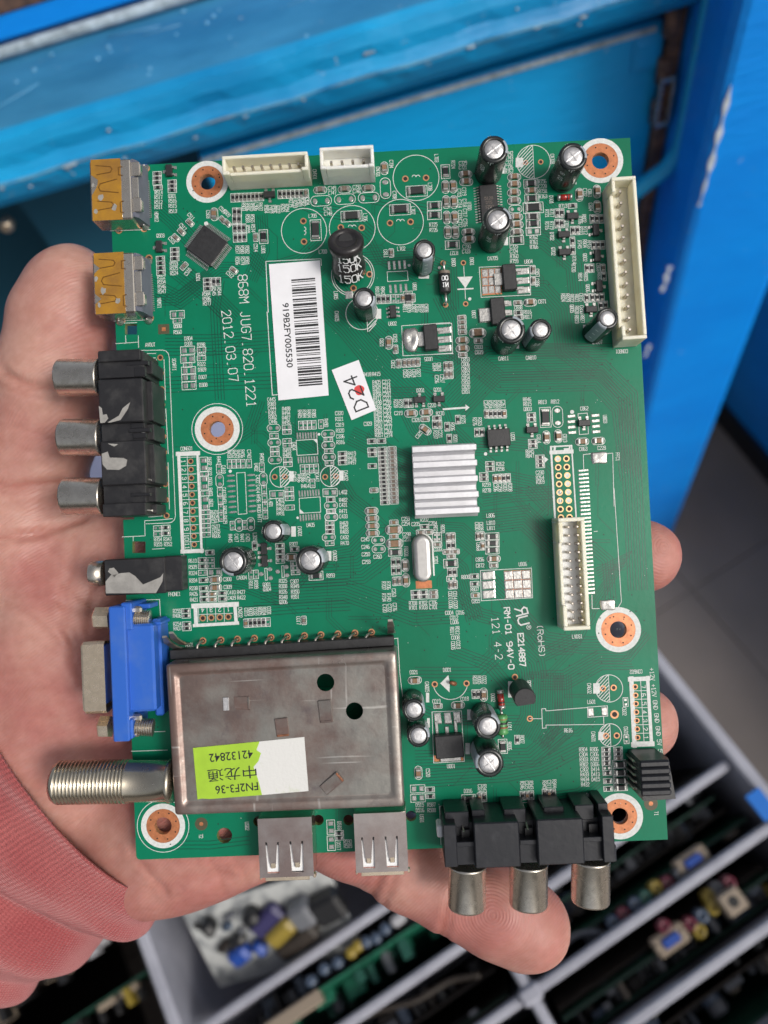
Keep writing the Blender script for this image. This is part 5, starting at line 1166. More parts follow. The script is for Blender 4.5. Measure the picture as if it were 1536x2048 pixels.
for sec, x, y, w, h, a, mi, hz in (('G', 1130, 1350, 3.5, 3.0, 0, 1, .0), ('K', 625, 155, 2.9, 4.9, 3, 0, .25), ('K', 308, 272, 2.9, 4.0, 4, 1, .2), ('K', 672, 682, 5.0, 2.6, 38, 0, .25)):
    c = b2(sec, x, y, HT - .5); m2 = MB(); t = math.radians(a)
    m2.box((0, 0, 0), (w, h, .3), 0, .12); m2.box((w * .5 - .25 if w > h else 0, (-h * .5 + .25) if h > w else 0, .12), (.5 if w > h else w * .9, .5 if h > w else h * .9, .3), 1, .1)
    hz -= .12; o = put('spring_tongue', m2.mesh('spring_tongue', ['tunerp' if mi else 'tuner', 'rust' if (sec == 'K' and x != 625) else 'tuner']), tn, (c[0], c[1], HT - .5 + hz)); o.rotation_euler = (.05, -.06, t)
# dark insulator strip and bent pins along the upper side
mb = MB(); a, b = P2(345, 1300, 1.5), P2(788, 1272, 1.5); mb.box(((a[0] + b[0]) / 2, (a[1] + b[1]) / 2 - .8, 2.2), (b[0] - a[0], 2.2, 3.4), 0, .2, math.atan2(b[1] - a[1], b[0] - a[0])); mb.build('pin_strip', ['chip'], tn)
for i, u in enumerate((406, 442, 475, 509, 542, 575, 609, 642, 676, 710, 743)):
    e0 = P(u, 1281.5 - 1.72 * i, 0); mb = MB(); s0 = P(u - 12.5, 1303 - 1.72 * i, 3.2); mb.tube([s0 - (0, .8, 0), s0, P(u - 11.5, 1291 - 1.72 * i, 3.2), P(u - 7, 1286 - 1.72 * i, 2.6), (e0[0], e0[1], .6), (e0[0], e0[1], -.3)], .33, 8); mb.build('pin', ['pin'], tn)
for u, v, du in ((341, 1290, 0), (354, 1282, 6), (782, 1258, 2)):
    p = P(u, v, 7.5); q = P(u + du, v + 12, 3); mb = MB(); mb.loft([[(p[0] + sx * w * .22, p[1] - 1.5 * t + sy * .22, z) for sx, sy in ((-1, -1), (1, -1), (1, 1), (-1, 1))] for z, w, t in ((.2, 4, 1.2), (3.5, 4.2, .8), (6.2, 3.2, .2), (9.6, 3.6, -.6), (11.6, 2.2, -1.6))], 0, smooth=False); mb.build('mounting_ear', ['pin'], tn)
c = P2(452, 1408, HT - .5); mb = MB(); mb.box((c[0], c[1], HT - .5), (1.3, 2.9, .3), 0, .1); mb.build('bright_bend', ['can'], tn)
# sticker: lime with torn white half
def sk(u, v): 
    return tuple(P2(u, v, HT - .5))
sL = [(386, 1496), (519, 1483), (513, 1500), (522, 1506), (517, 1522), (507, 1534), (512, 1546), (517, 1562), (521, 1577), (524, 1590), (420, 1598), (404, 1597), (395, 1599)]
sW = [(519, 1483), (608.5, 1474), (617, 1582), (524, 1590), (521, 1577), (517, 1562), (512, 1546), (507, 1534), (517, 1522), (522, 1506), (513, 1500)]
put('sticker_left', fill2d([[sk(*q) for q in sL]], .08, HT - .56, ['lime'], 'sticker_left'), tn).name = 'lime_sticker'
put('sticker_torn', fill2d([[sk(*q) for q in sW]], .07, HT - .56, ['torn'], 'sticker_torn'), tn).name = 'torn_sticker'
d_ = np.array(sk(608.5, 1474)) - np.array(sk(386, 1496)); sa = math.atan2(d_[1], d_[0]) + math.pi
type_text('42132842', 2.55, sk(462, 1511), sa, HT - .44, 'ink', tn, 'sticker_lettering', .02, .95)
type_text('中龙通', 3.0, sk(465, 1545), sa, HT - .44, 'ink', tn, 'sticker_lettering', .0, 1.25)
type_text('FN2F3-36', 2.5, sk(474, 1575), sa, HT - .44, 'ink', tn, 'sticker_lettering', .02, .95)
# threaded aerial socket
a, b = P(347, 1561, 5.4), P(108, 1565, 5.4); d = b - a; LF = np.linalg.norm(d); t0 = np.linalg.norm(P(257, 1563, 5.4) - a)
pr = [(0, 4.75), (.9, 4.8), (1.1, 4.5), (t0 - .6, 4.5), (t0 - .2, 4.75), (t0, 4.75)]
nt = 19; pt = (LF - t0 - 1.2) / nt
for i in range(nt): pr += [(t0 + pt * (i + .12), 4.28), (t0 + pt * (i + .38), 4.28), (t0 + pt * (i + .52), 4.76), (t0 + pt * (i + .92), 4.76)]
pr += [(LF - .9, 4.6), (LF - .2, 4.1), (LF, 3.6), (LF - .1, 3.2), (LF - .4, 3.0), (LF - .3, 1.0)]
mb = MB(); mb.lathe(a, d, pr, 48, 0, smooth=False, ref=(0, 0, 1))
fc = mb.build('aerial_socket', [mat('aerial_nickel', (.62, .56, .45), .25, .95, var=.2, vscale=300, rvar=.06)], tn)
for p in fc.data.polygons: p.use_smooth = True
mb = MB(); q = P(307, 1572, 9.6); mb.box(q, (.8, 1.3, .5), 0, .2); mb.build('crimp_mark', ['steel'], tn)

# ---- two data sockets on the bottom edge
def usb(u0, v0, u1, v1, label):
    e = empty('data_socket'); e.parent = board; e['label'] = label
    Hs = 6.9; a, b = P2(u0, v0, Hs), P2(u1, v1, Hs); x0, x1, y1, y0 = a[0], b[0], a[1], b[1]; w, h = x1 - x0, y1 - y0
    def XY(fx, fy): return (x0 + w * fx, y1 - h * fy)
    out = [XY(0, 0), XY(0, 1), XY(1, 1), XY(1, 0)]
    holes = []
    for c in (.25, .70):
        holes.append([XY(c - .125, .40), XY(c - .095, .40), XY(c - .055, .78), XY(c + .055, .78), XY(c + .095, .40), XY(c + .125, .40), XY(c + .115, .93), XY(c - .105, .93)])
    put('shell_top', fill2d([out] + holes, .3, Hs - .3, ['usb'], 'shell_top'), e)
    mb = MB()
    for s, xx in ((-1, x0 + .15), (1, x1 - .15)): mb.box((xx, (y0 + y1) / 2, Hs / 2 - .02), (.3, h - .02, Hs - .34), 0, .05)
    mb.box(((x0 + x1) / 2, y1 - .15, Hs / 2), (w - .62, .3, Hs - .36), 0, .05); mb.box(((x0 + x1) / 2, (y0 + y1) / 2, .25), (w - .62, h - .05, .3), 0, .05)
    mb.build('shell_sides', ['usb'], e)
    mb = MB(); mb.box(((x0 + x1) / 2 + .05, y0 - .45, Hs - .35), (w * .82, .9, .28), 0, .1); 
    mb.box((x0 + .1, y0 - .1, Hs - .9), (.5, .9, 1.2), 0, .15); mb.box((x1 + .1, y0 - .1, Hs - .9), (.6, .9, 1.2), 0, .15); mb.build('flared_lip', ['gold'], e)['kind'] = 'stuff'
    mb = MB(); mb.box(((x0 + x1) / 2, y1 - h * .42 - .2, Hs - 2.2), (w - .9, h * .8, .9), 0, .1); mb.box(((x0 + x1) / 2, y1 - h * .70, Hs - .95), (w - .7, h * .46, .7), 0, .1); mb.build('plastic_tongue', ['wht'], e)
    for c in (.25, .70):
        p = XY(c, .80); mb = MB(); mb.box((p[0], p[1], Hs - .22), (w * .095, h * .10, .5), 0, .16); mb.build('contact_bump', ['gold'], e)
usb(515, 1638, 628, 1752, 'left data socket on the bottom edge'); usb(707, 1628, 817, 1742, 'right data socket on the bottom edge')

# ---- three phono jacks on the bottom edge
av = empty('phono_jack_block'); av.parent = board; av['label'] = 'clean black block of three phono jacks on the bottom edge'
mb = MB()
pxbox(mb, 888, 1650, 914, 1735, .1, 11.6); pxbox(mb, 912, 1688, 952, 1730, .1, 10.2, b=.1); pxbox(mb, 1040, 1684, 1074, 1726, .1, 10.2, b=.1); pxbox(mb, 1166, 1680, 1206, 1722, .1, 10.2, b=.1)
pxbox(mb, 912, 1684, 952, 1694, .1, 11.0, b=.1); pxbox(mb, 1040, 1680, 1074, 1690, .1, 11.0, b=.1); pxbox(mb, 1166, 1674, 1206, 1684, .1, 11.0, b=.1)
pxbox(mb, 949, 1645, 1040, 1736, .1, 12.4, b=.25); pxbox(mb, 1075, 1638, 1168, 1730, .1, 12.4, b=.25); pxbox(mb, 1206, 1632, 1229, 1725, .1, 11.8); pxbox(mb, 1226, 1690, 1233, 1724, .1, 11.0)
for a in ((890, 1624, 938, 1655), (944, 1620, 970, 1648), (1008, 1618, 1052, 1646), (1088, 1614, 1128, 1642), (1150, 1610, 1188, 1640), (1196, 1606, 1216, 1636)): pxbox(mb, *a, .1, 8.2, 0, .15)
pxbox(mb, 892, 1640, 1222, 1690, .1, 7.6, 0, .1)
mb.build('jack_housing', ['navyp'], av)
mb = MB()
for c in ((923, 1660, 940, 1676), (1050, 1656, 1066, 1672), (1178, 1648, 1196, 1666)): pxbox(mb, *c, 6, 8.6, 0, .05)
mb.build('contact_slot', ['resbody'], av)['kind'] = 'stuff'
for (u, v, u2, v2) in ((918, 1620, 928, 1664), (1043, 1614, 1056, 1660), (1124, 1612, 1140, 1634), (1196, 1610, 1208, 1640)):
    p, q = P(u, v, 3), P(u2, v2, 10); mb = MB(); w = np.array([.16, 0, 0]); z = np.array([0, 0, 1.])
    mb.loft([[p - w - z * 2.5, p + w - z * 2.5, p + w + z, p - w + z], [(p + q) / 2 - w - z * 3, (p + q) / 2 + w - z * 3, (p + q) / 2 + w + z * 1.2, (p + q) / 2 - w + z * 1.2], [q - w - z * 4, q + w - z * 4, q + w, q - w]], 0, smooth=False); mb.build('contact_blade', ['pin'], av)
for u, v0, v1 in ((934, 1728, 1815), (1057, 1724, 1811), (1181, 1716, 1804)):
    a, b = P(u, v0, 7), P(u, v1, 7); phono_shell(av, a, b - a, np.linalg.norm(b - a), ref=(0, 0, 1))
mb = MB(); pxbox(mb, 874, 1652, 886, 1676, 3, 7.5, 0, .3); mb.build('white_peg', ['wht'], av)

# ---- black angled pin housing by the lower right corner
hb = empty('pin_housing'); hb.parent = board
A0 = [P(1263, 1510, .3), P(1322, 1504, .3), P(1326, 1572, .3), P(1264, 1577, .3)]; A1 = [P(1280, 1523, 9.5), P(1340, 1520, 9.5), P(1344, 1592, 9.5), P(1283, 1594, 9.5)]
mb = MB(); mb.loft([[A0[3], A0[2], A0[1], A0[0]], [A1[3] * .1 + A0[3] * .9 + (0, 0, 7.6), A1[2] * .1 + A0[2] * .9 + (0, 0, 7.6), A1[1] + (0, 0, -1), A1[0] + (0, 0, -1)]], 0, smooth=False); mb.build('housing_core', ['chip'], hb)
yb, yt = (A1[2][1] + A1[3][1]) / 2, (A1[0][1] + A1[1][1]) / 2; xl, xr = (A1[0][0] + A1[3][0]) / 2, (A1[1][0] + A1[2][0]) / 2; st = (yt - yb) / 5
mb = MB(); mb.box((0, 0, 4.7), (xr - xl, st * .86, 9.4), 0, .28); mb.box((0, 0, 4.6), (xr - xl - .3, st, 8.8), 0, .1); rm = mb.mesh('housing_segment', ['navyp'])
for i in range(5): put('housing_segment', rm, hb, ((xl + xr) / 2 + .03 * (i % 2), yb + st * (i + .5), .1 + .05 * (i % 2)))
for i in range(5):
    p = P(1268, 1517 + 13.2 * i, 3.5); mb = MB(); mb.tube([(p[0] + .9, p[1], 6.5), (p[0] - .1, p[1], 6.2), (p[0] - .6, p[1], 5.4), (p[0] - .7, p[1], .1)], .3, 6); mb.build('pin', ['pin'], hb)
# ================================================================== THE HAND THAT HOLDS THE BOARD
def skin_material():
    m = bpy.data.materials.new('skin'); n, l, b = nodes_of(m)
    tc = n.new('ShaderNodeTexCoord')
    def noise(sc, det=4, dist=0):
        q = n.new('ShaderNodeTexNoise'); q.inputs['Scale'].default_value = sc; q.inputs['Detail'].default_value = det; q.inputs['Distortion'].default_value = dist
        l.new(tc.outputs['Object'], q.inputs['Vector']); return q
    a = noise(46, 6); rp = n.new('ShaderNodeValToRGB')
    sx_ = n.new('ShaderNodeSeparateXYZ'); l.new(tc.outputs['Object'], sx_.inputs[0])      # the heel of the palm is redder than the thumb
    gr_ = n.new('ShaderNodeMapRange'); l.new(sx_.outputs['Y'], gr_.inputs['Value']); gr_.inputs['From Min'].default_value = -.01; gr_.inputs['From Max'].default_value = .12; gr_.inputs['To Min'].default_value = -.10; gr_.inputs['To Max'].default_value = .08
    ad_ = n.new('ShaderNodeMath'); ad_.operation = 'ADD'; l.new(a.outputs['Fac'], ad_.inputs[0]); l.new(gr_.outputs[0], ad_.inputs[1]); l.new(ad_.outputs[0], rp.inputs['Fac'])
    rz_ = noise(160, 4); rr_ = n.new('ShaderNodeMapRange'); l.new(rz_.outputs['Fac'], rr_.inputs['Value']); rr_.inputs['From Min'].default_value = .3; rr_.inputs['From Max'].default_value = .7; rr_.inputs['To Min'].default_value = .40; rr_.inputs['To Max'].default_value = .66; l.new(rr_.outputs[0], b.inputs['Roughness'])
    e = rp.color_ramp.elements; e[0].position = .34; e[1].position = .66
    e[0].color = (.44, .178, .155, 1); e[1].color = (.535, .305, .248, 1)
    f = noise(420, 3); mx = n.new('ShaderNodeMix'); mx.data_type = 'RGBA'; mx.blend_type = 'MULTIPLY'; mx.inputs['Factor'].default_value = .55
    rp2 = n.new('ShaderNodeValToRGB'); l.new(f.outputs['Fac'], rp2.inputs['Fac']); rp2.color_ramp.elements[0].position = .3; rp2.color_ramp.elements[1].position = .7
    rp2.color_ramp.elements[0].color = (.78, .66, .62, 1); rp2.color_ramp.elements[1].color = (1, 1, 1, 1)
    l.new(rp.outputs['Color'], mx.inputs['A']); l.new(rp2.outputs['Color'], mx.inputs['B'])
    at = n.new('ShaderNodeAttribute'); at.attribute_name = 'crease'
    mx2 = n.new('ShaderNodeMix'); mx2.data_type = 'RGBA'; l.new(at.outputs['Fac'], mx2.inputs['Factor']); l.new(mx.outputs['Result'], mx2.inputs['A']); mx2.inputs['B'].default_value = (.36, .12, .09, 1)
    l.new(mx2.outputs['Result'], b.inputs['Base Color'])
    b.inputs['Specular IOR Level'].default_value = .42
    b.inputs['Subsurface Weight'].default_value = .34; b.inputs['Subsurface Radius'].default_value = (1, .35, .2); b.inputs['Subsurface Scale'].default_value = .0022
    w = n.new('ShaderNodeTexWave'); w.inputs['Scale'].default_value = 470; w.inputs['Distortion'].default_value = 7; w.inputs['Detail'].default_value = 1.5; w.inputs['Detail Scale'].default_value = .22
    mp = n.new('ShaderNodeMapping'); mp.inputs['Rotation'].default_value = (.2, .3, .9); l.new(tc.outputs['Object'], mp.inputs['Vector']); l.new(mp.outputs['Vector'], w.inputs['Vector'])
    b1 = n.new('ShaderNodeBump'); b1.inputs['Strength'].default_value = .30; b1.inputs['Distance'].default_value = .00012; fac = w.outputs['Fac']
    for (u_, v_, h_) in ((985, 1831, -2.5), (1330, 1095, -2.5), (1330, 1440, -2.5)):      # whorls on the finger pads
        c_ = P(u_, v_, h_) * .001
        m3 = n.new('ShaderNodeMapping'); m3.inputs['Location'].default_value = tuple(-c_); l.new(tc.outputs['Object'], m3.inputs['Vector'])
        rg_ = n.new('ShaderNodeTexWave'); rg_.wave_type = 'RINGS'; rg_.rings_direction = 'SPHERICAL'; rg_.inputs['Scale'].default_value = 430; rg_.inputs['Distortion'].default_value = 6; rg_.inputs['Detail'].default_value = 1; rg_.inputs['Detail Scale'].default_value = .22
        l.new(m3.outputs['Vector'], rg_.inputs['Vector'])
        ln = n.new('ShaderNodeVectorMath'); ln.operation = 'LENGTH'; l.new(m3.outputs['Vector'], ln.inputs[0])
        mr_ = n.new('ShaderNodeMapRange'); l.new(ln.outputs['Value'], mr_.inputs['Value']); mr_.inputs['From Min'].default_value = .009; mr_.inputs['From Max'].default_value = .015; mr_.inputs['To Min'].default_value = 1; mr_.inputs['To Max'].default_value = 0
        mm = n.new('ShaderNodeMix'); mm.data_type = 'FLOAT'; l.new(mr_.outputs[0], mm.inputs[0]); l.new(fac, mm.inputs[2]); l.new(rg_.outputs['Fac'], mm.inputs[3]); fac = mm.outputs[0]
    l.new(fac, b1.inputs['Height'])
    g = noise(700, 3); b2_ = n.new('ShaderNodeBump'); b2_.inputs['Strength'].default_value = .42; b2_.inputs['Distance'].default_value = .00012; l.new(g.outputs['Fac'], b2_.inputs['Height']); l.new(b1.outputs['Normal'], b2_.inputs['Normal'])
    l.new(b2_.outputs['Normal'], b.inputs['Normal'])
    return m
M['skin'] = skin_material()

def sdf_surface(prims, lo, hi, step, k):
    """smooth union of round cones, turned into one continuous surface (surface nets)"""
    ax = [np.arange(l, h, step, dtype=np.float32) for l, h in zip(lo, hi)]
    X, Y, Z = np.meshgrid(*ax, indexing='ij', sparse=True)
    F = None
    for a, b, ra, rb, kk in prims:
        ba = b - a; l2 = float(ba @ ba)
        px_, py_, pz_ = X - a[0], Y - a[1], Z - a[2]
        t = np.clip((px_ * ba[0] + py_ * ba[1] + pz_ * ba[2]) / l2, 0, 1).astype(np.float32)
        d = np.sqrt((px_ - ba[0] * t) ** 2 + (py_ - ba[1] * t) ** 2 + (pz_ - ba[2] * t) ** 2) - (ra + (rb - ra) * t)
        d = d.astype(np.float32)
        if F is None: F = d
        else:
            h = np.clip(kk - np.abs(F - d), 0, None) / kk
            F = np.minimum(F, d) - h * h * kk * .25
    ins = F < 0
    c = np.zeros(tuple(s - 1 for s in F.shape), np.int8)
    for i in (0, 1):
        for j in (0, 1):
            for q in (0, 1): c += ins[i:F.shape[0] - 1 + i, j:F.shape[1] - 1 + j, q:F.shape[2] - 1 + q]
    act = np.argwhere((c > 0) & (c < 8)); idx = -np.ones(c.shape, np.int32); idx[tuple(act.T)] = np.arange(len(act))
    P_ = np.zeros((len(act), 3)); W_ = np.zeros(len(act)); cor = [np.array(o) for o in np.ndindex(2, 2, 2)]
    for o0 in cor:
        for d in range(3):
            if o0[d]: continue
            o1 = o0.copy(); o1[d] = 1
            f0 = F[tuple((act + o0).T)]; f1 = F[tuple((act + o1).T)]; m = (f0 < 0) != (f1 < 0)
            t = np.where(m, f0 / np.where(m, f0 - f1, 1), 0)
            p = act + o0 + (o1 - o0) * t[:, None]; P_[m] += p[m]; W_[m] += 1
    V = P_ / W_[:, None] * step + np.array(lo)
    faces = []
    for d in range(3):
        s0 = [slice(0, -1)] * 3; s1 = [slice(0, -1)] * 3; s0[d] = slice(0, -1); s1[d] = slice(1, None)
        sh = list(F.shape); A = np.take(ins, range(sh[d] - 1), d); B = np.take(ins, range(1, sh[d]), d)
        e = np.argwhere(A != B); u, v = (d + 1) % 3, (d + 2) % 3
        e = e[(e[:, u] > 0) & (e[:, v] > 0) & (e[:, u] < sh[u] - 1) & (e[:, v] < sh[v] - 1)]
        q = []
        for du, dv in ((-1, -1), (0, -1), (0, 0), (-1, 0)):
            f = e.copy(); f[:, u] += du; f[:, v] += dv; q.append(idx[tuple(f.T)])
        q = np.stack(q, 1); fl = A[tuple(e.T)]
        q[~fl] = q[~fl][:, ::-1]; faces.append(q)
    return V, np.vstack(faces)

def C_(u, v, h): return P(u, v, h)
HAND = []
def limb(pts, k=8.0):
    for (u0, v0, h0, r0), (u1, v1, h1, r1) in zip(pts[:-1], pts[1:]): HAND.append((C_(u0, v0, h0), C_(u1, v1, h1), r0, r1, k))
limb([(95, 1700, -36, 23), (120, 1500, -32, 23), (128, 1300, -28, 21.5), (60, 1020, -24, 14.8)], 10)          # wrist and thenar
limb([(-60, 1730, -40, 19), (95, 1690, -37, 21.5)], 12)
limb([(38, 1010, -24, 14.4), (62, 935, -21, 13.6), (84, 860, -18.5, 13.0), (106, 760, -16.5, 13.3), (132, 640, -14.5, 12.6), (143, 585, -13.5, 11.4)], 5)   # thumb
limb([(40, 1000, -25, 14), (40, 1100, -28, 17), (30, 1300, -32, 20)], 6)
limb([(120, 1500, -32, 22), (350, 1380, -33, 19), (600, 1260, -30, 15)], 12)                                   # palm
limb([(150, 1300, -29, 19), (205, 1095, -27, 15), (300, 1085, -26, 14.5), (560, 1090, -26, 12.5)], 5)                              # web towards the forefinger
limb([(120, 1700, -38, 18.5), (235, 1695, -32, 16.5), (340, 1668, -25.5, 17.2), (420, 1640, -24, 17), (530, 1595, -22.5, 15.8), (620, 1560, -22, 13.5)], 10)      # heel of the hand
limb([(350, 1380, -33, 19), (420, 1550, -29, 18), (600, 1450, -28, 15)], 12)
limb([(560, 1090, -26, 12.5), (800, 1010, -18, 10), (1000, 1000, -14, 9), (1130, 1010, -12, 8.4)], 4)         # forefinger, behind the board
limb([(600, 1260, -28, 13), (860, 1170, -18, 10.2), (1080, 1130, -12.5, 9.3), (1287, 1108, -10.6, 8.7)], 4)    # middle finger
limb([(600, 1430, -27, 13), (860, 1435, -17, 10.2), (1080, 1442, -12.5, 9.4), (1286, 1447, -10.7, 8.8)], 4)    # ring finger
limb([(560, 1590, -21, 13), (690, 1660, -15.5, 11), (815, 1722, -14, 10.3), (900, 1770, -13.4, 9.7), (985, 1815, -13, 10.6), (1050, 1851, -12.8, 10.7)], 4)   # little finger
V, Fc = sdf_surface(HAND, (-88, -52, -66), (132, 160, 2), .95, 8)
# a few rounds of smoothing, then creases, whorls and unevenness
E_ = np.vstack([Fc[:, [0, 1]], Fc[:, [1, 2]], Fc[:, [2, 3]], Fc[:, [3, 0]]])
def smooth(V, it, lam):
    for _ in range(it):
        acc = np.zeros_like(V); cnt = np.zeros(len(V))
        for a in range(3): acc[:, a] = np.bincount(E_[:, 0], V[E_[:, 1], a], len(V)) + np.bincount(E_[:, 1], V[E_[:, 0], a], len(V))
        cnt = np.bincount(E_[:, 0], minlength=len(V)) + np.bincount(E_[:, 1], minlength=len(V))
        V = V + lam * (acc / cnt[:, None] - V)
    return V
V = smooth(V, 3, .5)
def normals(V):
    n = np.cross(V[Fc[:, 2]] - V[Fc[:, 0]], V[Fc[:, 3]] - V[Fc[:, 1]]); N = np.zeros_like(V)
    for c in range(4):
        for a in range(3): N[:, a] += np.bincount(Fc[:, c], n[:, a], len(V))
    return N / (np.linalg.norm(N, axis=1)[:, None] + 1e-9)
N = normals(V)
cre = np.zeros(len(V)); disp = np.zeros(len(V))
def crease(pts, w, depth, h, col=.8):
    """a fold line over the skin; pts in photograph pixels on the skin at about height h"""
    q = np.array([P(u, v, h)[:2] for u, v in pts])
    # follow the skin: distance measured in the plane facing the lens
    vp = CAMB[:2] + (V[:, :2] - CAMB[:2]) * ((h - CAMB[2]) / (V[:, 2] - CAMB[2]))[:, None]
    best = np.full(len(V), 1e9)
    for a, b in zip(q[:-1], q[1:]):
        d = b - a; t = np.clip(((vp - a) @ d) / (d @ d), 0, 1); best = np.minimum(best, np.linalg.norm(vp - a - t[:, None] * d, axis=1))
    w = w * .8; g = np.exp(-(best / w) ** 2) * np.clip(N[:, 2] * 2 + .3, 0, 1)
    global disp, cre
    disp = disp - depth * g + depth * .35 * np.exp(-((best - 2.2 * w) / w) ** 2) * np.clip(N[:, 2], 0, 1)
    cre = np.maximum(cre, np.exp(-(best / (w * .75)) ** 2) * np.clip(N[:, 2] * 2 + .3, 0, 1) * col)
crease([(10, 745), (45, 765), (85, 776), (140, 780), (185, 772)], 1.3, .9, -4, .55)
crease([(-20, 760), (60, 790), (120, 800)], .9, .35, -4, .3)
crease([(-40, 965), (20, 972), (70, 970), (125, 962)], 1.2, .9, -8, .75)
crease([(-20, 985), (50, 985), (100, 978)], .8, .4, -8, .4)
crease([(-40, 1078), (20, 1072), (75, 1066), (120, 1052), (165, 1034)], 1.2, .9, -9, .7)
crease([(-40, 1095), (30, 1085), (90, 1070)], .8, .4, -9, .35)
crease([(880, 1875), (890, 1845), (896, 1815), (905, 1785)], 1.0, .45, -5, .75)
crease([(893, 1880), (902, 1848), (910, 1815)], .7, .35, -5, .35)
crease([(738, 1800), (752, 1775), (765, 1745)], 1.1, .35, -5, .6)
crease([(770, 1805), (782, 1775), (790, 1750)], .8, .3, -5, .3)
crease([(300, 1790), (380, 1755), (455, 1745)], 1.6, .5, -7, .2)
crease([(150, 1090), (130, 1200), (150, 1330), (200, 1440)], 1.6, .4, -9, .2)
crease([(245, 1120), (190, 1180), (175, 1260)], 1.0, .4, -9, .3); crease([(0, 1200), (60, 1230), (120, 1290)], .9, .3, -9, .2); crease([(260, 1700), (290, 1740), (330, 1790)], 1.0, .4, -9, .3); crease([(420, 1722), (440, 1750), (450, 1785)], .9, .3, -7, .25); crease([(470, 1722), (490, 1745), (495, 1762)], .9, .3, -7, .25)
crease([(40, 1130), (110, 1240), (190, 1330)], 1.2, .25, -9, .15); crease([(60, 1110), (160, 1190), (240, 1260)], 1.2, .25, -9, .15)
for u0, v0, u1, v1 in ((20, 850, 110, 880), (40, 900, 130, 915), (60, 1180, 180, 1230), (80, 1380, 190, 1400), (30, 1420, 160, 1450)): crease([(u0, v0), (u1, v1)], .8, .22, -8, .12)
nz = sum(np.sin(V @ np.array(k) + ph) * a for k, ph, a in (((.17, .11, .1), 0, .35), ((-.09, .22, .2), 1, .3), ((.38, -.25, .2), 2, .09), ((.25, .5, -.1), 4, .07)))
V = V + N * (disp + nz)[:, None]
V = smooth(V, 1, .25)
V[:, 2] = np.where((V[:, 0] > -.3) & (V[:, 0] < BW + .3) & (V[:, 1] > -.3) & (V[:, 1] < BH + .3), np.minimum(V[:, 2], -TH - .15), V[:, 2])   # skin pressed flat where it touches the board
me = bpy.data.meshes.new('person'); me.from_pydata((V * .001).tolist(), [], Fc.tolist())
at_ = me.attributes.new('crease', 'FLOAT', 'POINT'); at_.data.foreach_set('value', cre.astype(np.float32))
me.polygons.foreach_set('use_smooth', [True] * len(me.polygons)); me.materials.append(M['skin']); me.update()
hand = bpy.data.objects.new('person', me); COL.objects.link(hand); hand.matrix_world = board.matrix_world.copy()
tag(hand, "person's open left hand in a salmon pink sleeve holding up the board", 'person')

# ---- knitted sleeve
def knit_material():
    m = bpy.data.materials.new('pink_knit'); n, l, b = nodes_of(m)
    uv = n.new('ShaderNodeUVMap'); uv.uv_map = 'knit'
    def wave(dirn, sc, dist=1.2, ds=4):
        w = n.new('ShaderNodeTexWave'); w.bands_direction = dirn; w.inputs['Scale'].default_value = sc; w.inputs['Distortion'].default_value = dist; w.inputs['Detail'].default_value = 2; w.inputs['Detail Scale'].default_value = ds
        l.new(uv.outputs['UV'], w.inputs['Vector']); return w
    w1 = wave('X', .40, 1.8, .7); w2 = wave('Y', .60, 3.0, 1.4)
    mx = n.new('ShaderNodeMath'); mx.operation = 'MULTIPLY_ADD'; l.new(w2.outputs['Fac'], mx.inputs[0]); mx.inputs[1].default_value = .75; l.new(w1.outputs['Fac'], mx.inputs[2])
    tc = n.new('ShaderNodeTexCoord'); nz_ = n.new('ShaderNodeTexNoise'); nz_.inputs['Scale'].default_value = 60; nz_.inputs['Detail'].default_value = 6; l.new(tc.outputs['Object'], nz_.inputs['Vector'])
    rp = n.new('ShaderNodeValToRGB'); l.new(nz_.outputs['Fac'], rp.inputs['Fac']); rp.color_ramp.elements[0].position = .3; rp.color_ramp.elements[1].position = .7
    rp.color_ramp.elements[0].color = (.335, .074, .078, 1); rp.color_ramp.elements[1].color = (.415, .118, .115, 1)
    m2 = n.new('ShaderNodeMix'); m2.data_type = 'RGBA'; m2.blend_type = 'MULTIPLY'; m2.inputs['Factor'].default_value = .26
    r2 = n.new('ShaderNodeValToRGB'); l.new(mx.outputs[0], r2.inputs['Fac']); r2.color_ramp.elements[0].color = (.32, .22, .22, 1); r2.color_ramp.elements[1].position = .7
    l.new(rp.outputs['Color'], m2.inputs['A']); l.new(r2.outputs['Color'], m2.inputs['B']); l.new(m2.outputs['Result'], b.inputs['Base Color'])
    fz = n.new('ShaderNodeTexNoise'); fz.inputs['Scale'].default_value = 1400; fz.inputs['Detail'].default_value = 4; l.new(tc.outputs['Object'], fz.inputs['Vector'])
    ad = n.new('ShaderNodeMath'); ad.operation = 'MULTIPLY_ADD'; l.new(fz.outputs['Fac'], ad.inputs[0]); ad.inputs[1].default_value = 1.1; l.new(mx.outputs[0], ad.inputs[2])
    bp_ = n.new('ShaderNodeBump'); bp_.inputs['Strength'].default_value = .6; bp_.inputs['Distance'].default_value = .0005; l.new(ad.outputs[0], bp_.inputs['Height']); l.new(bp_.outputs['Normal'], b.inputs['Normal'])
    b.inputs['Roughness'].default_value = .9; b.inputs['Specular IOR Level'].default_value = .15
    b.inputs['Sheen Weight'].default_value = .35; b.inputs['Sheen Roughness'].default_value = .5; b.inputs['Sheen Tint'].default_value = (1, .7, .7, 1)
    return m
M['knit'] = knit_material()
cC = P(154, 1477, -30); lowE = P(222, 1874, -25); axd = P(154 - 89, 1477 + 45, -32) - cC; axd /= np.linalg.norm(axd)
lat = lowE - cC; lat -= axd * (lat @ axd); RL = np.linalg.norm(lat); lat /= RL; nor = np.cross(lat, axd); nor *= np.sign(nor[2])
NP, NS = 220, 110; rings = []; UV = []
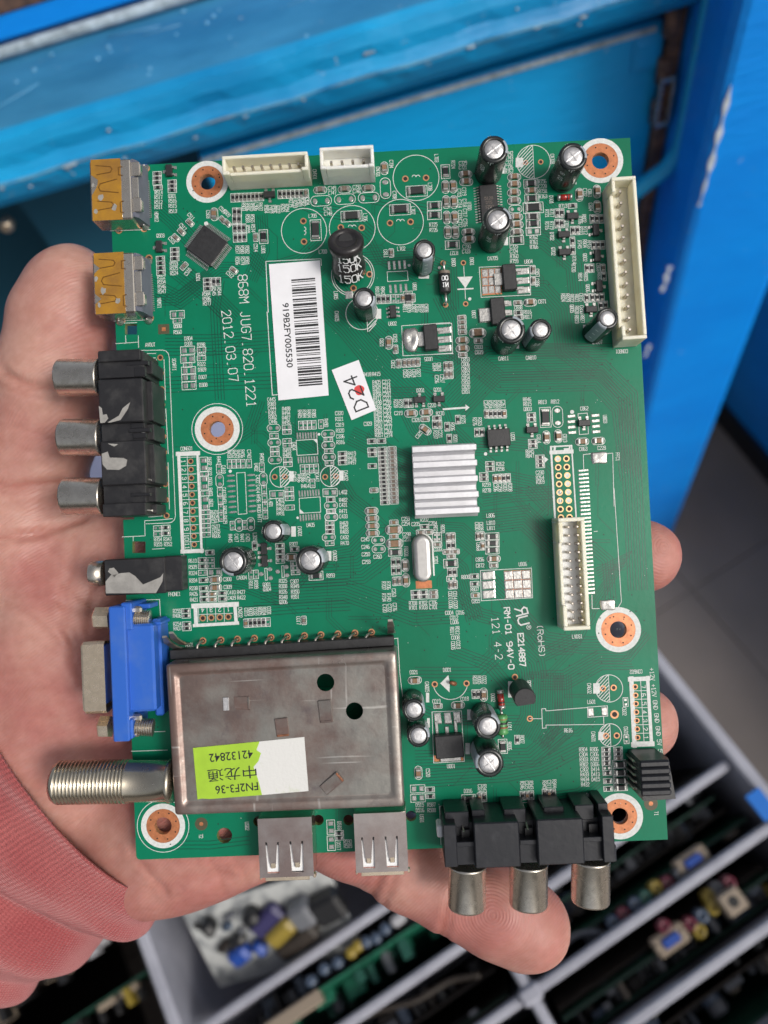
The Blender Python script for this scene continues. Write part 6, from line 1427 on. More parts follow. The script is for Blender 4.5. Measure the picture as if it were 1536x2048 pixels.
for j in range(NS + 1):
    s = j / NS * 95.0
    inner = j < 5
    ring = []
    for i in range(NP):
        f = i * math.tau / NP; c, sn = math.cos(f), math.sin(f)
        sh = 11.5 * c                                     # the cuff's edge runs slantwise
        ss = s - 4 if not inner else 3.0 - s
        if inner: ss = 4 - j * .9
        else: ss = (j - 5) / (NS - 5) * 95.0
        sag = 1 - .06 * c * math.exp(-ss / 14)
        fold = 0.0
        if not inner:
            q = ss + 1.8 * math.sin(2 * f + .7) + 1.2 * math.sin(3 * f)
            fold += .8 * math.exp(-(q / 2.0) ** 2)
            fold += 2.0 * math.exp(-((q - 14) / 7) ** 2) - 2.0 * math.exp(-((q - 25.5) / 2.6) ** 2) + 3.4 * math.exp(-((q - 34 - 3 * c) / 6) ** 2) - 1.6 * math.exp(-((q - 44 - 5 * c) / 3) ** 2) + 3.0 * math.exp(-((q - 54) / 8) ** 2) + .03 * ss
            fold += .6 * math.sin(4 * f + .14 * ss) * min(1, ss / 10) + .35 * math.sin(9 * f - .1 * ss)
            fold += 2.2 * math.exp(-((ss - 12) / 6) ** 2) * math.exp(-((f if f < math.pi else f - math.tau) / .5) ** 2) * math.sin(ss * .5)
        th = -1.3 if inner and j < 4 else 0
        R1, R2 = (RL * sag + fold + th), (27.5 + fold + th)
        ring.append(cC + axd * (ss - sh) + lat * c * R1 + nor * sn * R2)
        UV.append((i / NP * 190.0, ss))
    rings.append(ring)
mb = MB(); mb.loft(rings, 0, False, False, True)
sm = mb.mesh('sleeve', ['knit']); uvl = sm.uv_layers.new(name='knit')
lv = np.zeros(len(sm.loops), np.int32); sm.loops.foreach_get('vertex_index', lv); uvs = np.array(UV)[lv]
# keep the seam quads from wrapping
uq = uvs.reshape(-1, 4, 2); wrap = (uq[:, :, 0].max(1) - uq[:, :, 0].min(1)) > 95; uq[wrap, :, 0] = np.where(uq[wrap, :, 0] < 95, uq[wrap, :, 0] + 190, uq[wrap, :, 0])
uvl.data.foreach_set('uv', uq.reshape(-1).astype(np.float32))
sl = put('sleeve', sm, hand)
# ================================================================== THE PLACE BEHIND
def blue_paint(name, c1, c2, rough=.38, wear=.0, sc=18):
    m = bpy.data.materials.new(name); n, l, b = nodes_of(m); tc = n.new('ShaderNodeTexCoord')
    mp = n.new('ShaderNodeMapping'); mp.inputs['Scale'].default_value = (.35, 1, 1); l.new(tc.outputs['Object'], mp.inputs['Vector'])
    nz_ = n.new('ShaderNodeTexNoise'); nz_.inputs['Scale'].default_value = sc; nz_.inputs['Detail'].default_value = 7; nz_.inputs['Roughness'].default_value = .6; l.new(mp.outputs['Vector'], nz_.inputs['Vector'])
    rp = n.new('ShaderNodeValToRGB'); l.new(nz_.outputs['Fac'], rp.inputs['Fac']); rp.color_ramp.elements[0].position = .36; rp.color_ramp.elements[1].position = .66
    rp.color_ramp.elements[0].color = (*c1, 1); rp.color_ramp.elements[1].color = (*c2, 1)
    out = rp.outputs['Color']
    if wear:
        n2 = n.new('ShaderNodeTexNoise'); n2.inputs['Scale'].default_value = 130; n2.inputs['Detail'].default_value = 6; n2.inputs['Roughness'].default_value = .75; l.new(tc.outputs['Object'], n2.inputs['Vector'])
        r2 = n.new('ShaderNodeValToRGB'); l.new(n2.outputs['Fac'], r2.inputs['Fac']); r2.color_ramp.elements[0].position = .66 - wear * .1; r2.color_ramp.elements[1].position = .72 - wear * .1
        mx = n.new('ShaderNodeMix'); mx.data_type = 'RGBA'; l.new(r2.outputs['Color'], mx.inputs['Factor']); l.new(out, mx.inputs['A']); mx.inputs['B'].default_value = (.42, .50, .56, 1); out = mx.outputs['Result']
    l.new(out, b.inputs['Base Color']); b.inputs['Roughness'].default_value = rough
    nb = n.new('ShaderNodeTexNoise'); nb.inputs['Scale'].default_value = 240; nb.inputs['Detail'].default_value = 4
    m2 = n.new('ShaderNodeMapping'); m2.inputs['Scale'].default_value = (.25, 1, 1); l.new(tc.outputs['Object'], m2.inputs['Vector']); l.new(m2.outputs['Vector'], nb.inputs['Vector'])
    bb = n.new('ShaderNodeBump'); bb.inputs['Strength'].default_value = .6; bb.inputs['Distance'].default_value = .001; l.new(nb.outputs['Fac'], bb.inputs['Height']); l.new(bb.outputs['Normal'], b.inputs['Normal'])
    return m
M['paint'] = blue_paint('blue_paint', (.003, .22, .50), (.006, .35, .70), .34, .08, 24)
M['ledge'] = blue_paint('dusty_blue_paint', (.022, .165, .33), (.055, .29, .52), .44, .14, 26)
M['door'] = blue_paint('blue_door_paint', (.002, .31, .68), (.004, .40, .84), .34, .05, 14)
M['stile'] = blue_paint('bright_blue_paint', (.002, .255, .86), (.003, .315, .96), .42, .04, 16)
M['teal'] = blue_paint('light_blue_paint', (.01, .36, .66), (.015, .44, .78), .35, .08)
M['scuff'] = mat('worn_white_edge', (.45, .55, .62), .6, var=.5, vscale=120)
M['scratch'] = mat('pale_scratch', (.72, .78, .84), .6, var=.3, vscale=300)
M['wallblue'] = blue_paint('wall_blue_paint', (.003, .26, .66), (.005, .32, .78), .4)
M['blister'] = mat('pale_blue_blister', (.16, .42, .66), .35)
M['rustm'] = mat('rusty_iron', (.10, .065, .055), .75, .3, col2=(.30, .16, .10), vscale=120, thr=(.45, .7), bump=.5, bscale=500)
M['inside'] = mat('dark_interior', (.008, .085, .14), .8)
M['floorm'] = mat('floor_tile', (.20, .165, .142), .65, col2=(.165, .138, .12), vscale=9, bump=.1)
M['grout'] = mat('floor_grout', (.17, .145, .126), .9)
M['skirt'] = mat('black_skirting', (.008, .009, .010), .4)
M['crate'] = mat('grey_plastic', (.39, .395, .45), .45, col2=(.30, .305, .355), vscale=30, bump=.1, bscale=300)
M['cratetape'] = mat('blue_tape', (.01, .15, .55), .4)

# floor: one dark sheet, joints recessed between the tiles in view
mb = MB(); mb.add([(-3, -3, -.006), (3, -3, -.006), (3, 3, -.006), (-3, 3, -.006)], [(0, 1, 2, 3)])
fl = mb.build('floor', ['grout'], None, 1.0); tag(fl, kind='structure')
tm = MB(); tm.box((0, 0, 0), (.1993, .1993, .012), 0, .0006); tm = tm.mesh('tile', ['floorm'], 1.0)
for i in range(-5, 6):
    for j in range(-4, 6):
        t = put('tile', tm, fl); a_ = .33; x, y = i * .2 + .03, j * .2 + .06
        t.location = (x * math.cos(a_) - y * math.sin(a_), x * math.sin(a_) + y * math.cos(a_), -.0055 + .0004 * random.random()); t.rotation_euler = (0, 0, a_)

# blue cabinet: ledge, moulding, recessed door, post with hinge, stile
cab = empty('blue_cabinet', (0, .38, 0)); tag(cab, 'scratched blue painted cabinet with a ledge and recessed door behind the board', 'cabinet')
def cput(mb, name, mats): 
    o = mb.build(name, mats, cab, 1.0); o.location = (0, -.38, 0); return o
mb = MB()
pr = [(.62, .640), (.405, .632), (.378, .630), (.3735, .6275), (.371, .622), (.3705, .616), (.3685, .613), (.3665, .611), (.3665, .608), (.369, .600), (.373, .594), (.384, .592), (.62, .590)]
xs = np.linspace(-.55, .208, 90); rg = []
for x in xs:
    w = .0006 * math.sin(x * 90) + .0004 * math.sin(x * 231 + 1)
    rg.append([(x, y + (w if k in (5, 6, 7, 8) else 0), z + (w * .8 if 2 < k < 9 else 0)) for k, (y, z) in enumerate(pr)])
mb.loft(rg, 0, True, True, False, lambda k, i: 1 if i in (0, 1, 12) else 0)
cput(mb, 'ledge_moulding', ['paint', 'ledge'])
mb = MB(); mb.box((-.17, .442, .664), (.76, .02, .05), 0, .003); cput(mb, 'back_board', ['stile'])
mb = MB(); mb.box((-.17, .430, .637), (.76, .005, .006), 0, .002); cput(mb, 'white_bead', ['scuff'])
mb = MB(); mb.box((-.30, .4335, .680), (.40, .006, .056), 0, .002); cput(mb, 'rusty_strip', ['rustm'])
# worn flecks along the moulding edge
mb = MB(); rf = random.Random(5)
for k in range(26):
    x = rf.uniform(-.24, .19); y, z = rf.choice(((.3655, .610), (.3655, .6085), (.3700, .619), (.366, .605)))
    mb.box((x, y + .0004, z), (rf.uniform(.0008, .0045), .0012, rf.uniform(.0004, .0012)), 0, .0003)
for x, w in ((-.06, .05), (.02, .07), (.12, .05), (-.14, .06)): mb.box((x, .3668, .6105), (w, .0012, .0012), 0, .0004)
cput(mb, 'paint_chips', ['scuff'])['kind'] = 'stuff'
M['edgeblue'] = mat('rubbed_blue_highlight', (.12, .34, .52), .4, col2=(.01, .22, .55), vscale=60, thr=(.45, .7))  # paler strip: rubbed paint, with the ridge's highlight put into the colour
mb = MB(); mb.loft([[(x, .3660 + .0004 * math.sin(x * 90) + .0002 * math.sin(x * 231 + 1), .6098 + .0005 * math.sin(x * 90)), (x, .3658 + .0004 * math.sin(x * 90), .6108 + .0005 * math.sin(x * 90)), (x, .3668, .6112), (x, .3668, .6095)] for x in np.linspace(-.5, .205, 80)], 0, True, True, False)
cput(mb, 'rubbed_highlight', ['edgeblue'])
mb = MB(); mb.box((.058, .392, .29), (.262, .014, .580), 0, .002); cput(mb, 'door', ['door'])
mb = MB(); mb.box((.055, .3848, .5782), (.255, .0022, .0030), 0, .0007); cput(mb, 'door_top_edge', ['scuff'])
p = Wy(1292, 105, .385); mb = MB(); mb.box((p[0], .3848, p[2]), (.017, .003, .020), 0, .001); mb.box((p[0], .3832, p[2]), (.013, .002, .015), 0, .001); cput(mb, 'door_plate', ['door'])
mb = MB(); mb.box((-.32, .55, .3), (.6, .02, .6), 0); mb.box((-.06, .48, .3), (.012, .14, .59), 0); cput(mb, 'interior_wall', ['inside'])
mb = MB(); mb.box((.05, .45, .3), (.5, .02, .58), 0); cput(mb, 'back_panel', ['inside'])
mb = MB(); mb.tube([(.2005, .366, .70), (.2005, .366, .60), (.2005, .366, .53), (.1995, .366, .512), (.193, .366, .500), (.175, .366, .489), (.150, .366, .478)], .0052, 10); cput(mb, 'post_bead', ['teal'])
mb = MB(); mb.box((.1925, .388, .40), (.0075, .016, .40), 0, .001); cput(mb, 'hinge_leaf', ['rustm'])
for z in (.575, .548, .523):
    mb = MB(); mb.lathe((.1885, .3805, z), (0, 0, 1), [(0, .0030), (.001, .0042), (.014, .0042), (.015, .003)], 14, 0); cput(mb, 'hinge_knuckle', ['rustm'])
p0, p1 = Wy(1345, 165, .377), Wy(1312, 240, .377); mb = MB()
c_ = (p0 + p1) / 2; 
for dx, dz, w, h in ((-.0035, 0, .002, .030), (.0035, 0, .002, .030), (0, .014, .009, .003), (0, -.014, .009, .003)): mb.box((c_[0] + dx, .3765, c_[2] + dz), (w, .003, h), 0, .0006)
cput(mb, 'latch_frame', ['steel'])
mb = MB()
ins = [(.1975, .372), (.1965, .360), (.1955, .345), (.195, .336), (.197, .331), (.2005, .3295), (.262, .3295), (.266, .332), (.267, .338), (.267, .400), (.1975, .400)]
mb.loft([[(x, y, z) for x, y in ins] for z in (0, .2, .4, .55, .72)], 0, True, True, False); cput(mb, 'corner_stile', ['stile'])
mb = MB()
for (u0, v0), (u1, v1), w in (((1462, 172), (1440, 262), .0030), ((1440, 262), (1418, 345), .0036), ((1418, 345), (1398, 412), .0020), ((1340, 535), (1330, 560), .0035), ((1334, 560), (1322, 585), .003), ((1300, 690), (1290, 712), .003)):
    a, b = Wy(u0, v0, .3292), Wy(u1, v1, .3292); d = b - a; L_ = np.linalg.norm(d); d /= L_; nn = np.cross(d, (0, 1, 0)) * w / 2
    mb.loft([[a * (1 - t) + b * t + nn * s * (.6 + .5 * math.sin(9 * t + u0)) + np.array([0, yy, 0]) for s, yy in ((-1, .0006), (1, .0006), (1, -.0002), (-1, -.0002))] for t in np.linspace(0, 1, 7)], 0, True, True, False)
cput(mb, 'paint_scratch', ['scratch'])['kind'] = 'stuff'
mb = MB()                                       # blisters, drips and thin scratches in the ledge paint
for k in range(34):
    x, y = rf.uniform(-.26, .19), rf.uniform(.379, .425); z = .630 + (y - .378) * .0741
    r = rf.uniform(.0006, .0016); mb.lathe((x, y, z - .0002), (0, 0, 1), [(0, r), (.0004, r * .8), (.0006, r * .2)], 8)
for k in range(16):
    x, y = rf.uniform(-.26, .17), rf.uniform(.38, .424); L_ = rf.uniform(.006, .03); a_ = rf.gauss(.1, .35)
    p_ = [np.array([x + L_ * t * math.cos(a_), y + L_ * t * math.sin(a_), 0]) for t in (0, .5, 1)]
    if max(q[1] for q in p_) < .427 and min(q[1] for q in p_) > .379:
        for q in p_: q[2] = .6301 + (q[1] - .378) * .0741
        mb.tube(p_, .00022, 5)
cput(mb, 'paint_blisters', ['blister'])['kind'] = 'stuff'
# brass spot inside the dark opening
p = Wy(14, 446, .40); mb = MB(); mb.lathe(p, (0, -1, .2), [(-.004, .003), (0, .0045), (.004, .0042), (.006, .002)], 14, 0); o = mb.build('brass_knob', ['gold'], cab, 1.0); o.location = (0, -.38, 0)

# side wall with black skirting on the right
sw = empty('side_wall', (.38, .4, 0)); tag(sw, 'dark blue wall with black skirting to the right of the cabinet', 'wall')
a, b = Wz(1429, 842, 0), Wz(1536, 969, 0); d = b - a; d /= np.linalg.norm(d); nn = np.array([-d[1], d[0], 0]); nn *= np.sign(nn[0])
def slab(p, q, n0, n1, z0, z1): return [[(p + nn * n0)[:2].tolist() + [z] for _ in (0,)][0] for z in (0,)] 
def wallbox(n0, n1, z0, z1, name, m):
    p, q = a - d * 1.0, a + d * .9; mb = MB()
    mb.loft([[tuple((e + nn * k)[:2]) + (z,) for e, k in ((p, n0), (q, n0), (q, n1), (p, n1))] for z in (z0, z1)], 0, True, True, False)
    o = mb.build(name, [m], sw, 1.0); o.location = (-.38, -.4, 0)
wallbox(.006, .05, .0, .30, 'wall_panel', 'wallblue'); wallbox(0, .012, .0, .034, 'skirting', 'skirt')

# ---- grey crate with dividers
ZC = .35
e1 = np.array([.94626, .32342, 0]); e2 = np.array([.32342, -.94626, 0]); ez = np.array([0, 0, 1.])
def ST(s, t, z): return e1 * s + e2 * t + ez * z
def stbox(mb, s, t, z, ds, dt, dz, mi=0, b=.0008, tilt=0.0):
    m = MB(); m.box((0, 0, 0), (ds, dt, dz), mi, b); v = np.vstack(m.v)
    if tilt: c0, s0 = math.cos(tilt), math.sin(tilt); v = np.c_[v[:, 0], v[:, 1] * c0 - v[:, 2] * s0, v[:, 1] * s0 + v[:, 2] * c0]
    mb.add(ST(s, t, z) + v[:, :1] * e1 + v[:, 1:2] * e2 + v[:, 2:] * ez, m.f, mi); return mb
crate = empty('divider_crate', tuple(ST(-.03, 0, .14))); tag(crate, 'grey plastic crate with dividers full of old circuit boards', 'crate')
def kput(mb, name, mats, **k):
    o = mb.build(name, mats, crate, 1.0); o.location = tuple(-np.array(crate.location)); return o
BOT = .14; SL = (-.209, -.027, .143); TL = (-.116, -.0395, .0005, .0390, .0765, .1145, .152); TC_, TD_ = .018, .268
mb = MB(); stbox(mb, (SL[0] + SL[-1]) / 2, TC_, BOT + .002, SL[-1] - SL[0], TD_, .004); kput(mb, 'crate_floor', ['crate'])
for s in (SL[0], SL[-1] + .002):
    mb = MB(); stbox(mb, s, TC_, (BOT + ZC) / 2, .0035, TD_ + .004, ZC - BOT); stbox(mb, s + (.002 if s > 0 else -.002), TC_, ZC - .001, .0075, TD_ + .009, .005, 0, .0015); stbox(mb, s + (.003 if s > 0 else -.003), TC_, ZC - .013, .003, TD_ + .004, .020); kput(mb, 'end_wall', ['crate'])
for t in (TL[0], TL[-1]):
    mb = MB(); stbox(mb, (SL[0] + SL[-1]) / 2, t, (BOT + ZC) / 2, SL[-1] - SL[0] + .008, .0035, ZC - BOT); stbox(mb, (SL[0] + SL[-1]) / 2, t, ZC - .0005, SL[-1] - SL[0] + .012, .0075, .005, 0, .0015); kput(mb, 'side_wall_panel', ['crate'])
for s in SL[1:-1]:
    mb = MB(); stbox(mb, s, TC_, (BOT + ZC) / 2 - .004, .0028, TD_ - .01, ZC - BOT - .01); stbox(mb, s, TC_, ZC - .005, .0062, TD_ - .01, .0045, 0, .0014)
    for t in TL[1:-1]: stbox(mb, s, t, ZC - .004, .013, .009, .007, 0, .0018); stbox(mb, s, t, ZC - .06, .009, .007, .1, 0, .0015)
    kput(mb, 'cross_divider', ['crate'])
dm = MB(); stbox(dm, 0, 0, 0, .1695, .0024, ZC - BOT - .012); stbox(dm, 0, 0, (ZC - BOT) / 2 - .008, .1695, .0058, .0045, 0, .0014); dm = dm.mesh('divider', ['crate'], 1.0)
for i in range(2):
    for t in TL[1 + i:-1]:
        o = put('divider', dm, crate); o.location = Vector(ST((SL[i] + SL[i + 1]) / 2, t, (BOT + ZC) / 2)) - Vector(crate.location)
p = Wz(1524, 1608, ZC); mb = MB(); stbox(mb, p @ e1 - .001, p @ e2, ZC + .0021, .0095, .016, .0006, 0, .0002); stbox(mb, p @ e1 + .004, p @ e2, ZC - .006, .0006, .016, .016, 0, .0002); kput(mb, 'blue_tape', ['cratetape'])
mb = MB()
for sx in (-1, 1): stbox(mb, -.033 + sx * .12, .018, .068, .06, .2, .14, 0, .004)
st_ = empty('crate_stand', tuple(ST(-.033, .018, 0))); tag(st_, 'dark stand under the grey crate', 'stand'); o = mb.build('stand_block', ['skirt'], st_, 1.0); o.location = tuple(-np.array(st_.location))

# ---- old boards standing in the compartments
M['obgreen'] = mat('old_green_board', (.006, .050, .030), .45, var=.4, vscale=90); M['obbrown'] = mat('old_dark_board', (.030, .022, .016), .6, var=.4, vscale=90); M['obwhite'] = mat('pale_paper_board', (.42, .43, .42), .6, col2=(.16, .17, .18), vscale=80, thr=(.47, .66))
M['obblack'] = mat('part_black', (.012, .012, .013), .4); M['obyellow'] = mat('part_yellow', (.26, .19, .03), .3); M['obblue'] = mat('part_blue', (.015, .06, .30), .4); M['obbeige'] = mat('part_beige', (.26, .21, .16), .4); M['obred'] = mat('part_red', (.12, .018, .035), .25)
M['obgray'] = mat('part_gray', (.13, .135, .15), .25); M['obgrn'] = mat('part_green', (.025, .10, .075), .3); M['obslate'] = mat('part_slate', (.06, .085, .13), .25); M['obwht'] = mat('part_white', (.36, .36, .38), .4); M['obviolet'] = mat('part_violet', (.035, .03, .10), .4)
JC = ['obgray', 'obred', 'obslate', 'obgrn', 'obyellow', 'obgray', 'obwht']
def plug_mesh(c):
    mb = MB(); mb.lathe((0, 0, 0), (0, 0, 1), [(0, .0043), (.009, .0043), (.011, .0040), (.0122, .0030), (.0122, .0018), (.0105, .0016)], 16, 0); return mb.mesh('phono_plug', [c], 1.0)
PLG = {c: plug_mesh(c) for c in set(JC)}
def sock_mesh():
    mb = MB(); mb.box((0, 0, .006), (.021, .0110, .012), 0, .0015); mb.box((0, 0, .0125), (.011, .0052, .003), 1, .001); mb.lathe((-.0085, 0, .012), (0, 0, 1), [(0, .0016), (.001, .0016)], 8, 0); mb.lathe((.0085, 0, .012), (0, 0, 1), [(0, .0016), (.001, .0016)], 8, 0); return mb.mesh('monitor_plug', ['obbeige', 'obblue'], 1.0)
SKM = sock_mesh()
def oldboard(s0, s1, t, ztop, depth, m, label, tilt=.12, seed=0, dense=16, side=-1, cols=('obblack', 'obgray', 'obblack', 'obslate', 'obbeige')):
    rb = random.Random(seed); e = empty('old_circuit_board', tuple(ST((s0 + s1) / 2, t, ztop - depth))); tag(e, label, 'circuit board', 'old boards standing in the crate')
    e.rotation_euler = (0, 0, math.atan2(e1[1], e1[0]))
    L_ = s1 - s0
    # local x along e1, local y away from e2
    def pv(x, y, z): return (x, y * math.cos(tilt) - z * math.sin(tilt), y * math.sin(tilt) + z * math.cos(tilt))
    def bx_(mb, c, d, mi=0, b=.0004):
        k = MB(); k.box(c, d, mi, b); mb.add([pv(*q) for q in np.vstack(k.v)], k.f, mi)
    mb = MB(); bx_(mb, (0, 0, depth / 2), (L_, .0016, depth)); mb.build('bare_board', [m], e, 1.0)
    for k in range(dense):
        w = rb.choice((.004, .006, .008, .012)); h = rb.choice((.005, .008, .012)); th = rb.choice((.004, .007, .011)); x = rb.uniform(-L_ / 2 + .008, L_ / 2 - .008); z = depth - rb.choice((.004, .006, .01, .016, .025)) - h / 2
        mb = MB(); c = rb.choice(cols)
        if rb.random() < .4:
            kk = MB(); kk.lathe((x, side * .001, z), (0, side, 0), [(0, w * .5), (th * .85, w * .5), (th, w * .4)], 12); mb.add([pv(*q) for q in np.vstack(kk.v)], kk.f, 0)
        else: bx_(mb, (x, side * (.0008 + th / 2), z), (w, th, h), 0, .0006)
        mb.build('old_component', [c], e, 1.0)
    return e, pv
def at_px(u, v, z): p = Wz(u, v, z); return p @ e1, p @ e2
def plugs(e, pts, z, cols):
    inv = e.matrix_basis.inverted() if False else Matrix.LocRotScale(e.location, e.rotation_euler, None).inverted()
    for (u, v), c in zip(pts, cols):
        p = Wz(u, v, z + .0125); o = put('phono_plug', PLG[c], e); o.location = inv @ Vector((p[0], p[1], z)); o.rotation_euler = (0, 0, 0)
def msock(e, u, v, z):
    inv = Matrix.LocRotScale(e.location, e.rotation_euler, None).inverted(); p = Wz(u, v, z + .012); o = put('monitor_plug', SKM, e); o.location = inv @ Vector((p[0], p[1], z))
zt = ZC - .012
e, _p = oldboard(-.020, .136, .0160, zt - .012, .12, 'obgreen', 'dark old board with coloured phono plugs in the row right of the fingertip', seed=1)
plugs(e, ((1384, 1752), (1363, 1748), (1336, 1766), (1313, 1775), (1293, 1795), (1272, 1809), (1248, 1829), (1228, 1846)), zt - .012, ('obgray', 'obgray', 'obred', 'obyellow', 'obgrn', 'obslate', 'obred', 'obslate'))
for o in list(e.children):
    pass
msock(e, 1386, 1722, zt - .012)
e, _p = oldboard(-.020, .130, .0545, zt - .016, .12, 'obgreen', 'dark old board with pale plugs between the two lower grey dividers', seed=2, tilt=.05)
plugs(e, ((1460, 1766), (1436, 1778), (1421, 1792), (1428, 1815), (1405, 1832), (1382, 1848), (1330, 1853), (1400, 1862)), zt - .016, ('obred', 'obgray', 'obyellow', 'obyellow', 'obslate', 'obred', 'obred', 'obyellow'))
msock(e, 1342, 1880, zt - .016)
q = Wz(1462, 1803, zt); inv = Matrix.LocRotScale(e.location, e.rotation_euler, None).inverted(); m_ = MB(); m_.box((0, 0, 0), (.013, .012, .012), 0, .001); m_.lathe((0, 0, .0055), (0, 0, 1), [(0, .003), (.0006, .003)], 14, 1); o = put('round_socket', m_.mesh('round_socket', ['obbeige', 'obblack'], 1.0), e); o.location = inv @ Vector(q)
oldboard(-.020, .136, .095, zt - .02, .12, 'obgreen', 'old green board leaning in the lowest right compartment', seed=3, tilt=.15, cols=JC)
oldboard(-.018, .13, .103, zt - .03, .11, 'obbrown', 'old brown board at the lower right corner of the crate', seed=12, tilt=-.1)
oldboard(-.020, .136, -.018, zt - .02, .12, 'obbrown', 'old brown board in the compartment under the phono jacks', seed=4)
oldboard(-.020, .136, -.056, zt - .03, .12, 'obbrown', 'old dark board under the lower right corner of the held board', seed=5)
# green board with a row of slate capacitors, seen over the divider
M['obgreen_lit'] = mat('green_board_lit', (.012, .13, .075), .4, var=.4, vscale=90)  # lit copy of the old board green, brightness put into the colour
e, pv = oldboard(-.165, -.05, -.0035, zt + .002, .11, 'obgreen_lit', 'green old board with a row of slate capacitors along its edge', seed=6, tilt=-.17, dense=16, side=-1, cols=('obgrn', 'obgray', 'obgreen', 'obgreen_lit'))
cm = MB(); cm.lathe((0, 0, 0), (0, 0, 1), [(0, .0030), (.010, .0030), (.0112, .0026), (.0114, .001)], 14, 0); cm = {c: None for c in ('obslate', 'obyellow', 'obwht')}
for c in cm:
    k = MB(); k.lathe((0, 0, 0), (0, 0, 1), [(0, .0033), (.011, .0033), (.0122, .0028), (.0124, .001)], 14, 0); cm[c] = k.mesh('old_capacitor', [c], 1.0)
inv = Matrix.LocRotScale(e.location, e.rotation_euler, None).inverted()
for (u, v), c in zip(((622, 1962), (648, 1938), (675, 1925), (702, 1905), (715, 1892), (732, 1884), (752, 1876), (770, 1858), (792, 1842), (800, 1836)), ('obslate', 'obslate', 'obslate', 'obyellow', 'obyellow', 'obslate', 'obslate', 'obslate', 'obwht', 'obwht')):
    p = Wz(u, v, zt); o = put('old_capacitor', cm[c], e); o.location = inv @ Vector((p[0], p[1], zt - .010))
q = Wz(590, 2025, zt); m_ = MB(); m_.box((0, 0, 0), (.036, .008, .009), 0, .001); o = put('pale_socket', m_.mesh('pale_socket', ['obbeige'], 1.0), e); o.location = inv @ Vector(q)
oldboard(-.19, -.04, .022, zt - .02, .12, 'obbrown', 'dark old board below the little finger', seed=7, cols=('obblack', 'obblack', 'obyellow', 'obwht', 'obblack'))
oldboard(-.19, -.04, .060, zt - .02, .12, 'obgreen', 'dark old board in the bottom middle compartment', seed=8, cols=('obblack', 'obyellow', 'obblack', 'obwht'))
for k, t in enumerate((-.132, -.098, -.062, -.022)):
    e, _p = oldboard(-.372, -.225, t, .325, .10, ('obbrown', 'obgreen')[k % 2], ('old brown board in the black tray, wholly under the wrist', 'old green board showing under the sleeve', 'old brown board below the sleeve in the black tray', 'old green board nearest the grey crate wall in the black tray')[k], seed=20 + k, dense=22, cols=('obblack', 'obbeige', 'obblack', 'obyellow', 'obwht', 'obblack')); e['group'] = 'old boards standing in the black tray'
tray = empty('black_tray', tuple(ST(-.298, -.09, .0))); tag(tray, 'black tray of boards left of the grey crate, under the sleeve', 'tray')
for s, t, ds, dt in ((-.384, -.07, .003, .22), (-.2165, -.07, .003, .22), (-.30, -.178, .164, .003), (-.30, .038, .164, .003)):
    mb = MB(); stbox(mb, s, t, .16, ds, dt, .318); o = mb.build('tray_wall', ['skirt'], tray, 1.0); o.location = tuple(-np.array(tray.location))
# pale bin glimpsed between the thumb and the board
M['bin'] = mat('lavender_plastic', (.40, .43, .62), .5, var=.1)
bn = empty('plastic_bin', tuple(Wz(300, 900, .2))); tag(bn, 'pale lavender plastic bin glimpsed between the thumb and the board', 'bin')
bc = Wz(300, 905, .42); mb = MB(); mb.box((0, 0, .21), (.19, .085, .42), 0, .006, .32); o = mb.build('bin_body', ['bin'], bn, 1.0); o.location = Vector((bc[0], bc[1], 0)) - bn.location
mb = MB(); mb.box((0, 0, .423), (.198, .093, .006), 0, .002, .32); o = mb.build('bin_lid', ['bin'], bn, 1.0); o.location = Vector((bc[0], bc[1], 0)) - bn.location
for k, (s0, s1, t, m, lb) in enumerate(((-.018, .13, .006, 'obgreen', 'dark green board close behind the row of coloured plugs'), (-.018, .132, .027, 'obbrown', 'brown board between the coloured plugs and the next divider'), (-.02, .13, .046, 'obbrown', 'brown board close behind the pale plugs'), (-.02, .13, .066, 'obgreen', 'dark green board in front of the pale plugs'),
        (-.02, .135, .084, 'obbrown', 'brown board against the lowest right divider'), (-.19, -.04, .010, 'obbrown', 'brown board under the bend of the little finger'), (-.19, -.04, .030, 'obgreen', 'dark green board in the compartment below the little finger'), (-.19, -.04, .050, 'obbrown', 'brown board in the bottom middle compartment'), (-.19, -.04, .070, 'obbrown', 'second brown board in the bottom middle compartment'),
        (-.19, -.06, -.030, 'obbrown', 'brown board between the pale power board and the divider'), (-.015, .13, -.028, 'obgreen', 'dark green board under the right end of the phono jacks'), (-.015, .13, -.075, 'obbrown', 'dark brown board deep in the wide compartment'))):
    oldboard(s0, s1, t, zt - .022 - .004 * (k % 3), .11, m, lb, seed=60 + k, dense=34, tilt=(.05, -.06, .1)[k % 3], side=(-1, 1)[k % 2], cols=('obblack', 'obblack', 'obslate', 'obgray', 'obblack', 'obbrown', 'obwht', 'obyellow')[:5 + k % 4])
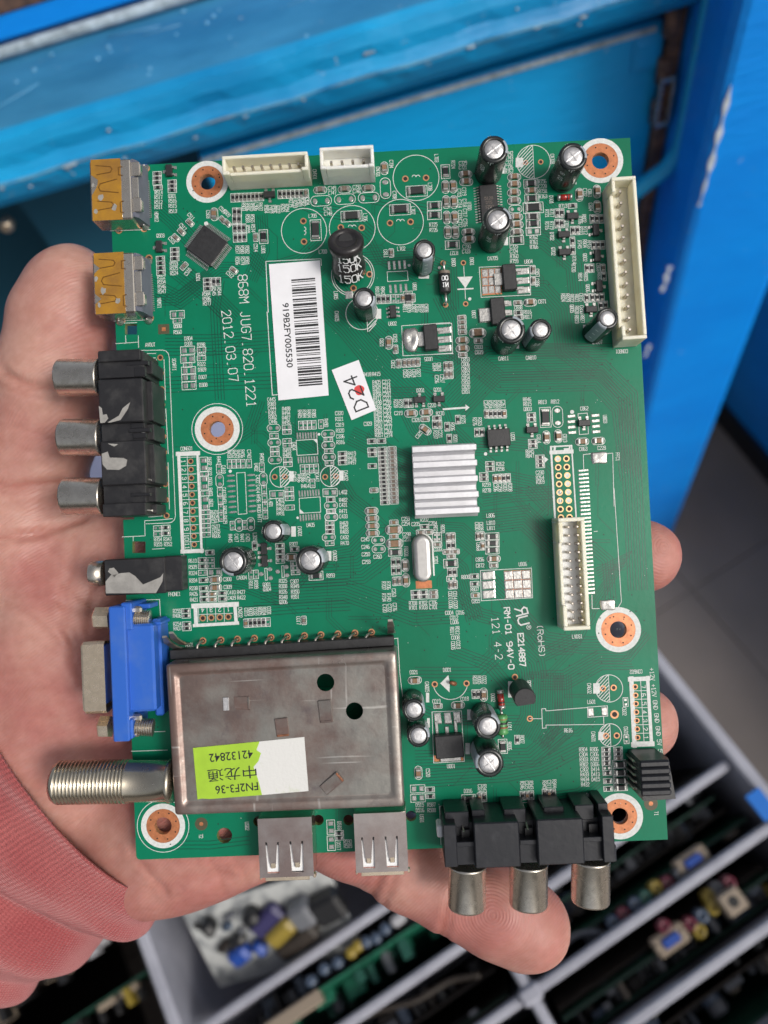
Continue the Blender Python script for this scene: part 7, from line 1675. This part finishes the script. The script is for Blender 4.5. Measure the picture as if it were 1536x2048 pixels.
for k, (m, lb, pts) in enumerate((('obblack', 'black cable looped over the boards in the lowest right compartment', ((1300, 2040), (1340, 1985), (1400, 1930), (1440, 1925), (1470, 1890), (1530, 1870))), ('obgray', 'grey cable trailing across the boards right of the fingertip', ((1110, 1905), (1150, 1870), (1185, 1862), (1215, 1870))), ('obbrown', 'brown cable over the boards in the bottom middle compartment', ((700, 2046), (760, 2020), (830, 2005), (900, 1960), (960, 1950))))):
    q_ = [Wz(u, v, ZC - .022 - .004 * math.sin(3 * i)) for i, (u, v) in enumerate(pts)]
    t_ = np.linspace(0, len(q_) - 1, 30); q_ = np.array(q_); qq = np.stack([np.interp(t_, range(len(q_)), q_[:, a]) for a in range(3)], 1)
    for _ in range(4): qq[1:-1] = (qq[:-2] + qq[1:-1] * 2 + qq[2:]) / 4
    mb = MB(); mb.tube(qq, .0017, 8); o = mb.build('cable', [m], None, 1.0); tag(o, lb, 'cable', 'cables among the old boards')
# pale power board lying aslant on top
pw = empty('pale_power_board'); tag(pw, 'pale power board with yellow transformer lying aslant under the hand', 'circuit board', None)
A, B, D = Wz(362, 1822, .352), Wz(655, 1735, .362), Wz(462, 1952, .318)
ux = (B - A); LX = np.linalg.norm(ux); ux /= LX; uy = (D - A); uy -= ux * (uy @ ux); LY = np.linalg.norm(uy); uy /= LY; un = np.cross(ux, -uy)
pw.matrix_world = Matrix([[ux[i], -uy[i], un[i], A[i]] for i in range(3)] + [[0, 0, 0, 1]])
def wbox(name, m, x, y, z, dx, dy, dz, b=.001, rot=0.0):
    mb = MB(); mb.box((x, -y, z), (dx, dy, dz), 0, b, rot); return mb.build(name, [m], pw, 1.0)
wbox('bare_board', 'obwhite', LX * .5, LY * .55, 0, LX * 1.0, LY * 1.1, .0016, .0004)
def pxy(u, v): 
    p = Wz(u, v, .345) - A; return p @ ux, p @ uy
for (u, v), m, dx, dy, dz, nm, r in (((563, 1860), 'obyellow', .021, .011, .012, 'transformer', .5), ((540, 1838), 'obviolet', .024, .016, .008, 'transformer_core', .5), ((470, 1945), 'obblue', .014, .011, .010, 'film_capacitor', .4), ((512, 1928), 'obblue', .007, .010, .009, 'film_capacitor', .4),
                              ((425, 1835), 'obblack', .007, .010, .012, 'choke', .3), ((510, 1808), 'obblack', .010, .009, .012, 'choke', .3), ((420, 1864), 'obred', .008, .004, .004, 'relay', .4), ((470, 1900), 'obblack', .012, .008, .008, 'choke', .4), ((555, 1812), 'obblack', .009, .006, .007, 'choke', .5),
                              ((610, 1800), 'obgray', .014, .016, .014, 'pale_coil', .2), ((660, 1790), 'obblack', .02, .018, .012, 'choke', .2), ((590, 1905), 'obbrown', .03, .012, .010, 'choke', .4), ((400, 1850), 'obblack', .004, .008, .004, 'choke', .9), ((455, 1850), 'obslate', .008, .005, .006, 'film_capacitor', .3), ((480, 1870), 'obgray', .006, .004, .005, 'film_capacitor', .7), ((530, 1885), 'obblack', .010, .006, .009, 'choke', .2), ((440, 1920), 'obbrown', .012, .005, .006, 'choke', .5), ((465, 1815), 'obgray', .010, .004, .005, 'film_capacitor', .3)):
    x, y = pxy(u, v); wbox(nm, m, x, y, dz / 2, dx, dy, dz, .0025, r)
